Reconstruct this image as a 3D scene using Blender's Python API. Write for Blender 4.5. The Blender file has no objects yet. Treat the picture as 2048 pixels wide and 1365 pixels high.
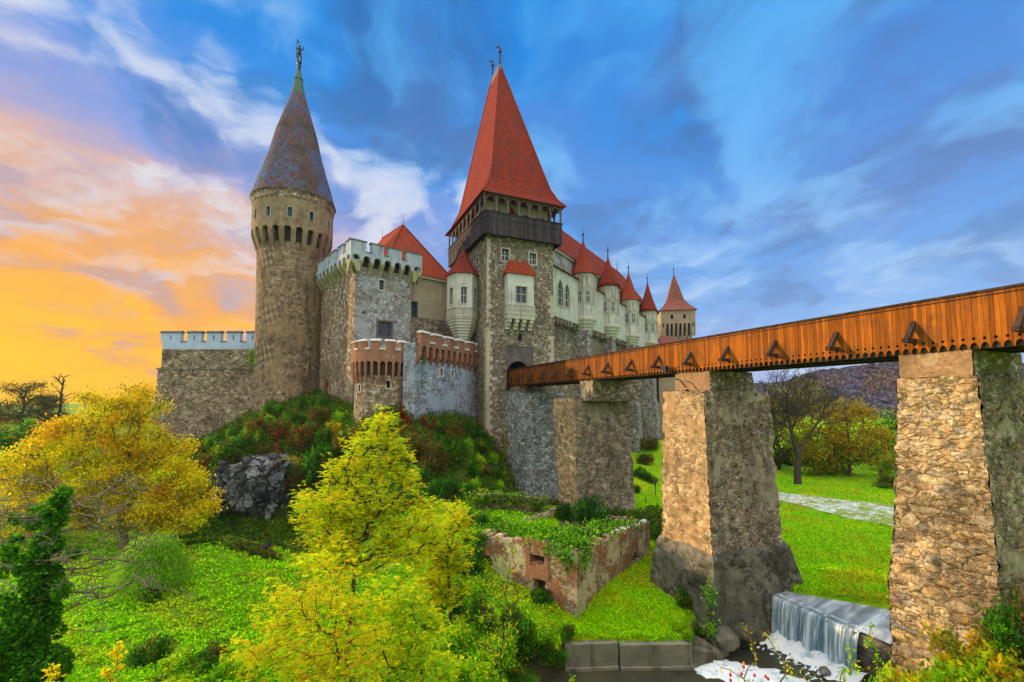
import bpy, bmesh, math, random
import numpy as np
from mathutils import Vector, noise
R = math.radians
PI = math.pi
rnd = random.Random(7)
S = bpy.context.scene
COL = S.collection

# ------------------------------------------------------------------ camera
FPX, CXP, PY0 = 911.0, 1024.0, 742.0          # focal length and principal point in pixels of a 2048 px frame
PITCH = R(4.0)
CAMZ = 12.0
cd = bpy.data.cameras.new('camera'); cam = bpy.data.objects.new('camera', cd); COL.objects.link(cam)
cd.sensor_width = 36; cd.lens = FPX / 2048 * 36
cd.shift_y = (PY0 - 682.5) / 2048
cd.clip_start = 0.1; cd.clip_end = 6000
cam.location = (0, 0, CAMZ); cam.rotation_euler = (PI / 2 + PITCH, 0, 0)
S.camera = cam

def ray(px, py):
    a = (px - CXP) / FPX; b = (PY0 - py) / FPX
    return Vector((a, math.cos(PITCH) - b * math.sin(PITCH), math.sin(PITCH) + b * math.cos(PITCH)))
def P(px, py, Y):                               # the point on that sight line Y metres ahead
    d = ray(px, py); t = Y / d.y
    return Vector((d.x * t, Y, CAMZ + d.z * t))
def Pz(px, py, z):                              # ... at height z
    d = ray(px, py); t = (z - CAMZ) / d.z
    return Vector((d.x * t, d.y * t, z))

# ------------------------------------------------------------------ render look
S.view_settings.view_transform = 'Standard'; S.view_settings.look = 'None'
S.view_settings.exposure = 0.1; S.view_settings.gamma = 1.0
S.render.film_transparent = False
S.cycles.max_bounces = 5; S.cycles.transparent_max_bounces = 8
S.cycles.diffuse_bounces = 3; S.cycles.glossy_bounces = 2; S.cycles.transmission_bounces = 3
S.cycles.caustics_reflective = False; S.cycles.caustics_refractive = False

# ------------------------------------------------------------------ node helper
class G:
    def __init__(s, tree): s.t = tree; s.nodes = tree.nodes; s.links = tree.links
    def put(s, sock, val):
        if hasattr(val, 'is_linked') or hasattr(val, 'links'): s.links.new(val, sock)
        elif isinstance(val, (tuple, list)):
            n = len(sock.default_value); v = list(val)
            if len(v) == 3 and n == 4: v.append(1.0)
            sock.default_value = v[:n]
        else:
            try: sock.default_value = val
            except TypeError: sock.default_value = (val, val, val) if len(sock.default_value) == 3 else (val, val, val, 1)
    def n(s, typ, ins=None, out=0, **props):
        nd = s.nodes.new(typ)
        for k, v in props.items(): setattr(nd, k, v)
        for k, v in (ins or {}).items(): s.put(nd.inputs[k], v)
        return nd.outputs[out] if out is not None else nd
    def m(s, op, a, b=0.0, c=0.0, clamp=False): return s.n('ShaderNodeMath', {0: a, 1: b, 2: c}, operation=op, use_clamp=clamp)
    def vm(s, op, a, b=(0, 0, 0), out=0): return s.n('ShaderNodeVectorMath', {0: a, 1: b}, out=out, operation=op)
    def mix(s, f, a, b, blend='MIX'):
        nd = s.nodes.new('ShaderNodeMix'); nd.data_type = 'RGBA'; nd.blend_type = blend; nd.clamp_factor = True
        s.put(nd.inputs[0], f); s.put(nd.inputs[6], a); s.put(nd.inputs[7], b)
        return nd.outputs[2]
    def ss(s, x, lo, hi, a=0.0, b=1.0):
        return s.n('ShaderNodeMapRange', {0: x, 1: lo, 2: hi, 3: a, 4: b}, interpolation_type='SMOOTHSTEP')
    def ramp(s, x, stops, interp='LINEAR'):
        nd = s.nodes.new('ShaderNodeValToRGB'); cr = nd.color_ramp; cr.interpolation = interp
        while len(cr.elements) < len(stops): cr.elements.new(0.5)
        for e, (p, c) in zip(cr.elements, stops):
            e.position = p; e.color = tuple(c) + ((1.0,) if len(c) == 3 else ())
        s.put(nd.inputs[0], x); return nd
    def noise(s, vec, scale, detail=4, rough=0.55, dist=0.0, out=0):
        return s.n('ShaderNodeTexNoise', {'Vector': vec, 'Scale': scale, 'Detail': detail, 'Roughness': rough, 'Distortion': dist}, out=out)
    def map(s, vec, scale=(1, 1, 1), rot=(0, 0, 0), loc=(0, 0, 0)):
        return s.n('ShaderNodeMapping', {'Vector': vec, 'Scale': scale, 'Rotation': rot, 'Location': loc})

# ------------------------------------------------------------------ sky and sun
SUN_AZ = Vector((-0.94, 0.34, 0)).normalized(); SUN_EL = R(15.5)
def make_world():
    w = bpy.data.worlds.new('World'); S.world = w; w.use_nodes = True
    g = G(w.node_tree); g.nodes.clear()
    d = g.vm('NORMALIZE', g.n('ShaderNodeTexCoord', out=0))
    sp = g.n('ShaderNodeSeparateXYZ', {0: d}, out=None)
    x, y, z = sp.outputs
    zc = g.m('MAXIMUM', z, 0.0)
    # a cloud deck: directions projected on a plane high above, streaks running away from the viewer
    k = g.m('DIVIDE', 1.0, g.m('ADD', zc, 0.22))
    qx = g.m('MULTIPLY', x, k); qy = g.m('MULTIPLY', y, k)
    ac = g.m('ADD', g.m('MULTIPLY', qx, 0.985), g.m('MULTIPLY', qy, 0.17))
    al = g.m('ADD', g.m('MULTIPLY', qx, -0.17), g.m('MULTIPLY', qy, 0.985))
    q = g.n('ShaderNodeCombineXYZ', {0: ac, 1: g.m('MULTIPLY', al, 0.8), 2: 0.0})
    def warp(v, amt, sc):
        w_ = g.vm('SCALE', g.vm('SUBTRACT', g.noise(v, sc, 4, 0.55, out=1), (0.5, 0.5, 0.5))); w_.node.inputs['Scale'].default_value = amt
        return g.vm('ADD', v, w_)
    qw = warp(q, 0.9, 1.3)
    n1 = g.noise(g.vm('ADD', qw, (3.1, 7.7, 0)), 2.5, 8, 0.53)
    n2 = g.noise(g.vm('ADD', qw, (11.4, 2.3, 4)), 3.0, 8, 0.52)
    n3 = g.noise(g.vm('ADD', qw, (5.0, 15.2, 9)), 0.9, 5, 0.5)
    blue = g.ramp(zc, [(0.0, (.50, .60, .86)), (0.16, (.22, .45, .87)), (0.36, (.055, .30, .80)), (0.58, (.008, .25, .76)), (1.0, (.005, .17, .62))]).outputs[0]
    sky = g.n('ShaderNodeTexSky', sky_type='NISHITA', sun_disc=False, sun_elevation=SUN_EL,
              sun_rotation=math.atan2(SUN_AZ.x, SUN_AZ.y))
    blue = g.mix(0.08, blue, g.vm('SCALE', sky, (0, 0, 0)))
    blue.node.inputs[7].links[0].from_node.inputs['Scale'].default_value = 0.10
    dark = g.ramp(zc, [(0.0, (.36, .42, .70)), (0.2, (.125, .27, .56)), (0.4, (.055, .19, .47)), (0.62, (.035, .15, .42)), (1.0, (.03, .10, .36))]).outputs[0]
    lite = g.ramp(zc, [(0.0, (.66, .74, .92)), (0.2, (.40, .60, .90)), (0.42, (.15, .46, .90)), (0.65, (.085, .42, .88)), (1.0, (.1, .4, .8))]).outputs[0]
    c = g.mix(g.ss(n1, 0.45, 0.62, 0, 0.85), blue, dark)
    mauve = g.mix(0.5, dark, (.36, .33, .66))
    c = g.mix(g.m('MULTIPLY', g.ss(n3, 0.50, 0.66), 0.25), c, mauve)
    c = g.mix(g.ss(n2, 0.44, 0.68, 0, 0.88), c, lite)
    c = g.mix(g.ss(z, .75, .1, 0.0, .12), c, (.50, .58, .76))
    # evening glow low in the west, its colours broken up by the cloud
    W = ray(-180, 760).normalized()
    az = g.m('SUBTRACT', g.m('ARCTAN2', x, y), math.atan2(W.x, W.y))
    el = g.m('ARCSINE', z)
    aa = g.m('DIVIDE', az, R(49)); ee = g.m('DIVIDE', el, R(26))
    ang = g.m('SQRT', g.m('ADD', g.m('MULTIPLY', aa, aa), g.m('MULTIPLY', ee, ee)))
    ang = g.m('ADD', ang, g.m('MULTIPLY', g.m('SUBTRACT', n1, 0.5), 0.9))
    ang = g.m('ADD', ang, g.m('MULTIPLY', g.m('SUBTRACT', n2, 0.5), -0.7))
    glow = g.ramp(g.m('DIVIDE', ang, 1.35), [(0.0, (1.0, .58, .045, 1)), (0.22, (.98, .53, .06, 1)), (0.38, (.93, .43, .095, 1)), (0.50, (.78, .40, .19, 1)),
                        (0.60, (.70, .46, .40, .95)), (0.73, (.46, .40, .60, .75)), (0.87, (.34, .37, .70, .4)), (1.0, (.3, .4, .8, 0))])
    c = g.mix(glow.outputs[1], c, glow.outputs[0])
    bank = g.m('MULTIPLY', g.ss(n1, 0.50, 0.64), g.m('MULTIPLY', g.ss(ang, 0.30, 0.60), g.ss(ang, 1.25, 0.95)))
    c = g.mix(g.m('MULTIPLY', bank, 0.6), c, (.50, .37, .40))
    near = g.ss(g.m('DIVIDE', ang, 1.35), 1.2, 0.75)
    pale = g.m('MULTIPLY', g.ss(n2, 0.47, 0.62), g.m('MULTIPLY', near, g.ss(ang, 0.35, 0.75)))
    c = g.mix(g.m('MULTIPLY', pale, 0.8), c, (.70, .74, .84))
    c = g.mix(g.ss(z, -0.02, -0.2), c, (.10, .10, .07))
    # unseen half of the sky behind the viewer: bright overcast added as fill light
    back = g.m('MULTIPLY', g.ss(y, -0.02, -0.6), g.ss(z, -0.05, 0.2))
    c = g.mix(back, c, (1.25, 1.28, 1.32))
    # ... and a bright cloud added overhead, out of view, to light the ground
    c = g.mix(g.ss(z, 0.735, 0.9), c, (2.6, 2.5, 2.3))
    g.nodes.new('ShaderNodeOutputWorld')
    bg = g.n('ShaderNodeBackground', {'Color': c, 'Strength': 1.0})
    g.links.new(bg, [n for n in g.nodes if n.type == 'OUTPUT_WORLD'][0].inputs[0])
    w.cycles.sampling_method = 'MANUAL'; w.cycles.sample_map_resolution = 512
make_world()
sd = bpy.data.lights.new('sun', 'SUN'); sd.energy = 5.0; sd.angle = R(1.2); sd.color = (1.0, 0.72, 0.42)
sun = bpy.data.objects.new('sun', sd); COL.objects.link(sun)
sv = Vector((SUN_AZ.x * math.cos(SUN_EL), SUN_AZ.y * math.cos(SUN_EL), math.sin(SUN_EL)))
sun.rotation_euler = (-sv).to_track_quat('-Z', 'Y').to_euler(); sun.location = (-60, 10, 60)

# ------------------------------------------------------------------ things and parts
def tag(o, label=None, cat=None, group=None, kind=None):
    for k, v in (('label', label), ('category', cat), ('group', group), ('kind', kind)):
        if v: o[k] = v
    return o
def thing(name, label, cat, loc, rz=0.0, group=None):
    o = bpy.data.objects.new(name, None); COL.objects.link(o)
    o.location = loc; o.rotation_euler = (0, 0, rz); o.empty_display_size = 0.5
    return tag(o, label, cat, group)
class Frame:                                    # a building's own axes: x along the front, y into it, z up from its base
    def __init__(s, x, y, z, a):
        s.o = Vector((x, y, z)); s.a = a
        s.ex = Vector((math.cos(a), math.sin(a), 0)); s.ey = Vector((-math.sin(a), math.cos(a), 0))
    def loc(s, p): d = Vector(p) - s.o; return Vector((d.dot(s.ex), d.dot(s.ey), d.z))
    def wor(s, x, y, z=0): return s.o + s.ex * x + s.ey * y + Vector((0, 0, z))
    def _hit(s, px, py, nrm, c):
        d = ray(px, py); o = Vector((0, 0, CAMZ))
        t = (c - (o - s.o).dot(nrm)) / d.dot(nrm); return s.loc(o + d * t)
    def fy(s, px, py, y=0.0): q = s._hit(px, py, s.ey, y); return q.x, q.z     # on the plane y = const: x, z
    def fx(s, px, py, x=0.0): q = s._hit(px, py, s.ex, x); return q.y, q.z     # on the plane x = const: y, z
    def thing(s, name, label, cat, group=None): return thing(name, label, cat, s.o, s.a, group)

class MB:                                       # gathers the faces of ONE part
    def __init__(s): s.v = []; s.f = []; s.uv = []
    def face(s, pts, uv=None):
        i = len(s.v); s.v.extend(tuple(p) for p in pts); s.f.append(tuple(range(i, i + len(pts)))); s.uv.append(uv); return s
    def box(s, x0, x1, y0, y1, z0, z1, tx=0.0, ty=0.0):
        a = [(x0, y0, z0), (x1, y0, z0), (x1, y1, z0), (x0, y1, z0)]
        b = [(x0 + tx, y0 + ty, z1), (x1 - tx, y0 + ty, z1), (x1 - tx, y1 - ty, z1), (x0 + tx, y1 - ty, z1)]
        return s.loft([a, b])
    def loft(s, rings, bot=True, top=True, uvs=None, closed=True):
        n = len(rings[0])
        for k in range(len(rings) - 1):
            A, B = rings[k], rings[k + 1]
            for i in range(n if closed else n - 1):
                j = (i + 1) % n
                uv = None
                if uvs: uv = [(uvs[k][0] * i, uvs[k][1]), (uvs[k][0] * (i + 1), uvs[k][1]), (uvs[k + 1][0] * (i + 1), uvs[k + 1][1]), (uvs[k + 1][0] * i, uvs[k + 1][1])]
                s.face([A[i], A[j], B[j], B[i]], uv)
        if bot: s.face(list(reversed(rings[0])))
        if top: s.face(rings[-1])
        return s
    def lathe(s, prof, cx=0.0, cy=0.0, n=48, bot=True, top=True, a0=0.0, const=True):
        rings = []; uvs = []; L = 0; rm = max(p[0] for p in prof)
        for k, (r, z) in enumerate(prof):
            if k: L += math.hypot(r - prof[k - 1][0], z - prof[k - 1][1])
            rings.append([(cx + r * math.cos(a0 + 2 * PI * i / n), cy + r * math.sin(a0 + 2 * PI * i / n), z) for i in range(n)])
            uvs.append((2 * PI * rm / n, L))
        return s.loft(rings, bot, top, uvs)
    def tube(s, pts, rad, n=6, cap=True):
        pts = [Vector(p) for p in pts]
        if not hasattr(rad, '__len__'): rad = [rad] * len(pts)
        rings = []
        for i, p in enumerate(pts):
            t = (pts[min(i + 1, len(pts) - 1)] - pts[max(i - 1, 0)]).normalized()
            u = t.cross(Vector((0, 0, 1)) if abs(t.z) < 0.9 else Vector((1, 0, 0))).normalized(); w = t.cross(u)
            rings.append([p + (u * math.cos(2 * PI * k / n) + w * math.sin(2 * PI * k / n)) * rad[i] for k in range(n)])
        return s.loft(rings, cap, cap)
    def ball(s, c, r, n=10, sz=1.0):
        c = Vector(c)
        return s.lathe([(max(1e-3, r * math.sin(PI * k / 6)), c.z - r * sz * math.cos(PI * k / 6)) for k in range(7)], c.x, c.y, n)
    # ---- walls given by a map T(s, z, d): s along the wall, z up, d into it
    def tbox(s, T, a, b, z0, z1, d0, d1, seg=1, slope=0.0):
        rings = []
        for k in range(seg + 1):
            x = a + (b - a) * k / seg
            rings.append([T(x, z0, d0), T(x, z0, d1), T(x, z1, d1), T(x, z1 + slope, d0)] if slope else [T(x, z0, d0), T(x, z0, d1), T(x, z1, d1), T(x, z1, d0)])
        return s.loft(rings)
    def tcap(s, T, a, b, z0, h, d0, d1, seg=1, rise=0.18):      # coping with a little ridge
        rings = []
        for k in range(seg + 1):
            x = a + (b - a) * k / seg
            rings.append([T(x, z0, d0), T(x, z0, d1), T(x, z0 + h, d1), T(x, z0 + h + rise, (d0 + d1) / 2), T(x, z0 + h, d0)])
        return s.loft(rings)
    def corbel(s, T, a, b, z0, z1, proj, keep=0.25):             # bracket that grows outwards to proj at the top
        zs = [(z0, 0.12), (z0 + (z1 - z0) * .35, .45), (z0 + (z1 - z0) * .7, .85), (z1, 1.0)]
        rings = [[T(a, z, -proj * k), T(b, z, -proj * k), T(b, z, keep), T(a, z, keep)] for z, k in zs]
        return s.loft(rings)
    def wall(s, T, x0, x1, z0, z1, ops=(), depth=0.35, step=None):
        xs = {x0, x1}; zs = {z0, z1}
        for o in ops: xs |= {max(x0, o[0]), min(x1, o[1])}; zs |= {max(z0, o[2]), min(z1, o[3])}
        if step:
            n = int((x1 - x0) / step)
            xs |= {x0 + (x1 - x0) * i / (n + 1) for i in range(1, n + 1) if not any(o[0] - 1e-6 < x0 + (x1 - x0) * i / (n + 1) < o[1] + 1e-6 for o in ops)}
        xs = sorted(xs); zs = sorted(zs)
        for i in range(len(xs) - 1):
            for j in range(len(zs) - 1):
                if xs[i + 1] - xs[i] < 1e-5 or zs[j + 1] - zs[j] < 1e-5: continue
                cx = (xs[i] + xs[i + 1]) / 2; cz = (zs[j] + zs[j + 1]) / 2
                if any(o[0] < cx < o[1] and o[2] < cz < o[3] for o in ops): continue
                q = [(xs[i], zs[j]), (xs[i + 1], zs[j]), (xs[i + 1], zs[j + 1]), (xs[i], zs[j + 1])]
                s.face([T(a, b, 0) for a, b in q], q)
        for o in ops:
            out = outline(o)
            for (a, b) in zip(out, out[1:] + out[:1]):
                if abs(a[1] - z0) < 1e-6 and abs(b[1] - z0) < 1e-6: continue
                s.face([T(a[0], a[1], 0), T(b[0], b[1], 0), T(b[0], b[1], depth), T(a[0], a[1], depth)])
            if len(o) > 4 and o[4] != 'r':
                arc = out[2:-1] if False else [p for p in out if p[1] >= spring(o) - 1e-9]
                xm = (o[0] + o[1]) / 2
                rt = [p for p in arc if p[0] >= xm - 1e-9]; lf = [p for p in arc if p[0] <= xm + 1e-9]
                for side, cor in ((rt, (o[1], o[3])), (lf, (o[0], o[3]))):
                    for a, b in zip(side, side[1:]):
                        s.face([T(cor[0], cor[1], 0), T(a[0], a[1], 0), T(b[0], b[1], 0)], [cor, a, b])
        return s
    def build(s, name, mat, parent=None, smooth=False, rough=0.0, step=0.0, rs=1.0, flip=True):
        me = bpy.data.meshes.new(name)
        me.from_pydata(s.v, [], s.f)
        uvl = me.uv_layers.new(name='UV')
        data = [0.0] * (2 * len(me.loops))
        for p, uv in zip(me.polygons, s.uv):
            if uv is None:
                nrm = p.normal
                u = Vector((0, 0, 1)).cross(nrm)
                u = u.normalized() if u.length > 1e-4 else Vector((1, 0, 0))
                w = nrm.cross(u)
                uv = [(Vector(s.v[i]).dot(u), Vector(s.v[i]).dot(w)) for i in p.vertices]
            for li, q in zip(p.loop_indices, uv): data[2 * li] = q[0]; data[2 * li + 1] = q[1]
        uvl.data.foreach_set('uv', data)
        bm = bmesh.new(); bm.from_mesh(me)
        bmesh.ops.remove_doubles(bm, verts=bm.verts, dist=0.002)
        if flip: bmesh.ops.recalc_face_normals(bm, faces=bm.faces)
        if rough:
            for _ in range(6):
                es = [e for e in bm.edges if e.calc_length() > step]
                if not es or len(bm.faces) > 30000: break
                bmesh.ops.subdivide_edges(bm, edges=es, cuts=1, use_grid_fill=True)
            bm.normal_update()
            off = Vector((len(name) * 3.7, 1.3, 0))
            for v in bm.verts:
                q = v.co * rs + off
                k = noise.fractal(q, 1.0, 2.0, 3) * rough
                v.co += v.normal * k + noise.noise_vector(q * 2.3) * rough * 0.5
        bm.to_mesh(me); bm.free()
        me.polygons.foreach_set('use_smooth', [bool(smooth)] * len(me.polygons))
        me.materials.append(mat)
        o = bpy.data.objects.new(name, me); COL.objects.link(o)
        if parent is not None: o.parent = parent
        return o
def spring(o):
    w = (o[1] - o[0]) / 2
    return o[3] - min((w if o[4] == 'a' else w * 1.5), (o[3] - o[2]) * 0.8)
def outline(o, n=7):
    if len(o) < 5 or o[4] == 'r': return [(o[0], o[2]), (o[1], o[2]), (o[1], o[3]), (o[0], o[3])]
    xm = (o[0] + o[1]) / 2; w = (o[1] - o[0]) / 2; zs = spring(o); h = o[3] - zs
    pts = [(o[0], o[2]), (o[1], o[2])]
    for k in range(2 * n + 1):
        t = PI * k / (2 * n)
        if o[4] == 'a': pts.append((xm + w * math.cos(t), zs + h * math.sin(t)))
        else:
            c = math.cos(t); pts.append((xm + w * c, zs + h * (1 - abs(c) ** 1.8) ** 0.75))
    return pts
def flat(y0=0.0): return lambda s, z, d: (s, y0 + d, z)
def sideL(x0=0.0): return lambda s, z, d: (x0 + d, s, z)         # wall on the left side, s = depth
def sideR(x0=0.0): return lambda s, z, d: (x0 - d, s, z)
def rnd_wall(cx, cy, Rr): return lambda s, z, d: (cx + (Rr - d) * math.sin(s / Rr), cy - (Rr - d) * math.cos(s / Rr), z)

def window(T, o, parent, depth=0.3, nx=2, nz=2, bar=0.07, trim=0.12, proud=0.05, mglass=None, mframe=None, cross=None):
    """pane (the part) and its stone or timber frame (a sub-part)"""
    pane = MB(); pane.face([T(a, b, depth * 0.8) for a, b in outline(o)])
    w = pane.build('window', mglass or M['glass'], parent)
    f = MB(); x0, x1, z0, z1 = o[:4]
    d0, d1 = depth * 0.8 - 0.07, depth * 0.8 - 0.005
    for i in range(1, nx):
        x = x0 + (x1 - x0) * i / nx; f.tbox(T, x - bar / 2, x + bar / 2, z0, z1 - (0.02 if len(o) < 5 or o[4] == 'r' else (x1 - x0) * .1), d0, d1)
    for i in range(1, nz):
        z = z0 + (z1 - z0) * (cross if cross and nz == 2 else i / nz); f.tbox(T, x0, x1, z - bar / 2, z + bar / 2, d0 + .004, d1 - .004)
    f.tbox(T, x0, x0 + bar * .7, z0, z1 if len(o) < 5 or o[4] == 'r' else spring(o), d0 + .002, d1 - .002)
    f.tbox(T, x1 - bar * .7, x1, z0, z1 if len(o) < 5 or o[4] == 'r' else spring(o), d0 + .002, d1 - .002)
    if trim:
        f.tbox(T, x0 - trim, x1 + trim, z0 - trim, z0, -proud - .03, depth * .5)
        if len(o) < 5 or o[4] == 'r':
            f.tbox(T, x0 - trim, x1 + trim, z1, z1 + trim, -proud, depth * .5)
            zt = z1
        else:
            zt = spring(o); out = outline(o)[2:]
            xm = (x0 + x1) / 2; zc = zt
            ou = [(xm + (p[0] - xm) * (1 + 2 * trim / (x1 - x0)), zc + (p[1] - zc) * (1 + trim / max(.1, z1 - zt))) for p in out]
            rings = [[T(p[0], p[1], -proud), T(p[0], p[1], depth * .5), T(q[0], q[1], depth * .5), T(q[0], q[1], -proud)] for p, q in zip(out, ou)]
            f.loft(rings)
        f.tbox(T, x0 - trim, x0, z0, zt, -proud + .003, depth * .5); f.tbox(T, x1, x1 + trim, z0, zt, -proud + .003, depth * .5)
    f.build('window_frame', mframe or M['limestone'], w)
    return w
# ------------------------------------------------------------------ materials
M = {}
def mat(name):
    m = bpy.data.materials.new(name); m.use_nodes = True
    g = G(m.node_tree); g.nodes.clear()
    g.out = g.nodes.new('ShaderNodeOutputMaterial'); M[name] = m
    return m, g
def finish(g, col, rough=0.85, bump=None, bstr=0.5, bdist=0.05, metal=0.0, spec=0.25, **kw):
    ins = {'Base Color': col, 'Roughness': rough, 'Metallic': metal, 'Specular IOR Level': spec}
    ins.update(kw)
    if bump is not None:
        ins['Normal'] = g.n('ShaderNodeBump', {'Height': bump, 'Strength': bstr, 'Distance': bdist})
    b = g.n('ShaderNodeBsdfPrincipled', ins)
    g.links.new(b, g.out.inputs[0])
def wpos(g): return g.n('ShaderNodeNewGeometry', out=0)
def uvc(g): return g.n('ShaderNodeUVMap', uv_map='UV')

def stone(name, cols, mortar, size=0.4, flatness=1.6, stain=(.05, .04, .03), stain_amt=0.5, plaster=None, plaster_amt=0.0,
          green=0.0, bump=0.8, bd=0.08, joint=0.06, streak=0.5, pat2=None, pat2_amt=0.0, flat_col=.0, jit=0.95, jmin=.12):
    m, g = mat(name); p = wpos(g)
    def scaled(vec, k):
        o = g.vm('SCALE', vec, (0, 0, 0)); g.put(o.node.inputs['Scale'], k); return o
    fine = g.noise(p, 8, 7, 0.7); med = g.noise(p, 1.6, 6, .65)
    def layer(sz, fl, off):
        w_ = scaled(g.vm('SUBTRACT', g.noise(p, 1.1 / sz, 4, .6, out=1), (.5, .5, .5)), sz * .34)
        mp = g.map(g.vm('ADD', p, w_), (1 / sz, 1 / sz, fl / sz), loc=off)
        v = g.n('ShaderNodeTexVoronoi', {'Vector': mp, 'Scale': 1.0, 'Randomness': jit}, out=None)
        e = g.n('ShaderNodeTexVoronoi', {'Vector': mp, 'Scale': 1.0, 'Randomness': jit}, feature='DISTANCE_TO_EDGE')
        rs = g.n('ShaderNodeSeparateColor', {0: v.outputs['Color']}, out=None)
        return rs.outputs[0], rs.outputs[1], e
    r1, h1, e1 = layer(size, flatness, (0, 0, 0)); r2, h2, e2 = layer(size * .52, flatness * .9, (3, 7, 1))
    which = g.ss(g.noise(g.vm('ADD', p, (2, 9, 4)), .9, 5, .65), .47, .53)
    def pickm(a_, b_): return g.m('ADD', a_, g.m('MULTIPLY', which, g.m('SUBTRACT', b_, a_)))
    rr, hh, ee = pickm(r1, r2), pickm(h1, h2), pickm(e1, e2)
    k = len(cols)
    c = g.ramp(rr, [((i + .5) / k, x) for i, x in enumerate(cols)]).outputs[0]
    avg = tuple(sum(x[i] for x in cols) / k for i in range(3))
    c = g.mix(flat_col, c, avg)
    c = g.mix(1.0, c, g.ss(fine, .25, .75, .6, 1.36), 'MULTIPLY')
    c = g.mix(1.0, c, g.ss(med, .30, .70, .55, 1.35), 'MULTIPLY')
    jm = g.ss(g.m('ADD', ee, g.m('MULTIPLY', g.m('SUBTRACT', fine, .5), .14)), 0.0, joint * 1.7)
    jn = g.ss(g.noise(p, 1.1, 5, .65), .38, .62, jmin, 0.97)
    c = g.mix(g.m('MULTIPLY', g.m('SUBTRACT', 1.0, jm), jn), c, mortar)
    hgt = g.m('ADD', g.m('MULTIPLY', g.ss(ee, 0, .3), 0.5), g.m('MULTIPLY', fine, 0.75))
    hgt = g.m('ADD', hgt, g.m('ADD', g.m('MULTIPLY', hh, 0.3), g.m('MULTIPLY', med, .4)))
    if pat2 is not None:
        c = g.mix(g.m('MULTIPLY', g.ss(g.noise(p, 0.33, 5, .6, .6), .62 - .3 * pat2_amt, .72 - .3 * pat2_amt), .85), c, g.mix(g.ss(fine, .3, .7), pat2, g.vm('MULTIPLY', pat2, (.6, .6, .6))))
    if plaster is not None:
        pm = g.ss(g.noise(g.vm('ADD', p, (13, 5, 2)), 0.42, 6, .62, .4), .66 - .34 * plaster_amt, .70 - .34 * plaster_amt)
        pc = g.mix(g.ss(g.noise(p, 1.7, 6, .65), .3, .7), plaster, tuple(x * .62 for x in plaster))
        c = g.mix(g.m('MULTIPLY', pm, .93), c, pc)
        hgt = g.mix(pm, hgt, g.m('ADD', 0.9, g.m('MULTIPLY', fine, .12)))
    # dirt that has run down the wall, and blotches of weathering
    st = g.noise(g.map(p, (1.1, 1.1, 0.16)), 1.0, 6, .6)
    bl = g.noise(p, 0.28, 6, .62)
    sm = g.m('MAXIMUM', g.m('MULTIPLY', g.ss(st, .50, .70), streak), g.m('MULTIPLY', g.ss(bl, .48, .66), .8))
    c = g.mix(g.m('MULTIPLY', sm, stain_amt), c, stain)
    if green: c = g.mix(g.m('MULTIPLY', g.ss(g.noise(g.vm('ADD', p, (3, 3, 8)), .6, 6, .7), .55, .72), green), c, (.07, .085, .02))
    finish(g, c, .95, hgt, bump, bd, spec=.04)
    return m
stone('rubble_brown', [(.36, .25, .15), (.20, .14, .085), (.50, .38, .24), (.12, .085, .058), (.70, .60, .45)], (.20, .15, .095), .44, stain=(.10, .065, .038), stain_amt=.6, plaster=(.42, .29, .17), plaster_amt=.22)
stone('rubble_keep', [(.26, .20, .13), (.17, .13, .085), (.33, .26, .17), (.11, .083, .056), (.28, .22, .14), (.66, .61, .50), (.22, .17, .11)], (.18, .14, .09), .36, stain=(.085, .062, .04), stain_amt=.6, joint=.05, flat_col=.1, streak=.75)
stone('rubble_pale', [(.44, .42, .36), (.24, .22, .18), (.66, .67, .66), (.11, .10, .085), (.50, .52, .52), (.34, .30, .24)], (.30, .29, .26), .38, stain=(.13, .10, .065), stain_amt=.55, pat2=(.55, .60, .64), pat2_amt=.15)
stone('rubble_blue', [(.38, .42, .47), (.24, .26, .29), (.58, .64, .72), (.12, .115, .10), (.46, .50, .55)], (.27, .29, .32), .38, stain=(.12, .095, .06), stain_amt=.45, pat2=(.50, .58, .70), pat2_amt=.4)
stone('rubble_wall', [(.40, .30, .185), (.21, .15, .09), (.62, .50, .34), (.09, .065, .045), (.48, .37, .24)], (.095, .067, .042), .50, 2.5, stain=(.06, .04, .022), stain_amt=.6, joint=.11)
stone('tower_render', [(.32, .22, .125), (.18, .125, .075), (.46, .34, .21), (.10, .074, .05), (.39, .28, .16)], (.19, .135, .085), .42, stain=(.065, .046, .03), stain_amt=.7, plaster=(.36, .25, .135), plaster_amt=.42, streak=.9, bump=.7)
stone('drum_plaster', [(.34, .17, .10), (.26, .13, .08), (.30, .22, .14), (.40, .26, .17)], (.30, .2, .12), .3, 2.5, stain=(.10, .07, .05), stain_amt=.5, plaster=(.37, .285, .16), plaster_amt=.72, streak=1.0, bump=.5)
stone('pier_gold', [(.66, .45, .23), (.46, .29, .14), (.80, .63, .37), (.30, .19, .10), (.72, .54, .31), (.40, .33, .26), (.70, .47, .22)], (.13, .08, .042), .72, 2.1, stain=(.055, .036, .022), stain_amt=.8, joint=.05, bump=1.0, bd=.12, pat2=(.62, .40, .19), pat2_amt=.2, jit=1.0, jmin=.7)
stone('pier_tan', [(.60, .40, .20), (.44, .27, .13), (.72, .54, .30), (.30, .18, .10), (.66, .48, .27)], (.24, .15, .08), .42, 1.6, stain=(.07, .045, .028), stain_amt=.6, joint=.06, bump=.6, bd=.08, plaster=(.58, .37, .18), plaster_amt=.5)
stone('pier_grey', [(.46, .37, .265), (.27, .20, .14), (.60, .51, .385), (.14, .105, .072), (.50, .33, .21)], (.21, .155, .105), .36, 1.7, stain=(.08, .06, .043), stain_amt=.65, plaster=(.47, .39, .28), plaster_amt=.38, green=.3, streak=.9, bump=1.0, bd=.12)  # end faces: greyer than the flanks, their shade put into the colour
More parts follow.
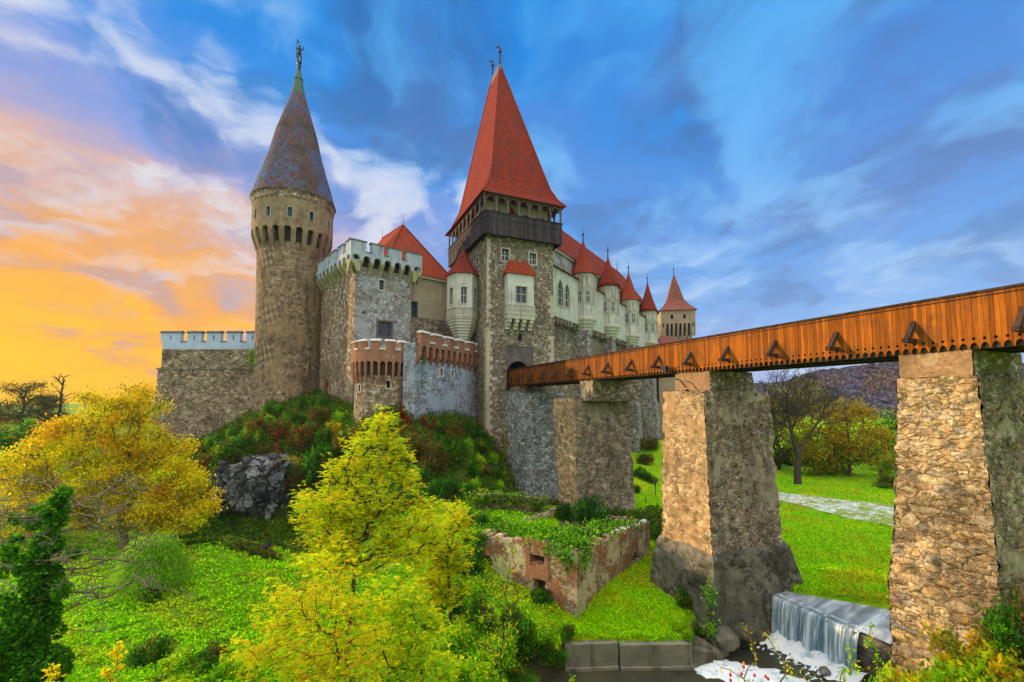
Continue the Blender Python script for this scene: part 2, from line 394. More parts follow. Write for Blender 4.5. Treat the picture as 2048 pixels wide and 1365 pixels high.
stone('pier_white', [(.44, .46, .44), (.26, .26, .24), (.60, .64, .63), (.15, .14, .12), (.34, .31, .25)], (.10, .10, .085), .46, 1.4, stain=(.12, .10, .07), stain_amt=.5, green=.3, joint=.1)
stone('concrete_old', [(.20, .175, .13), (.13, .11, .085), (.27, .235, .175), (.09, .075, .055)], (.10, .085, .06), .6, 1.3, stain=(.035, .03, .02), stain_amt=.8, plaster=(.23, .205, .145), plaster_amt=.62, green=.6, streak=1.0, bump=.8, bd=.12)
stone('buttress_stone', [(.34, .29, .25), (.20, .16, .14), (.52, .49, .45), (.12, .09, .075), (.58, .57, .52)], (.22, .18, .15), .55, 1.5, stain=(.10, .065, .05), stain_amt=.6, plaster=(.50, .50, .46), plaster_amt=.1)
def rock_mat():
    m, g = mat('rock'); p = wpos(g)
    n = g.noise(p, .7, 7, .65, .3); n2 = g.noise(g.map(p, (1, 1, .4), (0, R(25), 0)), 1.4, 7, .7, .2); f = g.noise(p, 5, 6, .7)
    c = g.ramp(n, [(.34, (.035, .038, .04)), (.44, (.10, .108, .115)), (.54, (.21, .225, .235)), (.62, (.30, .32, .335)), (.72, (.13, .12, .105))]).outputs[0]
    c = g.mix(g.ss(n2, .52, .68), c, (.17, .135, .09))
    c = g.mix(1.0, c, g.ss(f, .28, .72, .5, 1.4), 'MULTIPLY')
    wv = g.vm('SCALE', g.vm('SUBTRACT', g.noise(p, 1.2, 5, .65, out=1), (.5, .5, .5))); wv.node.inputs['Scale'].default_value = 1.3
    mp = g.map(g.vm('ADD', p, wv), (.95, .95, .5), (R(10), R(28), R(15)))
    e = g.n('ShaderNodeTexVoronoi', {'Vector': mp, 'Scale': 1.0, 'Randomness': 1.0}, feature='DISTANCE_TO_EDGE')
    vc = g.n('ShaderNodeSeparateColor', {0: g.n('ShaderNodeTexVoronoi', {'Vector': mp, 'Scale': 1.0}, out=1)})
    c = g.mix(1.0, c, g.ss(vc, 0, 1, .55, 1.7), 'MULTIPLY')
    ck = g.m('MULTIPLY', g.ss(e, .07, .0), g.ss(n, .35, .55))
    c = g.mix(ck, c, (.018, .018, .017))
    c = g.mix(g.m('MULTIPLY', g.ss(g.noise(p, .8, 6, .7), .55, .68), .6), c, (.06, .09, .02))
    finish(g, c, .9, g.m('ADD', g.m('ADD', n2, g.m('MULTIPLY', f, .5)), g.m('ADD', g.m('MULTIPLY', ck, -1.2), vc)), 1.0, .5, spec=.1)
rock_mat()

def plaster(name, c1, c2, stain=(.2, .16, .1), amt=.4, sc=1.0):
    m, g = mat(name); p = wpos(g)
    f = g.noise(p, 5 * sc, 7, .65)
    c = g.mix(g.ss(g.noise(p, .6 * sc, 6, .6), .35, .65), c1, c2)
    c = g.mix(g.m('MULTIPLY', g.ss(g.noise(g.map(p, (1.6, 1.6, .22)), 1.0 * sc, 6, .65), .5, .72), amt), c, stain)
    c = g.mix(g.m('MULTIPLY', g.ss(f, .3, .75), .25), c, g.vm('MULTIPLY', c, (.55, .55, .55)))
    finish(g, c, .9, f, .3, .03, spec=.06)
plaster('white_plaster', (.62, .61, .51), (.50, .51, .44), (.22, .19, .13), .75, 1.4)
plaster('limestone', (.56, .52, .40), (.47, .44, .35), (.20, .17, .12), .5)
plaster('quoin', (.56, .48, .32), (.46, .39, .27), (.2, .16, .1), .5)
plaster('whitewash', (.36, .43, .49), (.46, .51, .52), (.10, .10, .085), .8, 1.5)
plaster('whitewash_blue', (.46, .56, .70), (.40, .49, .62), (.26, .30, .34), .35)
plaster('beige_plaster', (.46, .385, .255), (.38, .315, .21), (.19, .14, .09), .55)
plaster('moss_stone', (.34, .33, .15), (.40, .37, .22), (.14, .12, .07), .5)
plaster('grey_panel', (.17, .145, .12), (.125, .105, .09), (.07, .055, .045), .5)
plaster('far_plaster', (.42, .32, .21), (.35, .265, .175), (.2, .14, .1), .5)
plaster('coping', (.58, .54, .47), (.46, .43, .38), (.17, .15, .12), .55, 1.6)
plaster('slate_cap', (.17, .165, .16), (.11, .105, .10), (.24, .23, .2), .5, 1.6)
plaster('cast_concrete', (.30, .27, .20), (.22, .20, .15), (.06, .052, .038), .75)
plaster('slot_shade', (.055, .043, .033), (.04, .032, .025), (.02, .018, .015), .4)  # near-black, stands in for the shade inside the machicolation slots
plaster('mud', (.11, .08, .05), (.075, .06, .04), (.16, .13, .09), .5)

def bricks(name, c1, c2, mortar, w=.26, h=.085, pl=None, pl_amt=0, stain=(.1, .06, .045), st=.4, rub=0):
    m, g = mat(name); p = wpos(g); u = uvc(g)
    jit = g.vm('SCALE', g.vm('SUBTRACT', g.noise(p, 1.2, 3, out=1), (.5, .5, .5))); jit.node.inputs['Scale'].default_value = .12
    b = g.n('ShaderNodeTexBrick', {'Vector': g.vm('ADD', u, jit), 'Color1': c1, 'Color2': c2, 'Mortar': mortar, 'Scale': 1.0, 'Mortar Size': .012,
                                   'Mortar Smooth': .3, 'Bias': 0.0, 'Brick Width': w, 'Row Height': h}, out=None)
    c = b.outputs[0]; f = g.noise(p, 6, 6, .7)
    c = g.mix(g.ss(f, .3, .75), c, g.vm('MULTIPLY', c, (.5, .5, .5)))
    hh = g.m('ADD', g.m('MULTIPLY', b.outputs[1], -.6), f)
    if rub:
        v = g.n('ShaderNodeTexVoronoi', {'Vector': g.map(g.vm('ADD', p, jit), (4.2, 4.2, 7.5)), 'Scale': 1.0}, out=None)
        rc = g.ramp(g.n('ShaderNodeSeparateColor', {0: v.outputs['Color']}), [(0, (.42, .30, .17)), (.4, (.55, .42, .26)), (.7, (.34, .17, .10)), (1, (.5, .44, .34))]).outputs[0]
        rc = g.mix(g.ss(v.outputs['Distance'], .35, .75), rc, (.2, .14, .09))
        c = g.mix(g.ss(g.noise(p, .9, 5, .6), .5 - .2 * rub, .58 - .2 * rub), c, rc)
    if pl:
        pm = g.ss(g.noise(g.vm('ADD', p, (7, 1, 4)), .5, 6, .62, .3), .66 - .34 * pl_amt, .70 - .34 * pl_amt)
        c = g.mix(g.m('MULTIPLY', pm, .92), c, g.mix(g.ss(f, .3, .7), pl, tuple(x * .7 for x in pl)))
    c = g.mix(g.m('MULTIPLY', g.ss(g.noise(g.map(p, (1, 1, .25)), 1.1, 6, .65), .48, .68), st), c, stain)
    finish(g, c, .9, hh, .5, .04, spec=.12)
bricks('brick_red', (.52, .18, .075), (.38, .13, .06), (.42, .33, .24), pl=(.45, .36, .27), pl_amt=.12, st=.35)
bricks('brick_ruin', (.48, .17, .07), (.36, .12, .055), (.40, .30, .19), w=.28, h=.095, pl=(.66, .55, .35), pl_amt=.42, st=.3, rub=.35)
bricks('brick_gold', (.52, .30, .14), (.40, .22, .11), (.36, .26, .15), .3, .11, st=.4, stain=(.1, .07, .045), pl=(.50, .36, .2), pl_amt=.2)

def tiles(name, c1, c2, c3, w=.2, h=.24, old=(.14, .07, .05), old_amt=.3, blue=None):
    m, g = mat(name); p = wpos(g); u = uvc(g)
    sc = (1, 1, 1)
    b = g.n('ShaderNodeTexBrick', {'Vector': u, 'Color1': c1, 'Color2': c2, 'Mortar': tuple(x * .28 for x in c1), 'Scale': 1.0, 'Mortar Size': .022,
                                   'Mortar Smooth': .9, 'Bias': 0.0, 'Brick Width': w, 'Row Height': h}, out=None)
    c = b.outputs[0]
    cell = g.n('ShaderNodeTexWhiteNoise', {'Vector': g.vm('FLOOR', g.vm('MULTIPLY', u, (1 / w, 1 / h, 1)))}, noise_dimensions='2D')
    c = g.mix(g.m('MULTIPLY', cell, .6), c, c3)
    big = g.noise(p, .35, 6, .65)
    if blue:
        bm_ = g.m('ADD', g.noise(g.vm('ADD', p, (1, 2, 3)), .30, 5, .6), g.m('MULTIPLY', g.m('SUBTRACT', cell, .5), .34))
        c = g.mix(g.ss(bm_, .44, .58), c, blue[0]); c = g.mix(g.ss(g.m('ADD', big, g.m('MULTIPLY', cell, .15)), .62, .75), c, blue[1])
    c = g.mix(g.m('MULTIPLY', g.ss(big, .45, .68), old_amt), c, old)
    c = g.mix(g.m('MULTIPLY', g.ss(g.noise(p, 2.2, 6, .72), .48, .7), .5), c, old)
    c = g.mix(g.m('MULTIPLY', g.ss(g.noise(g.vm('ADD', p, (4, 4, 4)), .9, 6, .7), .58, .72), .3), c, tuple(min(1, x * 1.5 + .03) for x in c1))
    vv = g.n('ShaderNodeSeparateXYZ', {0: u}, out=1)
    saw = g.m('FRACT', g.m('DIVIDE', vv, h))
    hgt = g.m('ADD', g.m('MULTIPLY', g.m('SUBTRACT', 1.0, saw), .8), g.m('MULTIPLY', b.outputs[1], -.5))
    finish(g, c, .85, hgt, .9, .07, spec=.08)
tiles('roof_tile', (.27, .031, .012), (.165, .023, .011), (.35, .052, .02), old=(.10, .036, .024), old_amt=.45)
tiles('roof_tile_bright', (.35, .048, .014), (.245, .034, .013), (.44, .076, .024), old_amt=.3)
tiles('roof_tile_old', (.30, .095, .06), (.24, .075, .055), (.36, .14, .09), old_amt=.4)
tiles('roof_glazed', (.16, .075, .06), (.10, .055, .05), (.21, .14, .13), .30, .30, old=(.065, .055, .04), old_amt=.6, blue=((.075, .13, .23), (.12, .085, .045)))

def wood(name, c1, c2, plank=.3, weather=(.1, .08, .07), wa=.3, dark=.35, axis=0):
    m, g = mat(name); p = wpos(g); u = uvc(g)
    su = g.n('ShaderNodeSeparateXYZ', {0: u}, out=None)
    idx = g.m('FLOOR', g.m('DIVIDE', su.outputs[axis], plank))
    rn = g.n('ShaderNodeTexWhiteNoise', {'W': idx}, noise_dimensions='1D')
    gv = g.n('ShaderNodeCombineXYZ', {0: g.m('MULTIPLY', su.outputs[axis], 16.0), 1: g.m('MULTIPLY', su.outputs[1 - axis], .9), 2: g.m('MULTIPLY', rn, 30.0)})
    gr = g.noise(gv, 1.0, 6, .6, .5)
    c = g.mix(g.ss(gr, .3, .7), c1, c2)
    sc = g.n('ShaderNodeHueSaturation', {'Hue': .5, 'Saturation': 1.0, 'Value': g.ss(rn, 0, 1, .62, 1.25), 'Fac': 1.0, 'Color': c})
    seam = g.m('PINGPONG', g.m('DIVIDE', su.outputs[axis], plank), .5)
    c = g.mix(g.m('MULTIPLY', g.ss(seam, .05, 0.0), .85), sc, tuple(x * .12 for x in c2))
    c = g.mix(g.m('MULTIPLY', g.ss(g.noise(p, 1.1, 6, .65), .46, .7), wa), c, weather)
    finish(g, c, .72, g.m('ADD', gr, g.m('MULTIPLY', g.ss(seam, .06, 0.0), -1.0)), .5, .02, spec=.06)
def bridge_shade():  # boards darkened towards the gate: the castle's shade put into their colour
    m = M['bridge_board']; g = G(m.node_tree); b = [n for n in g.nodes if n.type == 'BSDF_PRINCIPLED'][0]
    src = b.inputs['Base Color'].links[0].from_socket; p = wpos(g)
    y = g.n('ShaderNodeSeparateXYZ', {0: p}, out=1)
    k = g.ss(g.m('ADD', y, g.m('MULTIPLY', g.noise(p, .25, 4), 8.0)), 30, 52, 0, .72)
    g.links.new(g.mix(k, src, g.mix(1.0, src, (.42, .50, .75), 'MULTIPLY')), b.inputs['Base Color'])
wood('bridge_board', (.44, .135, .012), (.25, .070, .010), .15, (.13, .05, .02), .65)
bridge_shade()
wood('bridge_beam', (.075, .045, .032), (.048, .03, .022), .25, (.10, .07, .055), .3)
wood('bridge_under', (.06, .043, .03), (.04, .03, .022), .3)
wood('gallery_board', (.075, .057, .06), (.045, .036, .042), .22, (.12, .078, .05), .4)
wood('gallery_post', (.20, .155, .13), (.14, .11, .095), .3, (.25, .2, .16), .4)

def simple(name, col, rough=.6, metal=0., spec=.3, nz=.25, bump=0.):
    m, g = mat(name); p = wpos(g)
    f = g.noise(p, 7, 5, .65)
    c = g.mix(g.ss(f, .3, .7), tuple(x * (1 - nz) for x in col), tuple(min(1, x * (1 + nz)) for x in col))
    finish(g, c, rough, f if bump else None, bump, .03, metal, spec)
simple('glass', (.02, .04, .06), .12, 0, .35, .4)
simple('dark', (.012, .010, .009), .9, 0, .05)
simple('iron', (.035, .035, .04), .5, .3, .4)
simple('lead', (.11, .125, .13), .5, .2, .4)
simple('bronze', (.028, .045, .045), .5, .3, .4)
simple('copper_green', (.055, .14, .085), .6, .0, .3, .5)
simple('black_metal', (.012, .012, .014), .4, .2, .5)
simple('bark_dark', (.075, .055, .04), .9, 0, .1, .4, .5)
simple('bark_grey', (.17, .145, .11), .9, 0, .1, .4, .5)
simple('bark_lichen', (.22, .185, .075), .9, 0, .1, .45, .5)
simple('bark_red', (.13, .06, .03), .9, 0, .1, .4, .3)
simple('berry', (.55, .02, .02), .35, 0, .5)
simple('boulder', (.20, .19, .17), .9, 0, .15, .5, .8)
simple('cap_white', (.62, .60, .54), .8, 0, .2, .22)

def leafmat(name, trans=.5, rough=.5):
    m, g = mat(name)
    a = g.n('ShaderNodeAttribute', attribute_name='tint')
    d = g.n('ShaderNodeBsdfPrincipled', {'Base Color': a, 'Roughness': rough, 'Specular IOR Level': .02})
    t = g.n('ShaderNodeBsdfTranslucent', {'Color': a})
    g.links.new(g.n('ShaderNodeMixShader', {0: trans, 1: d, 2: t}), g.out.inputs[0])
leafmat('leaf'); leafmat('leaf_thin', .42); leafmat('blade', .12, .7)

def ground_mat():
    m, g = mat('grass_ground'); p = wpos(g)
    n1 = g.noise(p, .22, 6, .6); n2 = g.noise(p, 1.3, 6, .65); n3 = g.noise(p, 11, 5, .7)
    c = g.mix(g.ss(n2, .35, .65), (.17, .46, .001), (.29, .60, .002))
    c = g.mix(g.ss(n1, .45, .65), c, (.44, .58, .003))
    c = g.mix(g.m('MULTIPLY', g.ss(n2, .55, .72), .7), c, (.30, .26, .03))
    c = g.mix(g.ss(n3, .35, .75), c, g.vm('MULTIPLY', c, (.4, .42, .4)))
    xx = g.n('ShaderNodeSeparateXYZ', {0: p}, out=0)
    c = g.mix(g.m('MULTIPLY', g.ss(xx, 3, -1), .6), c, g.mix(n3, (.05, .14, .003), (.11, .11, .015)))
    nz = g.n('ShaderNodeSeparateXYZ', {0: g.n('ShaderNodeNewGeometry', out=1)}, out=2)
    c = g.mix(g.ss(nz, .66, .45), c, g.mix(g.ss(n2, .3, .7), (.06, .055, .02), (.10, .075, .035)))
    z = g.n('ShaderNodeSeparateXYZ', {0: p}, out=2)
    c = g.mix(g.ss(g.m('ADD', z, g.m('MULTIPLY', n2, .8)), -1.1, -1.6), c, g.mix(n3, (.10, .075, .05), (.06, .05, .035)))
    finish(g, c, .95, g.m('ADD', n3, n2), .8, .12, spec=.1)
ground_mat()
def hill_mat():
    m, g = mat('autumn_hill'); p = wpos(g)
    v = g.n('ShaderNodeTexVoronoi', {'Vector': p, 'Scale': .4}, out=None)
    r_ = g.n('ShaderNodeSeparateColor', {0: v.outputs['Color']})
    c = g.ramp(r_, [(0, (.12, .075, .075)), (.3, (.15, .085, .07)), (.5, (.10, .085, .10)), (.75, (.19, .105, .06)), (.9, (.15, .14, .05)), (1, (.06, .09, .06))]).outputs[0]
    c = g.mix(g.ss(g.noise(p, .03, 5), .42, .58), c, (.10, .09, .12))
    c = g.mix(g.ss(v.outputs['Distance'], .2, .75), c, g.vm('MULTIPLY', c, (.35, .35, .4)))
    finish(g, c, 1.0, g.m('SUBTRACT', 1.0, v.outputs['Distance']), 1.0, 2.5, spec=.05)
hill_mat()
def gravel_mat():
    m, g = mat('gravel'); p = wpos(g)
    v = g.n('ShaderNodeTexVoronoi', {'Vector': p, 'Scale': 3.2}, out=None)
    r_ = g.n('ShaderNodeSeparateColor', {0: v.outputs['Color']})
    c = g.ramp(r_, [(0, (.30, .29, .26)), (.5, (.58, .58, .55)), (1, (.75, .76, .76))]).outputs[0]
    gm = g.ss(g.noise(p, .55, 6, .7), .47, .55)
    c = g.mix(gm, c, g.mix(g.noise(p, 3, 4), (.22, .28, .05), (.34, .33, .10)))
    finish(g, c, .9, v.outputs['Distance'], .6, .1)
gravel_mat()
def water_mats():
    m, g = mat('river_water'); p = wpos(g)
    b = g.noise(g.map(p, (.9, 1.6, 1)), 1.6, 5, .6, .8)
    c = g.mix(g.ss(g.noise(p, .35, 4), .4, .65), (.035, .04, .032), (.075, .065, .035))
    finish(g, c, .10, b, .25, .05, spec=.5)
    m, g = mat('silky_water'); p = wpos(g)          # slow water blurred smooth above and below the drop
    q = g.map(p, (1.0, 1.0, 1.0), (0, 0, R(52)))
    s1 = g.noise(g.vm('MULTIPLY', q, (1.5, .3, 1)), 1.0, 5, .5, .5)
    c = g.mix(g.ss(s1, .32, .66), (.16, .18, .18), (.58, .64, .66))
    finish(g, c, .55, s1, .3, .06, spec=.2)
    m, g = mat('foam'); p = wpos(g)
    s1 = g.noise(p, 1.3, 6, .6, .6)
    c = g.mix(g.ss(s1, .30, .50), (.42, .54, .62), (.92, .95, .97))
    finish(g, c, .6, s1, .5, .1, spec=.3)
    m, g = mat('falling_water'); u = uvc(g)
    q = g.vm('MULTIPLY', u, (1, .06, 1))
    s1 = g.noise(q, 3.3, 6, .62, .15); s2 = g.noise(g.vm('ADD', q, (9, 0, 0)), 10, 4, .6)
    f = g.ss(g.m('ADD', g.m('MULTIPLY', s1, .7), g.m('MULTIPLY', s2, .3)), .40, .62)
    c = g.mix(f, (.10, .19, .25), g.mix(g.ss(s2, .35, .65), (.50, .66, .76), (.92, .96, .98)))
    b = g.n('ShaderNodeBsdfPrincipled', {'Base Color': c, 'Roughness': .35, 'Normal': g.n('ShaderNodeBump', {'Height': s1, 'Strength': .8, 'Distance': .15})})
    g.links.new(b, g.out.inputs[0])
water_mats()
# ------------------------------------------------------------------ the ground
CP = []
def cp(*pts):
    for x, y, z in pts: CP.append((x, y, z))
def cpp(px, py, Y):
    p = P(px, py, Y); CP.append((p.x, p.y, p.z)); return p
# camera bank and left meadow
cp((0, 0, 10), (-12, 0, 10.2), (14, 0, 10.2), (30, 2, 10), (-30, 0, 10), (0, 5, 7.4), (-8, 7, 6.0), (8, 7, 6.0), (-20, 8, 6.5), (22, 8, 7.0),
   (0, 11, 3.2), (-8, 12, 3.0), (-16, 13, 3.2), (-26, 13, 3.6), (8, 12, 2.4), (11.5, 13.5, 2.0), (9.5, 15.2, .6), (11, 16.5, -.4), (12.4, 18.4, -.7), (16, 15, 4.0), (22, 15, 5.0), (30, 17, 5),
   (0, 16, .3), (-8, 17, .5), (-18, 18, .6), (6, 16, .0), (-30, 20, .8))
cp((0, 20, 0), (-6, 22, .1), (-12, 24, 0), (-20, 26, 0), (-28, 30, .3), (-8, 30, 0), (-16, 34, 0), (-24, 40, .0), (-30, 46, .6), (-14, 42, 0), (-10, 36, 0), (-4, 28, 0),
   (-40, 40, 1.0), (-52, 40, 2), (-40, 56, 3.5), (-55, 58, 4), (-75, 60, 5), (-60, 80, 5.5), (-80, 90, 6), (-60, 25, 2), (-80, 30, 3))
# rock foot and castle slope
for q in ((440, 1042, 46.6), (510, 1046, 46.4), (585, 1040, 46.2), (640, 1035, 44), (720, 1030, 42)): cpp(*q)
for q in ((450, 930, 49.2), (520, 925, 49.6), (590, 918, 49.2), (655, 930, 47.0)): cpp(*q)
for q in ((330, 905, 60), (400, 893, 59.5), (450, 872, 58.5), (510, 835, 58), (570, 815, 57), (650, 808, 56), (690, 845, 50), (740, 862, 45.6),
          (800, 866, 45), (835, 862, 46.5), (890, 852, 50), (950, 868, 53.5), (975, 892, 53.5)): cpp(*q)
for q in ((400, 960, 54), (700, 930, 43.5), (760, 960, 41), (830, 930, 43), (900, 920, 46), (950, 930, 48), (1005, 965, 50), (1040, 1000, 51.5),
          (850, 1000, 38.5), (930, 985, 41.5), (960, 1008, 40), (1010, 1010, 42), (1080, 1010, 43)): cpp(*q)
for q in ((600, 780, 68), (800, 790, 68), (990, 800, 75), (400, 830, 75), (1100, 900, 66), (1200, 905, 76), (1275, 918, 84), (1340, 900, 100), (1400, 900, 120)): cpp(*q)
# terrace behind the ruin, the ruin, the pier feet
for q in ((960, 1062, 33), (1040, 1060, 33.2), (1110, 1052, 36), (1160, 1046, 39), (1240, 1035, 41), (1300, 1010, 46), (1270, 950, 62), (1320, 880, 90)): cpp(*q)
for q in ((990, 1190, 29.2), (1070, 1215, 27), (1155, 1228, 25.6), (1225, 1175, 29.8), (1300, 1122, 34.8), (1250, 1215, 27), (1340, 1190, 30.2), (1290, 1275, 24.8), (1160, 1280, 24.8), (1400, 1280, 24.6), (1010, 1260, 24)): cpp(*q)
# right meadow
cp((16, 30, .4), (20, 32, .45), (24, 36, .5), (20, 44, .5), (28, 44, .5), (34, 40, .6), (30, 54, .5), (24, 60, .5), (40, 56, .8), (36, 70, .7), (50, 70, 1.0), (60, 90, 1.5),
   (40, 90, 1), (70, 60, 1.5), (50, 40, 1), (60, 110, 2), (30, 100, 1.2), (17, 52, .6), (14, 40, .6), (60, 20, 4), (80, 90, 3), (90, 120, 4), (40, 28, .8), (30, 26, .4), (-90, 110, 7), (0, 120, 6), (-40, 110, 8), (100, 40, 4))
for px_ in (1110, 1170, 1240, 1310, 1385):
    q_ = Pz(px_, 1289, -.62); cp((q_.x, q_.y + .75, -.58), (q_.x, q_.y + 1.6, -.5))
CPA = np.array(CP); _xy = CPA[:, :2] / 30.0
def _tps(r2): return np.where(r2 > 0, r2 * np.log(np.maximum(r2, 1e-12)), 0.0)
_n = len(_xy)
_K = _tps(((_xy[:, None] - _xy[None]) ** 2).sum(-1)) + np.eye(_n) * 0.004
_Pm = np.hstack([np.ones((_n, 1)), _xy])
_w = np.linalg.solve(np.vstack([np.hstack([_K, _Pm]), np.hstack([_Pm.T, np.zeros((3, 3))])]), np.concatenate([CPA[:, 2], np.zeros(3)]))
def sstep(x, a, b):
    t = np.clip((x - a) / (b - a), 0, 1); return t * t * (3 - 2 * t)
CH = np.array([(-30, 18.5), (-8, 20.5), (1, 21.85), (7, 22.45), (11.5, 22.75), (15.5, 24.6)])      # the lower stream's middle line
def seg_dist(x, y, line):
    d = np.full(x.shape, 1e9)
    for (ax, ay), (bx, by) in zip(line[:-1], line[1:]):
        vx, vy = bx - ax, by - ay
        t = np.clip(((x - ax) * vx + (y - ay) * vy) / (vx * vx + vy * vy), 0, 1)
        d = np.minimum(d, np.hypot(x - ax - t * vx, y - ay - t * vy))
    return d
SW0, SW1 = Pz(1130, 1291, -.62), Pz(1385, 1287, -.62)
WA, WB = Pz(1541, 1187, 0.42), Pz(1722, 1262, 0.42)          # ends of the weir's lip
WDIR = np.array([WB.x - WA.x, WB.y - WA.y]); WLEN = float(np.hypot(*WDIR)); WDIR /= WLEN
WNRM = np.array([-WDIR[1], WDIR[0]]); WNRM *= np.sign(WNRM @ np.array([1.0, 1.0])) # upstream
POOL = [(WA.x - WDIR[0] * .5, WA.y - WDIR[1] * .5)] + [tuple(Pz(px, py, .42).xy) for px, py in ((1800, 1296), (1960, 1262), (1960, 1236), (1800, 1226), (1740, 1215), (1680, 1203), (1620, 1192), (1575, 1183))]
def in_poly(x, y, poly):
    r = np.zeros(x.shape, bool); n = len(poly)
    for i in range(n):
        (ax, ay), (bx, by) = poly[i], poly[(i + 1) % n]
        c = ((ay > y) != (by > y)) & (x < (bx - ax) * (y - ay) / ((by - ay) + 1e-12) + ax); r ^= c
    return r
FAR = np.array([(28, 62), (33, 60), (36, 57.5), (42, 53), (55, 46), (75, 40)], float)
def ground_z(x, y):
    x = np.asarray(x, float); y = np.asarray(y, float); sh = x.shape; x = x.ravel(); y = y.ravel()
    out = np.empty(x.shape)
    for i in range(0, len(x), 20000):
        X = np.stack([x[i:i + 20000], y[i:i + 20000]], 1) / 30.0
        X = np.clip(X, -3.2, 4.2)
        r2 = ((X[:, None] - _xy[None]) ** 2).sum(-1)
        out[i:i + 20000] = _tps(r2) @ _w[:_n] + _w[_n] + X @ _w[_n + 1:]
    out = np.clip(out, -3, 14)
    d = seg_dist(x, y, CH)
    k = (1 - sstep(d, 2.0, 2.4)) * sstep(x, -1.5, 2)
    # where the concrete wall stands the stream ends at its foot and the lawn begins at its back
    f = y - (SW0.y + (SW1.y - SW0.y) * (x - SW0.x) / (SW1.x - SW0.x))
    kw = (1 - sstep(f, .08, .42)) * sstep(f, -2.6, -1.6); at_wall = sstep(x, SW0.x - .3, SW0.x) * (1 - sstep(x, SW1.x + 1.9, SW1.x + 2.6))
    k = np.where(f > -2.2, k * (1 - at_wall) + kw * at_wall, np.maximum(k, kw * at_wall))
    out = out * (1 - k) + np.minimum(out, -2.45) * k
    side = (x - WA.x) * WNRM[0] + (y - WA.y) * WNRM[1]
    d = seg_dist(x, y, [np.array(q) for q in POOL + POOL[:1]]); d = np.where(in_poly(x, y, POOL), -d, d)
    k = (1 - sstep(d, .0, .7)) * sstep(side, -.2, .3)
    out = out * (1 - k) + np.minimum(out, 0.05) * k
    # the plunge pool right under the weir
    along = (x - WA.x) * WDIR[0] + (y - WA.y) * WDIR[1]
    k = sstep(-side, -.5, -.25) * (1 - sstep(-side, 4.5, 6.5)) * sstep(along, -1.6, -.4) * (1 - sstep(along, WLEN + 1.9, WLEN + 2.8))
    out = out * (1 - k) + np.minimum(out, -2.45) * k
    poly = [tuple(Pz(px, py, -1.9).xy) for px, py in ((1425, 1318), (1500, 1290), (1560, 1282), (1690, 1318), (1745, 1335), (1735, 1375), (1660, 1420), (1420, 1425))]
    d = seg_dist(x, y, [np.array(q) for q in poly + poly[:1]]); d = np.where(in_poly(x, y, poly), -d, d)
    k = 1 - sstep(d, .1, 1.3)
    out = out * (1 - k) + np.minimum(out, -2.4) * k
    d = seg_dist(x, y, FAR)
    k = 1 - sstep(d, .7, 1.5)
    out = out - .35 * k
    return out.reshape(sh)
def gz(x, y): return float(ground_z(np.array([x]), np.array([y]))[0])
def ground_hit(px, py, y0=8.0, y1=120.0):
    ys = np.linspace(y0, y1, 900); d = ray(px, py)
    xs = d.x / d.y * ys; zs = CAMZ + d.z / d.y * ys
    g_ = ground_z(xs, ys); i = np.argmax(zs < g_)
    if zs[i] >= g_[i]: i = len(ys) - 1
    return Vector((xs[i], ys[i], float(g_[i])))

def fast_mesh(name, V, F, mat_, tint=None, parent=None, smooth=False):
    me = bpy.data.meshes.new(name); n = len(V); m, k = F.shape
    me.vertices.add(n); me.vertices.foreach_set('co', np.ascontiguousarray(V, np.float32).ravel())
    me.loops.add(m * k); me.loops.foreach_set('vertex_index', np.ascontiguousarray(F, np.int32).ravel())
    me.polygons.add(m); me.polygons.foreach_set('loop_start', np.arange(0, m * k, k, dtype=np.int32))
    me.update(calc_edges=True)
    if smooth: me.polygons.foreach_set('use_smooth', np.ones(m, bool))
    if tint is not None:
        a = me.attributes.new('tint', 'FLOAT_COLOR', 'POINT')
        t = np.ones((n, 4), np.float32); t[:, :3] = tint; a.data.foreach_set('color', t.ravel())
    me.materials.append(mat_)
    o = bpy.data.objects.new(name, me); COL.objects.link(o)
    if parent is not None: o.parent = parent
    return o
def make_ground():
    def axis(lo, hi, core_lo, core_hi, step):
        a = list(np.arange(core_lo, core_hi + 1e-6, step)); s = step; v = core_hi
        while v < hi: s *= 1.22; v += s; a.append(v)
        s = step; v = core_lo
        while v > lo: s *= 1.22; v -= s; a.insert(0, v)
        return np.array(a)
    xs = axis(-3000, 3000, -46, 44, .3); ys = axis(-60, 4000, 4, 66, .3)
    X, Y = np.meshgrid(xs, ys); Z = ground_z(X, Y)
    rg = np.random.default_rng(3)
    far = sstep(np.hypot(X, Y - 40), 120, 400); Z = Z * (1 - far) + 3.0 * far
    Z += (np.sin(X * 1.7 + Y * .6) * np.sin(Y * 1.3 - X * .4) * .05 + rg.normal(0, .025, X.shape)) * (Z > -1.2)
    V = np.stack([X.ravel(), Y.ravel(), Z.ravel()], 1)
    nx, ny = len(xs), len(ys); i = np.arange(nx * ny).reshape(ny, nx)
    F = np.stack([i[:-1, :-1].ravel(), i[:-1, 1:].ravel(), i[1:, 1:].ravel(), i[1:, :-1].ravel()], 1)
    o = fast_mesh('ground', V, F, M['grass_ground'], smooth=True); tag(o, kind='structure')
make_ground()

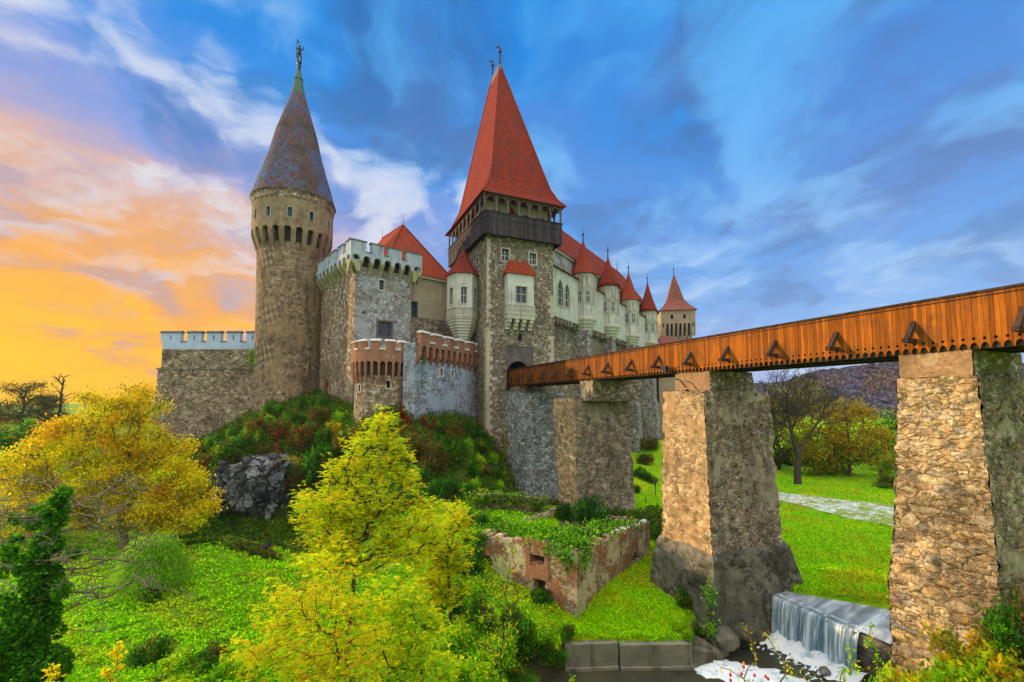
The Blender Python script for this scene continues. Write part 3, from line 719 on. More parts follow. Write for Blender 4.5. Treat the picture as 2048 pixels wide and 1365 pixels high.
# ------------------------------------------------------------------ distant wooded hills
def hill_ridge(name, pts, depth, seed):
    rg = np.random.default_rng(seed)
    nx, ny = 220, 40
    T = np.linspace(0, 1, nx)
    px = np.interp(T, np.linspace(0, 1, len(pts)), [p[0] for p in pts]); pyv = np.interp(T, np.linspace(0, 1, len(pts)), [p[1] for p in pts]); YY = np.interp(T, np.linspace(0, 1, len(pts)), [p[2] for p in pts])
    V = np.zeros((ny, nx, 3))
    for i in range(nx):
        top = P(px[i], pyv[i], YY[i])
        for j in range(ny):
            t = j / (ny - 1) * 1.6
            y = top.y - depth * (1 - t); h = math.sin(min(t, 1) * PI / 2) if t <= 1 else math.cos((t - 1) / .6 * PI / 2)
            V[j, i] = (top.x, y, 1.0 + (top.z - 1) * max(0, h))
    N = rg.normal(0, 1, (ny, nx)); V[:, :, 2] += N * 1.1 * (V[:, :, 2] > 6)
    i = np.arange(nx * ny).reshape(ny, nx)
    F = np.stack([i[:-1, :-1].ravel(), i[:-1, 1:].ravel(), i[1:, 1:].ravel(), i[1:, :-1].ravel()], 1)
    o = fast_mesh(name, V.reshape(-1, 3), F, M['autumn_hill']); tag(o, kind='structure')
hill_ridge('hills', [(900, 770, 420), (1300, 775, 420), (1480, 770, 400), (1560, 770, 380), (1640, 745, 360), (1720, 733, 340), (1800, 728, 330), (1950, 735, 320), (2200, 745, 330), (2600, 760, 350)], 150, 4)

# ------------------------------------------------------------------ water
def sheet(name, pts, z, mat_, kind='structure', step=.5, bump=0.0):
    mb = MB(); mb.face([(x, y, z) for x, y in pts])
    o = mb.build(name, mat_); tag(o, kind=kind); return o
sheet('river', [(-1, 15.5), (10, 15.5), (16, 17), (21, 19), (21, 25), (16.5, 27.6), (13, 27.6), (10.5, 25.4), (3, 25.0), (-1, 24)], -1.9, M['river_water'])
a_ = np.array([WA.x, WA.y]); b_ = np.array([WB.x, WB.y])
_pc = np.array(POOL).mean(0)
sheet('upper_water', [tuple(np.array(q) + (np.array(q) - _pc) / np.hypot(*(np.array(q) - _pc)) * (.35 if i not in (0, 1) else 0)) for i, q in enumerate(POOL)], .40, M['silky_water'])
fp = [(p[0], p[1]) for p in FAR]
mb = MB()
for i in range(len(FAR) - 1):
    d = FAR[i + 1] - FAR[i]; n = np.array([-d[1], d[0]]) / np.hypot(*d)
    if i == 0: n0 = n
    A0, A1 = FAR[i] - n0 * .85, FAR[i] + n0 * .85; B0, B1 = FAR[i + 1] - n * .85, FAR[i + 1] + n * .85; n0 = n
    mb.face([(A0[0], A0[1], .42), (B0[0], B0[1], .42), (B1[0], B1[1], .42), (A1[0], A1[1], .42)])
tag(mb.build('stream', M['silky_water']), kind='structure')
# pale pebble bank before the stream
def gravel_bank():
    near = [Pz(1500, 985, .5), Pz(1560, 1003, .5), Pz(1620, 1020, .5), Pz(1700, 1042, .5), Pz(1800, 1060, .5), Pz(1900, 1085, .5)]
    far = [Pz(1500, 975, .5), Pz(1560, 990, .5), Pz(1620, 997, .5), Pz(1700, 1008, .5), Pz(1800, 1018, .5), Pz(1900, 1030, .5)]
    mb = MB(); n = 8
    for i in range(len(near) - 1):
        for j in range(n):
            q = [near[i].lerp(far[i], j / n), near[i + 1].lerp(far[i + 1], j / n), near[i + 1].lerp(far[i + 1], (j + 1) / n), near[i].lerp(far[i], (j + 1) / n)]
            mb.face([(p.x, p.y, gz(p.x, p.y) + .09) for p in q])
    tag(mb.build('gravel_bank', M['gravel'], smooth=True), kind='structure')
gravel_bank()
# ================================================================== THE CASTLE
A24 = R(23.8)
V24 = Vector((math.cos(A24), math.sin(A24), 0)); U24 = Vector((-math.sin(A24), math.cos(A24), 0))

def finial(parent, x, y, z, h, ball=.16, vane=False, name='finial', mat_='iron'):
    mb = MB(); mb.lathe([(.16, z - .5), (.09, z + h * .22), (.05, z + h * .5), (.02, z + h)], x, y, 8)
    mb.ball((x, y, z + h * .52), ball, 10); mb.ball((x, y, z + h * .3), ball * .6, 8)
    if vane:
        mb.box(x - .38, x - .03, y - .015, y + .015, z + h * .68, z + h * .8); mb.face([(x - .38, y, z + h * .62), (x - .6, y, z + h * .78), (x - .38, y, z + h * .86)])
        mb.box(x - .12, x + .3, y - .012, y + .012, z + h * .72, z + h * .75)
    return mb.build(name, M[mat_], parent)

def quoins(mb, T1, T2, z0, z1, w=.55, h=.42, seed=1, gap=0.0):
    r = random.Random(seed); z = z0; k = 0
    while z < z1 - .2:
        hh = h * r.uniform(.8, 1.2); a = w * (1.0 if k % 2 else .62) * r.uniform(.85, 1.15)
        if r.random() > gap:
            mb.tbox(T1, 0, a, z + .015, min(z1, z + hh) - .015, -.035, .2)
            if T2: mb.tbox(T2, 0, w * (.62 if k % 2 else 1.0), z + .017, min(z1, z + hh) - .017, -.034, .2)
        z += hh; k += 1

def gate_tower():
    F = Frame(-3.1, 54.7, 0.5, A24)
    t = F.thing('gate_tower', 'tall grey rubble gate tower with the steepest red roof and a timber gallery', 'tower')
    W, D = F.fy(1107, 600)[0], 13.0
    zt = F.fy(968, 462, -.9)[1]
    xa, za = F.fy(1014, 772); xb, zb = F.fy(1059.5, 724)
    px0, pz0 = F.fy(1012, 760); px1, pz1 = F.fy(1066.5, 696)
    deck = za - .2
    ops = [(xa, xb, deck - .4, zb, 'a')]
    wins = []
    for (x0, y0, x1, y1) in ((1003.5, 521.5, 1018, 499.5), (1059, 528.5, 1072, 508)):
        a, b = F.fy(x0, y0); c, d = F.fy(x1, y1); wins.append((a, c, b, d))
    a, b = F.fy(1037, 681); c, d = F.fy(1044, 669); hole = (a, c, b, d)
    mb = MB(); mb.wall(flat(), 0, W, 0, zt, ops + wins + [hole], .5)
    s0 = F.fx(953, 531)[0]; lw = (F.fx(957.5, 531)[0], F.fx(953, 531)[0], F.fx(955, 531)[1], F.fx(955, 517)[1])
    mb.wall(sideL(), 0, D, 0, zt, [lw], .45)
    mb.wall(sideR(W), 0, D, 0, zt); mb.wall(flat(D), 0, W, 0, zt); mb.face([(0, 0, zt), (W, 0, zt), (W, D, zt), (0, D, zt)])
    mb.build('wall', M['rubble_keep'], t, flip=False)
    for o in wins: window(flat(), o, t, .4, 2, 2, .09, .16)
    window(sideL(), lw, t, .4, 1, 2, .07, .1)
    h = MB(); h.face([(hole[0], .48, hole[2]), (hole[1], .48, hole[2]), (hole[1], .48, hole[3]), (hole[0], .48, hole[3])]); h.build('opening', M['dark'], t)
    g = MB(); g.wall(flat(-.03), px0, px1, deck, pz1, [(xa - .01, xb + .01, deck, zb + .01, 'a')], .1)
    g.tbox(flat(), px0 - .1, px1 + .1, pz1, pz1 + .12, -.08, .1)
    g.build('drawbridge_panel', M['grey_panel'], t, flip=False)
    ps = MB(); ps.wall(sideL(xa), .5, 6, deck - .4, zb + .3); ps.wall(sideR(xb), .5, 6, deck - .4, zb + .3); ps.face([(xa, 6, deck - .4), (xb, 6, deck - .4), (xb, 6, zb + .3), (xa, 6, zb + .3)])
    ps.face([(xa, .5, zb + .3), (xb, .5, zb + .3), (xb, 6, zb + .3), (xa, 6, zb + .3)]); ps.face([(xa, 0, deck - .35), (xb, 0, deck - .35), (xb, 6, deck - .35), (xa, 6, deck - .35)])
    ps.build('gate_passage', M['grey_panel'], t, flip=False)
    zq0 = F.fy(975, 880)[1]; zq1 = F.fy(975, 655)[1]
    quoins(q := MB(), flat(), lambda s, z, d: (d, s, z), zq0, zq1, .75, .5, 3); q.build('quoins', M['quoin'], t); quoins(q := MB(), flat(), None, F.fy(970, 640)[1], zt - .3, .5, .45, 9); q.build('quoins', M['quoin'], t)
    quoins(q := MB(), lambda s, z, d: (W - s, d, z), None, F.fy(1100, 735)[1], F.fy(1100, 672)[1], .8, .5, 4); q.build('quoins', M['quoin'], t); quoins(q := MB(), lambda s, z, d: (W - s, d, z), None, F.fy(1100, 635)[1], F.fy(1100, 592)[1], .8, .5, 5); q.build('quoins', M['quoin'], t)
    # ---- the timber gallery
    OV = 1.0
    gx0, gz_top = F.fy(968, 421, -OV); _, gz_bot = F.fy(968, 466, -OV); gx1 = F.fy(1124, 446, -OV)[0]
    ov = -gx0; gy0 = -OV; gy1 = D + 1.6
    _, eave = F.fy(968, 385, -OV)
    fl = MB(); fl.box(gx0 + .1, gx1 - .1, gy0 + .1, gy1 - .1, gz_bot + .45, gz_bot + .65)
    for i in range(9): x = gx0 + .5 + (gx1 - gx0 - 1) * i / 8; fl.box(x - .1, x + .1, gy0 + .12, gy1 - .12, gz_bot + .2, gz_bot + .45)
    fl.build('gallery_floor', M['bridge_under'], t)
    def boards(T, a, b, name):
        mb = MB(); n = int(round((b - a) / .3)); w = (b - a) / n
        for i in range(n):
            x = a + i * w; m_ = x + w / 2; dz = rnd.uniform(-.03, .03)
            out = [(x, gz_top), (x, gz_bot + .2), (x + w * .12, gz_bot + .08 + dz), (m_ - w * .18, gz_bot + dz), (m_ + w * .18, gz_bot + dz), (x + w * .88, gz_bot + .08 + dz), (x + w, gz_bot + .2), (x + w, gz_top)]
            d0 = rnd.uniform(-.015, .015)
            uv = [(p[0] + i * .001, p[1]) for p in out]
            mb.face([T(p[0], p[1], d0) for p in out], uv); mb.face([T(p[0], p[1], d0 + .06) for p in reversed(out)], list(reversed(uv)))
            for p, q2 in zip(out, out[1:] + out[:1]): mb.face([T(p[0], p[1], d0), T(q2[0], q2[1], d0), T(q2[0], q2[1], d0 + .06), T(p[0], p[1], d0 + .06)])
        mb.tbox(T, a - .05, b + .05, gz_top, gz_top + .12, -.1, .2); mb.tbox(T, a, b, gz_top - .75, gz_top - .63, -.05, -.02)
        return mb.build('gallery_parapet', M['gallery_board'], t)
    TF = flat(gy0); TL = sideL(gx0); TR = sideR(gx1); TB = lambda s, z, d: (s, gy1 - d, z)
    boards(TF, gx0, gx1, 'f'); boards(TL, gy0, gy1, 'l'); boards(TR, gy0, gy1, 'r'); boards(TB, gx0, gx1, 'b')
    def arcade(T, a, b, n):
        w = (b - a) / n
        for i in range(n + 1):
            mb = MB(); x = a + w * i
            mb.tbox(T, x - .09, x + .09, gz_top + .12, eave, .02, .2)
            for sgn in ((1, -1) if 0 < i < n else ((1,) if i == 0 else (-1,))):
                pts = []
                for k in range(6):
                    ph = k / 5 * PI / 2
                    pts.append((x + sgn * (.06 + (w / 2 - .06) * (1 - math.cos(ph))), gz_top + .12 + (eave - gz_top - .12) * (.42 + .5 * math.sin(ph))))
                for p, q2 in zip(pts, pts[1:]):
                    r4 = [[T(p[0], p[1], .06), T(p[0], p[1] + .13, .06), T(p[0], p[1] + .13, .16), T(p[0], p[1], .16)], [T(q2[0], q2[1], .06), T(q2[0], q2[1] + .13, .06), T(q2[0], q2[1] + .13, .16), T(q2[0], q2[1], .16)]]
                    mb.loft(r4)
                mb.tbox(T, x + sgn * .3 - .04, x + sgn * .3 + .04, gz_top + .12 + (eave - gz_top) * .62, eave, .07, .15)
            mb.build('arcade_post', M['gallery_post'], t)
    arcade(TF, gx0 + .15, gx1 - .15, 7); arcade(TL, gy0 + .15, gy1 - .15, 9); arcade(TR, gy0 + .15, gy1 - .15, 9)
    core = MB(); core.box(.3, W - .3, .9, D - .3, zt - .1, eave + .4)
    core.build('gallery_core', M['beige_plaster'], t)
    for i in range(4):
        x = 1.2 + i * 2.1; y = 2.2 + i * 2.6
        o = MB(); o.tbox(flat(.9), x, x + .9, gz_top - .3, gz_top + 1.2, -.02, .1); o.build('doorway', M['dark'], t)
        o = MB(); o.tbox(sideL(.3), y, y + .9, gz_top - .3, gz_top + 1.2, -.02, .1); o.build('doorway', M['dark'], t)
    bm_ = MB(); bm_.tbox(TF, gx0 - .1, gx1 + .1, eave, eave + .2, -.12, .25); bm_.tbox(TL, gy0 - .1, gy1 + .1, eave + .003, eave + .2, -.12, .25); bm_.tbox(TR, gy0 - .1, gy1 + .1, eave + .003, eave + .2, -.12, .25); bm_.build('eave_beam', M['gallery_post'], t)
    # ---- the roof: flared foot, then very steep to a short ridge
    ap0 = F.wor(*[0, 0]);
    rx, rz = None, None
    # ridge ends lie above the middle of the gallery
    xm = (gx0 + gx1) / 2
    q0 = F.fx(1000, 131, xm); q1 = F.fx(985, 150, xm)
    e = .42
    def rect(ins, z): return [(gx0 - e + ins, gy0 - e + ins, z), (gx1 + e - ins, gy0 - e + ins, z), (gx1 + e - ins, gy1 + e - ins, z), (gx0 - e + ins, gy1 + e - ins, z)]
    _, zk = F.fy(979, 357, gy0 + 1.3)
    rz_ = q0[1]; ya = q0[0]; yb = max(q1[0], ya + 2.2)
    print('keep', W, D, 'gal', gx0, gx1, 'ridge', ya, yb, rz_, 'eave', eave, zk, F.o.z)
    A = rect(0, eave + .02); B = rect(.75, eave + .95); K = rect(1.5, zk); K2 = rect(1.95, zk + 1.6)
    Tp = [(xm - .1, ya, rz_), (xm + .1, ya, rz_), (xm + .1, yb, rz_), (xm - .1, yb, rz_)]
    rf = MB(); rf.loft([A, B, K, K2, Tp], True, True); rf.build('roof', M['roof_tile'], t)
    hp = MB()
    for i in range(4):
        pts = [Vector(r_[i]) for r_ in (A, B, K, K2, Tp)]
        hp.tube([p + Vector((0, 0, .03)) for p in pts], .11, 6)
    hp.build('hip_tiles', M['roof_tile_bright'], t)
    c = MB(); c.loft([[(xm - .42, ya - .42, rz_ - 1.9), (xm + .42, ya - .42, rz_ - 1.9), (xm + .42, yb + .42, rz_ - 1.9), (xm - .42, yb + .42, rz_ - 1.9)],
                      [(xm - .16, ya - .16, rz_ + .1), (xm + .16, ya - .16, rz_ + .1), (xm + .16, yb + .16, rz_ + .1), (xm - .16, yb + .16, rz_ + .1)]]); c.build('ridge_cap', M['lead'], t)
    hh = (131 - 92) / FPX * 62
    for y in (ya, yb):
        fm = MB(); fm.lathe([(.42, rz_ - 1.2), (.16, rz_ + .5), (.07, rz_ + 1.3)], xm, y, 8)
        f = finial(t, xm, y, rz_ + .8, hh * .95, .27, True)
    # ---- the front oriel
    y_ = -1.0
    x0, zb_ = F.fy(1015.5, 628, y_); x1, _ = F.fy(1068, 628, y_); _, zt_ = F.fy(1016, 546, y_); 
    wa, wz0 = F.fy(1032.5, 605, y_); wb, wz1 = F.fy(1053.5, 575, y_)
    ob = MB(); T = flat(y_); zf = zb_ + .02
    ob.wall(T, x0, x1, zf, zt_, [(wa, wb, wz0, wz1)], .25); ob.wall(lambda s, z, d: (x0 + d, s, z), y_, 0, zf, zt_); ob.wall(lambda s, z, d: (x1 - d, s, z), y_, 0, zf, zt_); ob.face([(x0, y_, zf), (x1, y_, zf), (x1, 0, zf), (x0, 0, zf)])
    orl = ob.build('oriel', M['white_plaster'], t, flip=False)
    window(T, (wa, wb, wz0, wz1), orl, .25, 2, 2, .08, .12, .05, cross=.55)
    bal = MB(); _, zbt = F.fy(1016, 608, y_)
    for TT, a, b in ((flat(y_ - .12), x0 - .12, x1 + .12), (lambda s, z, d: (x0 - .12 + d, s, z), y_ - .12, 0)):
        bal.tbox(TT, a, b, zbt - .12, zbt, -.04, .12); bal.tbox(TT, a, b, zf, zf + .2, -.04, .12)
        bal.tbox(TT, a, b, zf + .2, zbt - .12, .05, .11)
        n = max(2, int((b - a) / .62)); w = (b - a) / n
        for i in range(n):
            for k in range(2):
                c0 = a + w * (i + .25 + .5 * k); zc = (zf + zbt) / 2 + .05
                r_ = min(w * .23, (zbt - zf - .32) * .36)
                ring = [[TT(c0 + (r_ + dr) * math.cos(2 * PI * j / 10), zc + (r_ + dr) * math.sin(2 * PI * j / 10), dd) for dr, dd in ((-.05, 0), (.05, 0), (.05, .06), (-.05, .06))] for j in range(11)]
                bal.loft(ring, False, False)
            bal.tbox(TT, a + w * i - .05, a + w * i + .05, zf + .2, zbt - .12, -.02, .1)
    bal.build('balustrade', M['limestone'], orl)
    br = MB(); _, zc0 = F.fy(1016, 653, y_)
    br.box(x0 - .1, x1 + .1, y_ - .1, 0, zf - .55, zf - .01)
    for i in range(4):
        a = x0 + (x1 - x0 - .55) * i / 3
        for k in range(3): br.box(a + .002 * k, a + .55 - .002 * k, y_ * (1 - .3 * k), 0, zf - .55 - .42 * (k + 1), zf - .55 - .42 * k - .004)
    br.build('corbel_base', M['limestone'], orl)
    _, zr = F.fy(1030, 521, y_ + .4)
    rf = MB(); rf.loft([[(x0 - .25, y_ - .25, zt_), (x1 + .25, y_ - .25, zt_), (x1 + .25, 0, zt_), (x0 - .25, 0, zt_)],
                        [(x0 + .55, y_ + .55, zr), (x1 - .55, y_ + .55, zr), (x1 - .55, 0, zr), (x0 + .55, 0, zr)]]); rf.build('oriel_roof', M['roof_tile_bright'], orl)
    return F, t, W, D
KF, keep, KW, KD = gate_tower()

def corner_bay():
    """white polygonal bay hung in the corner left of the gate tower"""
    c = P(926, 590, 57.6); F = Frame(c.x, c.y, 20.0, A24)
    t = F.thing('corner_bay_window', 'white corner bay with a pointed red roof, hung on stepped stone beside the gate tower', 'bay window')
    r = 31 / FPX * 57.6 * 1.02
    zz = lambda py: P(926, py, 57.6).z - 20.0
    n = 6; a0 = R(-90 - 30) - R(14)
    ang = [a0 + 2 * PI * i / n for i in range(n)]
    pt = [(r * math.cos(a), r * math.sin(a)) for a in ang]
    z_top, z_wall, z_sill, z_cor, z_low = zz(553), zz(612), zz(637), zz(680), zz(692)
    wl = MB(); ops = {}
    for i in range(n):
        p, q = Vector((*pt[i], 0)), Vector((*pt[(i + 1) % n], 0)); L = (q - p).length; e = (q - p) / L; nn = Vector((e.y, -e.x, 0))
        T = (lambda p, e, nn: lambda s, z, d: tuple(p + e * s - nn * d + Vector((0, 0, z))))(p, e, nn)
        o = (L * .32, L * .68, zz(613), zz(581)) if i in (5, 0, 1) else None
        wl.wall(T, 0, L, z_sill, z_top, [o] if o else [], .25); ops[i] = (T, o, L)
    b = wl.build('wall', M['white_plaster'], t, flip=False)
    for i in (5, 0, 1): window(ops[i][0], ops[i][1], b, .25, 2, 2, .07, .1, .04)
    ba = MB(); st = MB()
    for i in range(n):
        T, _, L = ops[i]
        ba.tbox(T, -.05, L + .05, z_sill + .95, z_sill + 1.12, -.16, .1); ba.tbox(T, -.05, L + .05, z_sill - .1, z_sill + .1, -.16, .1)
        ba.tbox(T, 0, L, z_sill + .1, z_sill + .95, -.06, .02)
        m_ = 4
        for k in range(m_):
            c0 = L * (k + .5) / m_; zc = z_sill + .52
            ring = [[T(c0 + (.19 + dr) * math.cos(2 * PI * j / 10), zc + (.24 + dr) * math.sin(2 * PI * j / 10), dd) for dr, dd in ((-.05, -.12), (.05, -.12), (.05, -.05), (-.05, -.05))] for j in range(11)]
            ba.loft(ring, False, False)
        st.tbox(T, -.02, .1, z_sill + 1.1, z_top, -.05, .02)
    ba.build('balustrade', M['limestone'], b)
    st.build('corner_shafts', M['limestone'], b)
    prof = []
    k = 8
    for i in range(k):
        rr = (r + .1) * (1 - .62 * (i / k) ** 1.15); z1 = z_sill - .1 - (z_sill - z_cor) * i / k; z0 = z_sill - .1 - (z_sill - z_cor) * (i + 1) / k
        prof += [(rr, z1), (rr, z0 + .12), (rr * .96, z0 + .05)]
    prof += [(r * .36, z_cor), (r * .2, z_low - 1.5)]
    cb = MB(); cb.lathe(list(reversed(prof)), 0, 0, n, True, True, a0); cb.build('corbel_base', M['limestone'], t)
    rf = MB(); za = zz(497)
    rf.lathe([(r + .32, z_top - .05), (r * .82, z_top + .9), (r * .42, z_top + (za - z_top) * .55), (.06, za)], 0, 0, n, True, True, a0); ro = rf.build('roof', M['roof_tile'], t)
    finial(ro, 0, 0, za - .1, 1.6, .16)
corner_bay()

def round_tower():
    c = P(588, 430, 62); F = Frame(c.x, c.y, 6.0, math.atan2(-c.x, c.y) * 1.0)
    t = F.thing('round_tower', 'round brown tower with tall glazed-tile cone and a statue on its tip', 'tower')
    zz = lambda py, px=588: P(px, py, 62).z - 6.0
    px2m = 62 / FPX * .905
    rb = 71 * px2m; rd = 83 * px2m
    ztop, zdr, zco = zz(413), zz(480), zz(515)
    T = rnd_wall(0, 0, rb); TD = rnd_wall(0, 0, rd)
    mb = MB(); mb.lathe([(rb * .985, 0), (rb * .955, zz(800)), (rb * .95, zz(700)), (rb * .975, zz(600)), (rb, zz(520)), (rb, zdr + 1.0)], 0, 0, 64, False, True); mb.build('shaft', M['tower_diamond'], t, smooth=True)
    # drum on corbels
    n = 22; per = 2 * PI * rd; w = per / n; th = .62
    ops = []; ah = .35
    dm = MB()
    za = zdr - .2
    opn = [(w * i + th / 2, w * (i + 1) - th / 2, za, za + ah, 'a') for i in range(n)]
    wz0, wz1 = zz(462), zz(443)
    wins = []
    for px in (510, 535, 579, 623, 658):
        d = ray(px, 450); p = F.loc(P(px, 450, 60)); 
        # angle round the drum
        o = F.loc(Vector((0, 0, CAMZ))); dl = Vector((d.dot(F.ex), d.dot(F.ey)))
        a_ = dl.dot(dl); b_ = 2 * (o.x * dl.x + o.y * dl.y); c_ = o.x ** 2 + o.y ** 2 - rd ** 2; disc = b_ * b_ - 4 * a_ * c_
        if disc < 0: continue
        s_ = (-b_ - math.sqrt(disc)) / (2 * a_); q = Vector((o.x + dl.x * s_, o.y + dl.y * s_)); ph = math.atan2(q.x, -q.y)
        wins.append(((ph * rd) % per - .3, (ph * rd) % per + .3, wz0, wz1, 'a'))
    dm.wall(TD, 0, per, za, ztop, opn + wins, .45, step=.7)
    for i in range(n): dm.corbel(TD, w * i - th / 2, w * i + th / 2, zco, za + .002, 0.0, .3) if False else dm.loft([[TD(w * i + s * th / 2, z, dd) for s, dd in ((-1, d), (1, d), (1, rd - rb + .3), (-1, rd - rb + .3))] for z, d in ((zco, (rd - rb) * .95), (zco + (za - zco) * .4, (rd - rb) * .5), (za - .25, .02), (za + .002, 0))])
    dm.build('drum', M['drum_plaster'], t, flip=False)
    sb = MB(); sb.lathe([(rb + .05, zco + (za - zco) * .35), (rb + .05, za + ah)], 0, 0, 64, False, False); sb.build('machicolation_back', M['slot_shade'], t, smooth=True)  # dark ring added behind the slots as their painted shade
    ring = MB(); ring.lathe([(rd + .02, ztop - .9), (rd + .1, ztop - .75), (rd + .1, ztop - .1), (rd + .28, ztop + .1), (rd + .28, ztop + .35)], 0, 0, 64, False, False); ring.build('cornice', M['rubble_brown'], t, smooth=False)
    for o in wins: window(TD, o, t, .4, 1, 1, .03, .07, .03)
    r = lambda wpx: wpx / 2 * px2m
    prof = [(r(177), ztop + .15), (r(173), ztop + .45), (r(150), zz(372)), (r(131), zz(345)), (r(112), zz(318)), (r(88), zz(272)), (r(58), zz(230)), (r(30), zz(191))]
    rf = MB(); rf.lathe(prof, 0, 0, 64, True, True); rf.build('roof', M['roof_glazed'], t, smooth=True)
    cap = MB(); cap.lathe([(r(32), zz(193)), (r(17), zz(161)), (r(20), zz(160)), (r(17), zz(157)), (r(9), zz(144)), (.1, zz(143))], 0, 0, 16); cap.build('copper_cap', M['copper_green'], t)
    pe = MB(); pe.lathe([(r(9.5), zz(145)), (r(7), zz(138)), (r(9.5), zz(133)), (r(7), zz(130)), (r(11), zz(127)), (r(10), zz(124)), (r(5), zz(123.5))], 0, 0, 12); pe.build('pedestal', M['bronze'], t)
    # a small armoured figure holding a lance with a pennant
    z0 = zz(124); H = zz(90) - z0; sx = H / 1.8
    f = MB()
    for s in (-1, 1): f.tube([(s * .13 * sx, 0, z0), (s * .14 * sx, .02, z0 + .45 * sx), (s * .1 * sx, 0, z0 + .9 * sx)], [.07 * sx, .085 * sx, .11 * sx], 8)
    f.lathe([(.15 * sx, z0 + .82 * sx), (.17 * sx, z0 + .95 * sx), (.15 * sx, z0 + 1.1 * sx), (.21 * sx, z0 + 1.35 * sx), (.17 * sx, z0 + 1.46 * sx), (.07 * sx, z0 + 1.5 * sx), (.065 * sx, z0 + 1.56 * sx)], 0, 0, 12)
    f.ball((0, 0, z0 + 1.66 * sx), .115 * sx, 10, 1.2)
    f.tube([(-.2 * sx, 0, z0 + 1.4 * sx), (-.3 * sx, -.05 * sx, z0 + 1.15 * sx), (-.24 * sx, -.2 * sx, z0 + .95 * sx)], [.07 * sx, .06 * sx, .05 * sx], 7)
    f.tube([(.2 * sx, 0, z0 + 1.4 * sx), (.36 * sx, -.03 * sx, z0 + 1.3 * sx), (.3 * sx, -.15 * sx, z0 + 1.6 * sx)], [.07 * sx, .06 * sx, .05 * sx], 7)
    st = f.build('statue', M['bronze'], t, smooth=True)
    l = MB(); l.tube([(-.26 * sx, -.2 * sx, z0), (-.24 * sx, -.2 * sx, z0 + 2.15 * sx)], .035 * sx, 6)
    l.face([(-.24 * sx, -.2 * sx, z0 + 2.1 * sx), (.05 * sx, -.12 * sx, z0 + 2.0 * sx), (-.02 * sx, -.18 * sx, z0 + 1.88 * sx), (-.24 * sx, -.2 * sx, z0 + 1.8 * sx)]); l.build('lance', M['bronze'], st)
    return F, rb
def diamond_mat():
    # weathered render with the remains of a painted lozenge pattern on its west side
    m = M['tower_render'].copy(); m.name = 'tower_diamond'; M['tower_diamond'] = m
    g = G(m.node_tree)
    b = [n for n in g.nodes if n.type == 'BSDF_PRINCIPLED'][0]
    src = b.inputs['Base Color'].links[0].from_socket
    u = uvc(g); p = wpos(g)
    su = g.n('ShaderNodeSeparateXYZ', {0: g.map(u, (1, 1, 1), (0, 0, R(-14)))}, out=None)
    a = g.m('SINE', g.m('ADD', g.m('MULTIPLY', su.outputs[0], 4.6), g.m('MULTIPLY', su.outputs[1], 3.2)))
    bb = g.m('SINE', g.m('SUBTRACT', g.m('MULTIPLY', su.outputs[0], 4.6), g.m('MULTIPLY', su.outputs[1], 3.2)))
    d = g.m('MULTIPLY', a, bb)
    k = g.m('MULTIPLY', g.ss(g.noise(p, .35, 5, .6), .44, .60), g.ss(g.m('ADD', g.n('ShaderNodeSeparateXYZ', {0: p}, out=0), g.m('MULTIPLY', g.noise(p, .5, 4), 2.5)), -28.2, -30.0))
    d = g.m('ADD', d, g.m('MULTIPLY', g.m('SUBTRACT', g.noise(p, 1.2, 5, .65), .5), 1.4))
    c = g.mix(g.m('MULTIPLY', g.ss(d, .05, .5), g.m('MULTIPLY', k, .75)), src, (.13, .085, .055))
    c = g.mix(g.m('MULTIPLY', g.ss(d, -.15, -.6), g.m('MULTIPLY', k, .6)), c, (.46, .34, .19))
    g.links.new(c, b.inputs['Base Color'])
diamond_mat()
RF, RTR = round_tower()

def merlons(mb, cap, T, spans, z0, z1, capz=.12, d0=0.0, d1=.55, seg=1, ov=.1, rise=.22):
    for a, b in spans:
        mb.tbox(T, a, b, z0, z1, d0, d1, seg); cap.tcap(T, a - ov, b + ov, z1, capz, d0 - ov, d1 + ov, seg, rise)

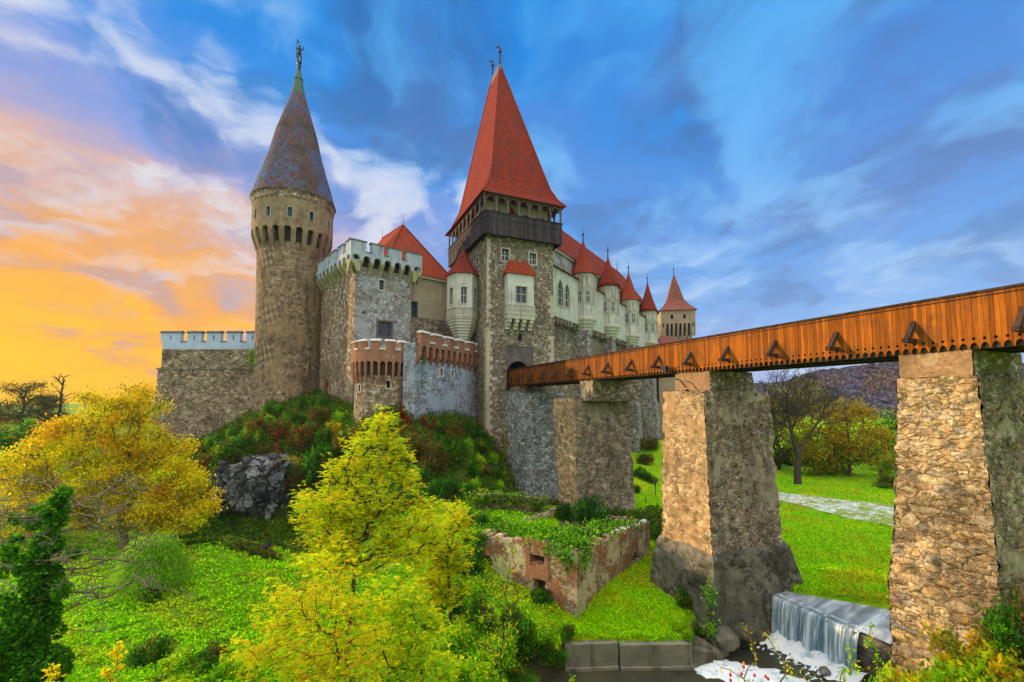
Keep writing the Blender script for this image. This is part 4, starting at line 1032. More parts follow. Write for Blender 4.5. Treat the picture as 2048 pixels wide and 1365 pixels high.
def square_bastion():
    A = R(40); F = Frame(-18.2, 52.0, 5.0, A)
    t = F.thing('square_bastion', 'square rubble bastion with whitewashed battlements, left of the red hip roof', 'tower')
    W = F.fy(822, 620)[0]; D = 12.0; PJ = .95
    _, zpar = F.fy(705, 508, -PJ); _, zc1 = F.fy(705, 508, -PJ); _, zc0 = F.fy(705, 545, 0)
    _, zm = F.fy(705, 479, -PJ); 
    wins = []
    for (x0, y0, x1, y1) in ((758, 579.5, 768.5, 562), (755.5, 671, 783, 646)):
        a, b = F.fy(x0, y0); c, d = F.fy(x1, y1); wins.append((a, c, b, d))
    mb = MB(); mb.wall(flat(), 0, W, 0, zc1 + .5, wins, .5); mb.wall(flat(D), 0, W, 0, zc1 + .5); mb.wall(sideR(W), 0, D, 0, zc1 + .5)
    mb.face([(0, 0, zc1 + .5), (W, 0, zc1 + .5), (W, D, zc1 + .5), (0, D, zc1 + .5)])
    b = mb.build('wall', M['rubble_pale'], t, flip=False)
    ml = MB(); a, z_ = F.fx(652, 690); sl = (F.fx(659, 690)[0], F.fx(654, 690)[0], F.fx(655, 690)[1], F.fx(655, 679)[1])
    ml.wall(sideL(), 0, D, 0, zc1 + .5, [sl], .4); ml.build('side_wall', M['rubble_brown'], t, flip=False)
    window(flat(), wins[0], t, .4, 1, 1, .06, .15); window(flat(), wins[1], t, .45, 2, 2, .12, .22, .06, mframe=M['grey_panel'])
    # machicolation: brackets, arches between them, parapet and merlons
    cb = MB(); pp = MB(); sb = MB()
    TF = flat(-PJ); TL = sideL(-PJ); TR = sideR(W + PJ)
    nf, nl = 7, 9
    arch0 = zc1 - .5
    for T, a, b_, n in ((TF, -PJ, W + PJ, nf), (TL, -PJ, D, nl), (TR, -PJ, D, nl)):
        w = (b_ - a) / n; th = .42
        ops = [(a + w * i + th / 2, a + w * (i + 1) - th / 2, arch0, zc1 + .1, 'a') for i in range(n)]
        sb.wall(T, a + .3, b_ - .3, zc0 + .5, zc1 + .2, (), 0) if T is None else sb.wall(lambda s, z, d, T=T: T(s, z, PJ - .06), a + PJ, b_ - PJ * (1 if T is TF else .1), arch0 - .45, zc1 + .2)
        pp.wall(T, a, b_, arch0, zm - 1.15, ops, .5)
        for i in range(n + 1):
            x = a + w * i; x0_, x1_ = max(a, x - th / 2), min(b_, x + th / 2)
            if i == 0: x1_ += .25
            cb.loft([[T(x0_, z, d), T(x1_, z, d), T(x1_, z, PJ + .2), T(x0_, z, PJ + .2)] for z, d in ((zc0, PJ - .1), (zc0 + (arch0 - zc0) * .45, PJ * .55), (arch0 - .25, .06), (arch0, .002))])
        pp.face([T(a, zm - 1.15, 0), T(b_, zm - 1.15, 0), T(b_, zm - 1.15, .6), T(a, zm - 1.15, .6)])
        pp.face([T(a, zm - 1.15, .6), T(b_, zm - 1.15, .6), T(b_, zc1 + .3, .6), T(a, zc1 + .3, .6)])
    pp.face([(-PJ + .1, -PJ + .1, zc1 + .22), (W + PJ - .1, -PJ + .1, zc1 + .22), (W + PJ - .1, D, zc1 + .22), (-PJ + .1, D, zc1 + .22)])
    sb.build('machicolation_back', M['slot_shade'], t, flip=False)  # dark sheet behind the arches, shade put into its colour
    cb.build('corbels', M['moss_stone'], t)
    spans = []
    for x0, x1 in ((704, 733), (744, 768), (779, 804), (815, 837)): spans.append((F.fy(x0, 490, -PJ)[0], F.fy(x1, 490, -PJ)[0]))
    spans[0] = (-PJ, spans[0][1]); spans[-1] = (spans[-1][0], W + PJ)
    par = pp.build('parapet', M['whitewash'], t, flip=False)
    mls = []
    for sp_ in spans:
        m_, c_ = MB(), MB(); merlons(m_, c_, TF, [sp_], zm - 1.15, zm, .1, 0, .6, rise=.15)
        o = m_.build('merlon', M['whitewash'], t); c_.build('coping', M['slate_cap'], o)
    for k in range(5):
        a = -PJ + (.002 if k == 0 else 0) + k * (D + PJ) / 5
        m_, c_ = MB(), MB(); merlons(m_, c_, TL, [(a + (.62 if k == 0 else 0), a + (D + PJ) / 5 * .6)], zm - 1.15, zm, .1, 0, .6, rise=.15)
        o = m_.build('merlon', M['whitewash'], t); c_.build('coping', M['slate_cap'], o)
    for (a, b_) in zip(spans, spans[1:]): sill = MB(); sill.tcap(TF, a[1], b_[0], zm - 1.147, .06, -.08, .66, 1, .08); sill.build('crenel_sill', M['slate_cap'], t)
    return F, W, D
BF, BW, BD = square_bastion()

def residential_wing():
    F = Frame(*(BF.wor(0, 0)), BF.a); F.o.z = 5.0
    t = F.thing('residential_wing', 'plastered wing under a big plain red hip roof between bastion and gate tower', 'building')
    y0 = 1.1; x0, x1 = BW + .05, 13.6; xw = 15.2
    _, ze = F.fy(895, 566, y0 - .3); za = P(800, 447, 61.8).z - 5.0
    _, zst = F.fy(860, 638, y0)
    wx0, wz0 = F.fy(819, 633, y0); wx1, wz1 = F.fy(833.5, 606, y0)
    mb = MB(); mb.wall(flat(y0), 4.0, xw, zst, ze + .2, [(max(wx0, x0 + .1), wx1, wz0, wz1)], .4); mb.wall(sideR(xw), y0, 16, zst, ze + .2); mb.wall(sideL(4.0), y0, 16, zst, ze + .2)
    mb.build('wall', M['beige_plaster'], t, flip=False)
    window(flat(y0), (max(wx0, x0 + .1), wx1, wz0, wz1), t, .35, 1, 1, .08, .14, .05, mframe=M['grey_panel'])
    st = MB(); st.wall(flat(y0 - .06), 4.0, xw, 0, zst); st.face([(4, y0 - .06, zst), (x1, y0 - .06, zst), (x1, y0, zst), (4, y0, zst)]); st.build('lower_wall', M['rubble_keep'], t, flip=False)
    co = MB(); co.box(3.6, x1 + .25, y0 - .35, y0 + .3, ze, ze + .35); co.build('cornice', M['limestone'], t)
    ax = 8.9; ay = y0 + 5.0
    e = .5
    a0 = 3.6
    rf = MB()
    r0 = [(a0, y0 - e, ze + .3), (x1 + e, y0 - e, ze + .3), (x1 + e, 18, ze + .3), (a0, 18, ze + .3)]
    ap, ap2 = (ax, ay, za), (ax, 13.0, za)
    rf.face([r0[0], r0[1], ap]); rf.face([r0[1], r0[2], ap2, ap]); rf.face([r0[2], r0[3], ap2]); rf.face([r0[3], r0[0], ap, ap2]); rf.face(list(reversed(r0)))
    ro = rf.build('roof', M['roof_tile_bright'], t)
    hp = MB()
    for p, q in ((r0[0], ap), (r0[1], ap), (ap, ap2)): hp.tube([p, q], .12, 6)
    hp.build('hip_tiles', M['roof_tile'], ro)
    for y in (ay, 13.0):
        f = MB(); f.tube([(ax, y, za - .1), (ax, y, za + 1.6)], [.05, .02], 6); f.build('lightning_rod', M['iron'], ro)
residential_wing()

def brick_turret():
    c = P(765, 740, 50.0); F = Frame(c.x, c.y, 6.0, math.atan2(-c.x, c.y))
    t = F.thing('brick_turret', 'half-round turret with red brick battlements in front of the square bastion', 'tower')
    zz = lambda py: P(765, py, 46.6).z - 6.0
    k = 46.9 / FPX * .965
    rb = 58 * k; rd = 65.5 * k
    z_c0, z_a, z_at, z_gap, z_m = zz(770), zz(742), zz(722), zz(699), zz(682)
    a0, a1 = -PI * .62, PI * .62
    TB, TD = rnd_wall(0, 0, rb), rnd_wall(0, 0, rd)
    s0, s1 = a0 * rb, a1 * rb
    wins = []
    for (px, py0, py1, hw) in ((719, 783, 769, .16), (777, 776, 761, .2)):
        d = ray(px, (py0 + py1) / 2); o = F.loc(Vector((0, 0, CAMZ))); dl = Vector((d.dot(F.ex), d.dot(F.ey)))
        aa = dl.dot(dl); bb = 2 * (o.x * dl.x + o.y * dl.y); cc = o.x ** 2 + o.y ** 2 - rb ** 2; s_ = (-bb - math.sqrt(bb * bb - 4 * aa * cc)) / (2 * aa)
        q = Vector((o.x + dl.x * s_, o.y + dl.y * s_)); ph = math.atan2(q.x, -q.y); wins.append((ph * rb - hw, ph * rb + hw, zz(py0), zz(py1)))
    mb = MB(); mb.wall(TB, s0, s1, 0, z_at, wins, .4, step=.5); mb.build('wall', M['rubble_brown'], t, flip=False)
    for o in wins: window(TB, o, t, .35, 1, 1, .03, .12, .04, mglass=M['dark'])
    n = 17; s0, s1 = a0 * rd, a1 * rd; w = (s1 - s0) / n; th = .2
    br = MB(); ops = [(s0 + w * i + th / 2, s0 + w * (i + 1) - th / 2, z_a, z_at, 'a') for i in range(n)]
    br.wall(TD, s0, s1, z_a, z_gap, ops, .4, step=.5)
    for i in range(n + 1):
        x = s0 + w * i
        br.loft([[TD(x - th / 2, z, d), TD(x + th / 2, z, d), TD(x + th / 2, z, rd - rb + .15), TD(x - th / 2, z, rd - rb + .15)] for z, d in ((z_c0, (rd - rb) * .95), (z_c0 + (z_a - z_c0) * .5, (rd - rb) * .45), (z_a, .002))])
    br.tbox(TD, s0, s1, z_gap - .02, z_gap, .002, .5, 24)
    sb = MB(); sb.wall(rnd_wall(0, 0, rb + .04), a0 * rb, a1 * rb, z_a - (z_a - z_c0) * .3, z_at, (), 0, step=.5); sb.build('machicolation_back', M['slot_shade'], t, flip=False)  # dark backing painted as the shade between the brackets
    pr = br.build('parapet', M['brick_red'], t, flip=False)
    pit = (s1 - s0) / 8.0
    for i in range(8):
        a = s0 + pit * (i + .18)
        m_, c_ = MB(), MB(); merlons(m_, c_, TD, [(a, a + pit * .64)], z_gap - .01, z_m, .1, 0, .5, 4, .07, .16)
        o = m_.build('merlon', M['brick_red'], t); c_.build('coping', M['cap_white'], o)
        s_ = MB(); s_.tbox(TD, a + pit * .64, a + pit, z_gap, z_gap + .2, -.1, .55, 2, ); s_.build('crenel_sill', M['cap_white'], t)
    fl = MB(); fl.lathe([(rb, z_at - .3), (rb * .98, z_at - .2)], 0, 0, 32); fl.build('wall_walk', M['limestone'], t)
brick_turret()

def brick_wall():
    A = math.atan2(.893, .449); F = Frame(-9.96, 47.5, 6.0, A)
    t = F.thing('battlement_wall', 'bluish-white curtain wall with red brick battlements, from round turret to gate tower', 'wall')
    L = 12.5; PJ = .55
    _, zm = F.fy(836, 664, -PJ); _, zg = F.fy(836, 683, -PJ); _, za = F.fy(836, 712, -PJ); _, zc0 = F.fy(836, 728, 0)
    zat = za + 1.15
    wins = []
    for (x0, y0, x1, y1) in ((880, 752, 885.5, 738), (902, 754, 907, 742), (937, 743, 942, 735)):
        a, b = F.fy(x0, y0); c, d = F.fy(x1, y1); wins.append((a, c, b, d))
    mb = MB(); mb.wall(flat(), -.25, L, 0, zat + .3, wins, .4); mb.face([(-.25, -PJ + .3, zat + .2), (L, -PJ + .3, zat + .2), (L, 1.6, zat + .2), (-.25, 1.6, zat + .2)])
    mb.wall(flat(1.6), -.25, L, 0, zat + .3); mb.wall(sideL(-.25), 0, 1.6, 0, zat + .3); mb.build('wall', M['rubble_blue'], t, flip=False)
    for o in wins: window(flat(), o, t, .35, 1, 1, .03, .12 if o is not wins[2] else .02, .04, mglass=M['dark'], mframe=M['cap_white'])
    T = flat(-PJ); n = 11; w = L / n; th = .42
    br = MB(); ops = [(w * i + th / 2, w * (i + 1) - th / 2, za, zat, 'a') for i in range(n)]
    br.wall(T, 0, L, za, zg, ops, .45)
    br.wall(sideL(0), -PJ, 1.2, za - .2, zg)
    for i in range(n + 1):
        x = w * i
        br.loft([[T(x - th / 2 * k, z, d), T(x + th / 2 * k, z, d), T(x + th / 2 * k, z, PJ + .1), T(x - th / 2 * k, z, PJ + .1)] for z, d, k in ((zc0, PJ - .05, .7), (zc0 + (za - zc0) * .5, PJ * .5, .9), (za, .003, 1))])
    sb = MB(); sb.wall(flat(-.04), 0, L, za - .25, zat); sb.build('machicolation_back', M['slot_shade'], t, flip=False)  # dark strip added for the shade under the parapet arches
    br.build('parapet', M['brick_red'], t, flip=False)
    pit = L / 5.4
    for i in range(6):
        a = pit * i + .02; b = min(L, a + pit * .62)
        m_, c_ = MB(), MB(); merlons(m_, c_, T, [(a, b)], zg - .01, zm, .12, 0, .5, 1, .1, .16)
        o = m_.build('merlon', M['brick_red'], t); c_.build('coping', M['cap_white'], o)
        if b < L: s_ = MB(); s_.tbox(T, b, min(L, a + pit), zg, zg + .22, -.1, .55); s_.build('crenel_sill', M['cap_white'], t)
brick_wall()

def curtain_wall():
    zb = 2.0; Y = 61.5; x0 = P(321, 760, Y).x; x1 = P(545, 760, Y).x
    F = Frame(x0, Y, zb, 0.0)
    t = F.thing('curtain_wall', 'long rubble curtain wall with pale blue merlons, left of the round tower', 'wall')
    zz = lambda py: P(420, py, Y).z - zb
    L = x1 - x0; zs, zw, zg, zm = zz(737), zz(699), zz(684), zz(666)
    mb = MB()
    D = 3.0
    prof = [(0.9, 0), (0.25, zs - .1), (0.0, zs), (0.0, zw)]
    rings = [[(-.8 * d if k < 2 else 0 - d, -d, z), (L, -d, z), (L, D, z), (-.8 * d, D, z)] for k, (d, z) in enumerate(prof)]
    mb.loft(rings, False, True); mb.build('wall', M['rubble_wall'], t, rough=.07, step=1.2, rs=.9)
    st = MB(); st.box(-.38, L, -.38, .1, zs - .16, zs + .02); st.build('string_course', M['rubble_keep'], t, rough=.05, step=1.0)
    pw = MB(); pw.box(0, L, .02, .6, zw, zg); pw.box(0, .6, .6, D, zw, zg); pw.build('parapet', M['whitewash_blue'], t)
    mx = [(321, 361), (374, 402), (413, 441), (453, 480), (492, 518)]
    prev = None
    for a, b in mx:
        xa, xb = P(a, 680, Y).x - x0, P(b, 680, Y).x - x0; xm = (xa + xb) / 2
        m_ = MB(); m_.wall(flat(.02), xa, xb, zg, zm, [(xm - .09, xm + .09, zg + .25, zm - .35)], .58); m_.wall(sideL(xa), .02, .6, zg, zm); m_.wall(sideR(xb), .02, .6, zg, zm); m_.wall(flat(.6), xa, xb, zg, zm, [(xm - .09, xm + .09, zg + .25, zm - .35)], 0)
        m_.face([(xa, .02, zm), (xb, .02, zm), (xb, .6, zm), (xa, .6, zm)])
        o = m_.build('merlon', M['whitewash_blue'], t, flip=False); c = MB(); c.tcap(flat(), xa - .1, xb + .1, zm, .1, -.12, .74, 1, .22); c.build('coping', M['slate_cap'], o)
        if prev is not None: s = MB(); s.tcap(flat(), prev, xa, zg, .05, -.08, .7, 1, .1); s.build('crenel_sill', M['slate_cap'], t)
        prev = xb
    for i in range(2):
        s = MB(); s.box(.02, .58, 1.0 + i * 1.2, 1.8 + i * 1.2, zg, zm); o = s.build('merlon', M['whitewash_blue'], t)
curtain_wall()

def great_hall():
    A = R(58); F = Frame(5.4, 60.5, 0.5, A)
    t = F.thing('great_hall', 'long white hall with four pointed bay turrets in a row and a steep red roof', 'building')
    L = F.fy(1316, 640)[0]
    zg0 = F.fy(1108, 632)[1]; zg1 = F.fy(1108, 534)[1]
    back = 1.3
    ze = F.fy(1112, 500, back)[1]; ry = back + 4.6
    zr = F.fx(1130, 459, 0)[1]
    q = F.fy(1140, 472, ry); zr = q[1]; xr2 = F.fy(1240, 541, ry)[0]
    print('hall', L, zg0, zg1, ze, zr, xr2)
    # upper white gallery wall
    ws = []
    for (x0, y0, x1, y1) in ((1114.5, 609, 1125.5, 564), (1129, 613, 1138.5, 572)):
        a, b = F.fy(x0, y0); c, d = F.fy(x1, y1); ws.append((a, c, b, d, 'p'))
    mb = MB(); mb.wall(flat(), -1, L, zg0, zg1, ws, .4); mb.face([(-1, 0, zg0), (L, 0, zg0), (L, 1, zg0), (-1, 1, zg0)]); mb.wall(sideR(L), 0, 9, zg0, zg1)
    mb.build('wall', M['white_plaster'], t, flip=False)
    for o in ws: window(flat(), o, t, .35, 2, 3, .12, .16, .08)
    lo = MB(); lo.wall(flat(.8), -1, L, 0, zg0 + .1); lo.wall(sideR(L), .8, 9, 0, zg0 + .1); lo.build('lower_wall', M['rubble_keep'], t, flip=False)
    up = MB(); up.wall(flat(back), -1, L - 6, zg1 - .1, ze, [(1.0, 1.7, zg1 + .5, zg1 + 1.6)], .3); up.build('upper_wall', M['rubble_pale'], t, flip=False)
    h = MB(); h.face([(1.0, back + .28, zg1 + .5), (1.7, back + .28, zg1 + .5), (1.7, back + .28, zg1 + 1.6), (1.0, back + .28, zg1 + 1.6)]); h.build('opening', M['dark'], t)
    lean = MB(); lean.loft([[(-1, -.35, zg1), (L, -.35, zg1), (L, back, zg1 + .55), (-1, back, zg1 + .55)], [(-1, -.35, zg1 + .14), (L, -.35, zg1 + .14), (L, back, zg1 + .72), (-1, back, zg1 + .72)]]); lean.build('lean_to_roof', M['roof_tile_old'], t)
    co = MB(); co.box(-1, L - 6, back - .3, back, ze - .3, ze + .02); co.build('cornice', M['limestone'], t)
    cb = MB(); n = int(L / 1.15)
    for i in range(n):
        x = i * 1.15 + .1
        cb.box(x, x + .5, -.12, .8, zg0 - .5, zg0 - .005); cb.box(x + .01, x + .49, .25, .8, zg0 - 1.0, zg0 - .505); cb.ball((x + .25, .0, zg0 - .75), .28, 8)
    cb.build('corbels', M['rubble_keep'], t)
    rf = MB(); e = back - .5
    xe = L - 4
    r0 = [(-6, e, ze), (xe, e, ze), (xe, 2 * ry - e, ze), (-6, 2 * ry - e, ze)]
    a, b = (-6, ry, zr), (xr2, ry, zr)
    rf.face([r0[0], r0[1], b, a]); rf.face([r0[1], r0[2], b]); rf.face([r0[2], r0[3], a, b]); rf.face([r0[3], r0[0], a]); rf.face(list(reversed(r0)))
    ro = rf.build('roof', M['roof_tile_old'] if False else M['roof_tile'], t); finial(ro, xr2 - 2, ry, zr, 2.6, .1)
    # the bay turrets with their buttresses
    specs = [(1167, 24, 550, 483, 455, 8), (1216.5, 21, 575, 515, 487, 40), (1258, 19.5, 602, 547, 522, 8), (1296, 17.5, 624, 567, 545, 40)]
    for k, (px, rp, yb, yt, ys, n) in enumerate(specs):
        x, z_b = F.fy(px, yb, -.2); w = F.wor(x, -.2); Yd = w.y; r = rp / FPX * Yd * .93
        # sight line is oblique: recentre so that the drawn middle falls on px
        zz = lambda py: P(px, py, Yd).z - .5
        zb, zt_, zs_ = 31.3, 36.7, 39.0
        zb, zt_, zs_ = zz(yb), zz(yt), zz(ys)
        zc1 = zb - 7.0; zc0 = zc1 - 2.2
        a0 = PI / n if n == 8 else 0
        body = MB(); T = rnd_wall(x, -.2, r)
        zw0, zw1 = zb - 4.6, zb - 2.9
        body.lathe([(r, zc1), (r, zb)], x, -.2, n, False, False, a0)
        bo = body.build('bay_turret', M['white_plaster'], t, smooth=(n > 8), flip=True)
        # base mouldings
        pr = []
        for i in range(4): rr = r * (1.14 - .13 * i); pr += [(rr, zc1 - .5 * i), (rr, zc1 - .5 * i - .3), (rr - .08, zc1 - .5 * i - .36)]
        pr += [(r * .55, zc0 - .2)]
        bs = MB(); bs.lathe(list(reversed([(r * 1.02, zc1 + .25)] + pr)), x, -.2, n, True, True, a0); bs.build('moulded_base', M['limestone'], bo)
        # windows, blind tracery and shafts, facet by facet
        tr = MB()
        fac = 8
        for i in range(fac):
            ph = -PI / 2 + 2 * PI * (i + (0 if n != 8 else 0)) / fac
            nx_, ny_ = math.cos(ph), math.sin(ph)
            if ny_ > .3: continue
            rr = r * (math.cos(PI / 8) if n == 8 else 1.0) + .012; tx, ty = -ny_, nx_
            TT = (lambda nx_, ny_, tx, ty, rr: lambda s, z, d: (x + nx_ * (rr - d) + tx * s, -.2 + ny_ * (rr - d) + ty * s, z))(nx_, ny_, tx, ty, rr)
            hw = r * math.sin(PI / 8) * .98
            o = (-hw * .5, hw * .5, zw0, zw1)
            pane = MB(); pane.face([TT(p[0], p[1], -.02) for p in outline(o)]); wd = pane.build('window', M['glass'], bo)
            fr = MB()
            for s0_ in (-hw * .5, 0, hw * .5): fr.tbox(TT, s0_ - .05, s0_ + .05, zw0, zw1, -.1, .02)
            for z0_ in (zw0, zw0 + .95, zw1): fr.tbox(TT, -hw * .6, hw * .6, z0_ - .06, z0_ + .06, -.103, .02)
            fr.build('window_frame', M['limestone'], wd) if False else tr.v.extend([]) or fr.build('window_frame', M['limestone'], bo)
            # pointed gable over the window
            zt0 = zw1 + .35
            for sg in (-1, 1):
                pts = [(sg * hw * .68, zt0), (sg * hw * .55, zt0 + .45), (sg * hw * .25, zt0 + .85), (0, zt0 + 1.25)]
                for p, q2 in zip(pts, pts[1:]): tr.loft([[TT(p[0] - .05, p[1], -.13), TT(p[0] + .05, p[1], -.13), TT(p[0] + .05, p[1], .02), TT(p[0] - .05, p[1], .02)], [TT(q2[0] - .05, q2[1], -.13), TT(q2[0] + .05, q2[1], -.13), TT(q2[0] + .05, q2[1], .02), TT(q2[0] - .05, q2[1], .02)]])
            c0 = TT(0, zt0 + .45, 0); tr.loft([[TT((.22 + dr) * math.cos(2 * PI * j / 8), zt0 + .42 + (.22 + dr) * math.sin(2 * PI * j / 8), dd) for dr, dd in ((-.05, -.1), (.05, -.1), (.05, 0), (-.05, 0))] for j in range(9)], False, False)
            for zc in (zt0 + 1.45, zt0 + 1.85): tr.tbox(TT, -.22, .22, zc, zc + .1, -.16, .02)
            tr.tbox(TT, -.06, .06, zt0 + 1.2, zt0 + 2.0, -.12, .02)
            tr.tbox(TT, -hw, hw, zw1 + .18, zw1 + .3, -.1, .02); tr.tbox(TT, -hw, hw, zw0 - .3, zw0 - .2, -.08, .02)
            ph2 = ph + PI / 8; rr2 = r + .02
            tr.tube([(x + math.cos(ph2) * rr2, -.2 + math.sin(ph2) * rr2, zc1 + .2), (x + math.cos(ph2) * rr2, -.2 + math.sin(ph2) * rr2, zb - .5)], .085, 6)
            tr.ball((x + math.cos(ph2) * rr2, -.2 + math.sin(ph2) * rr2, zw1 + .6), .16, 6); tr.ball((x + math.cos(ph2) * rr2, -.2 + math.sin(ph2) * rr2, zb - .6), .16, 6)
        tr.build('tracery', M['limestone'], bo)
        rr = r + .42
        rf = MB(); rf.lathe([(rr, zb - .12), (rr * .86, zb + .5), (r * .62, zb + (zt_ - zb) * .42), (.09, zt_)], x, -.2, n, True, True, a0); r2 = rf.build('turret_roof', M['roof_tile_bright'] if k % 2 == 0 else M['roof_tile'], bo, smooth=(n > 8))
        finial(bo, x, -.2, zt_ - .1, zs_ - zt_, .2)
        # buttress pier under the bay
        bw = r * .62
        bt = MB(); bt.loft([[(x - bw * 1.25, -r * 1.25, 0), (x + bw * 1.25, -r * 1.25, 0), (x + bw * 1.25, .9, 0), (x - bw * 1.25, .9, 0)],
                            [(x - bw * 1.12, -r * 1.0, 11.2), (x + bw * 1.12, -r * 1.0, 11.2), (x + bw * 1.12, .9, 11.2), (x - bw * 1.12, .9, 11.2)],
                            [(x - bw, -r * .82, 11.9), (x + bw, -r * .82, 11.9), (x + bw, .9, 11.9), (x - bw, .9, 11.9)],
                            [(x - bw, -r * .62, zc0 - .6), (x + bw, -r * .62, zc0 - .6), (x + bw, .9, zc0 - .6), (x - bw, .9, zc0 - .6)], [(x - bw * 1.05, -r * .66, zc0 + .4), (x + bw * 1.05, -r * .66, zc0 + .4), (x + bw * 1.05, .9, zc0 + .4), (x - bw * 1.05, .9, zc0 + .4)]])
        bt.build('buttress', M['buttress_stone'], t, rough=.05, step=1.3)
great_hall()

def far_tower():
    c = P(1322, 640, 112); F = Frame(c.x, c.y, 2.0, R(-9))
    t = F.thing('far_tower', 'distant square tower with flared red roof behind the end of the hall', 'tower')
    W = F.fy(1391, 640)[0]; D = W
    z = lambda py: F.fy(1350, py)[1]
    PJ = .7; b0 = PJ
    mb = MB(); mb.box(b0, W - b0, b0, D - b0, 0, z(655)); mb.build('wall', M['rubble_brown'], t)
    dr = MB(); n = 8; w = W / n; th = .5; za, zt = z(655), z(620); ops = [(w * i + th / 2, w * (i + 1) - th / 2, za, za + 1.0, 'a') for i in range(n)]
    ww = [(F.fy(p, 634)[0] - .3, F.fy(p, 634)[0] + .3, z(638), z(630)) for p in (1344, 1369)]
    zc0 = z(672)
    for T, L, oo in ((flat(), W, ops + ww), (sideL(), D, ops), (sideR(W), D, ops)):
        dr.wall(T, 0, L, za, zt, oo, .5)
        for i in range(n + 1):
            x = w * i; dr.loft([[T(max(0, x - th / 2), zz, d), T(min(L, x + th / 2), zz, d), T(min(L, x + th / 2), zz, PJ + .3), T(max(0, x - th / 2), zz, PJ + .3)] for zz, d in ((zc0, PJ * .9), (za - .3, .05), (za, .002))])
    dr.face([(.1, .1, za + 1.05), (W - .1, .1, za + 1.05), (W - .1, D - .1, za + 1.05), (.1, D - .1, za + 1.05)])
    mb2 = MB(); mb2.box(b0 - .004, W - b0 + .004, b0 - .004, D - b0 + .004, za - 2, za + 1.06); mb2.build('machicolation_back', M['slot_shade'], t)  # dark lining, painted shade behind the corbel arches
    dr.build('drum', M['far_plaster'], t, flip=False)
    h = MB()
    for o in ww: h.face([(o[0], .45, o[2]), (o[1], .45, o[2]), (o[1], .45, o[3]), (o[0], .45, o[3])])
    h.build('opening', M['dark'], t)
    ap = P(1347, 551, 112 + W / 2).z - 2.0
    def rc(i, zz): return [(i, i, zz), (W - i, i, zz), (W - i, D - i, zz), (i, D - i, zz)]
    rf = MB(); H = ap - zt
    rf.loft([rc(-.5, zt - .1), rc(.9, zt + H * .13), rc(2.1, zt + H * .3), rc(W / 2 - .1, ap)]); r_ = rf.build('roof', M['roof_tile_old'], t)
    finial(r_, W / 2, D / 2, ap - .2, 3.0, .2)
far_tower()
def gatehouse_low():
    c = P(1312, 690, 108); F = Frame(c.x, c.y, 0, R(-9))
    t = F.thing('low_outbuilding', 'low building with dull pinkish hip roof at the foot of the distant tower', 'building')
    W = 7.5; zt = P(1340, 694, 105).z; za = P(1330, 671, 106).z
    mb = MB(); mb.box(0, W, -3, 1.5, 0, zt); mb.build('wall', M['far_plaster'], t)
    rf = MB(); rf.loft([[(-.4, -3.4, zt), (W + .4, -3.4, zt), (W + .4, 1.9, zt), (-.4, 1.9, zt)], [(1, -.8, za), (2.5, -.8, za), (2.5, -.6, za), (1, -.6, za)]]); rf.build('roof', M['roof_tile_old'], t)
gatehouse_low()
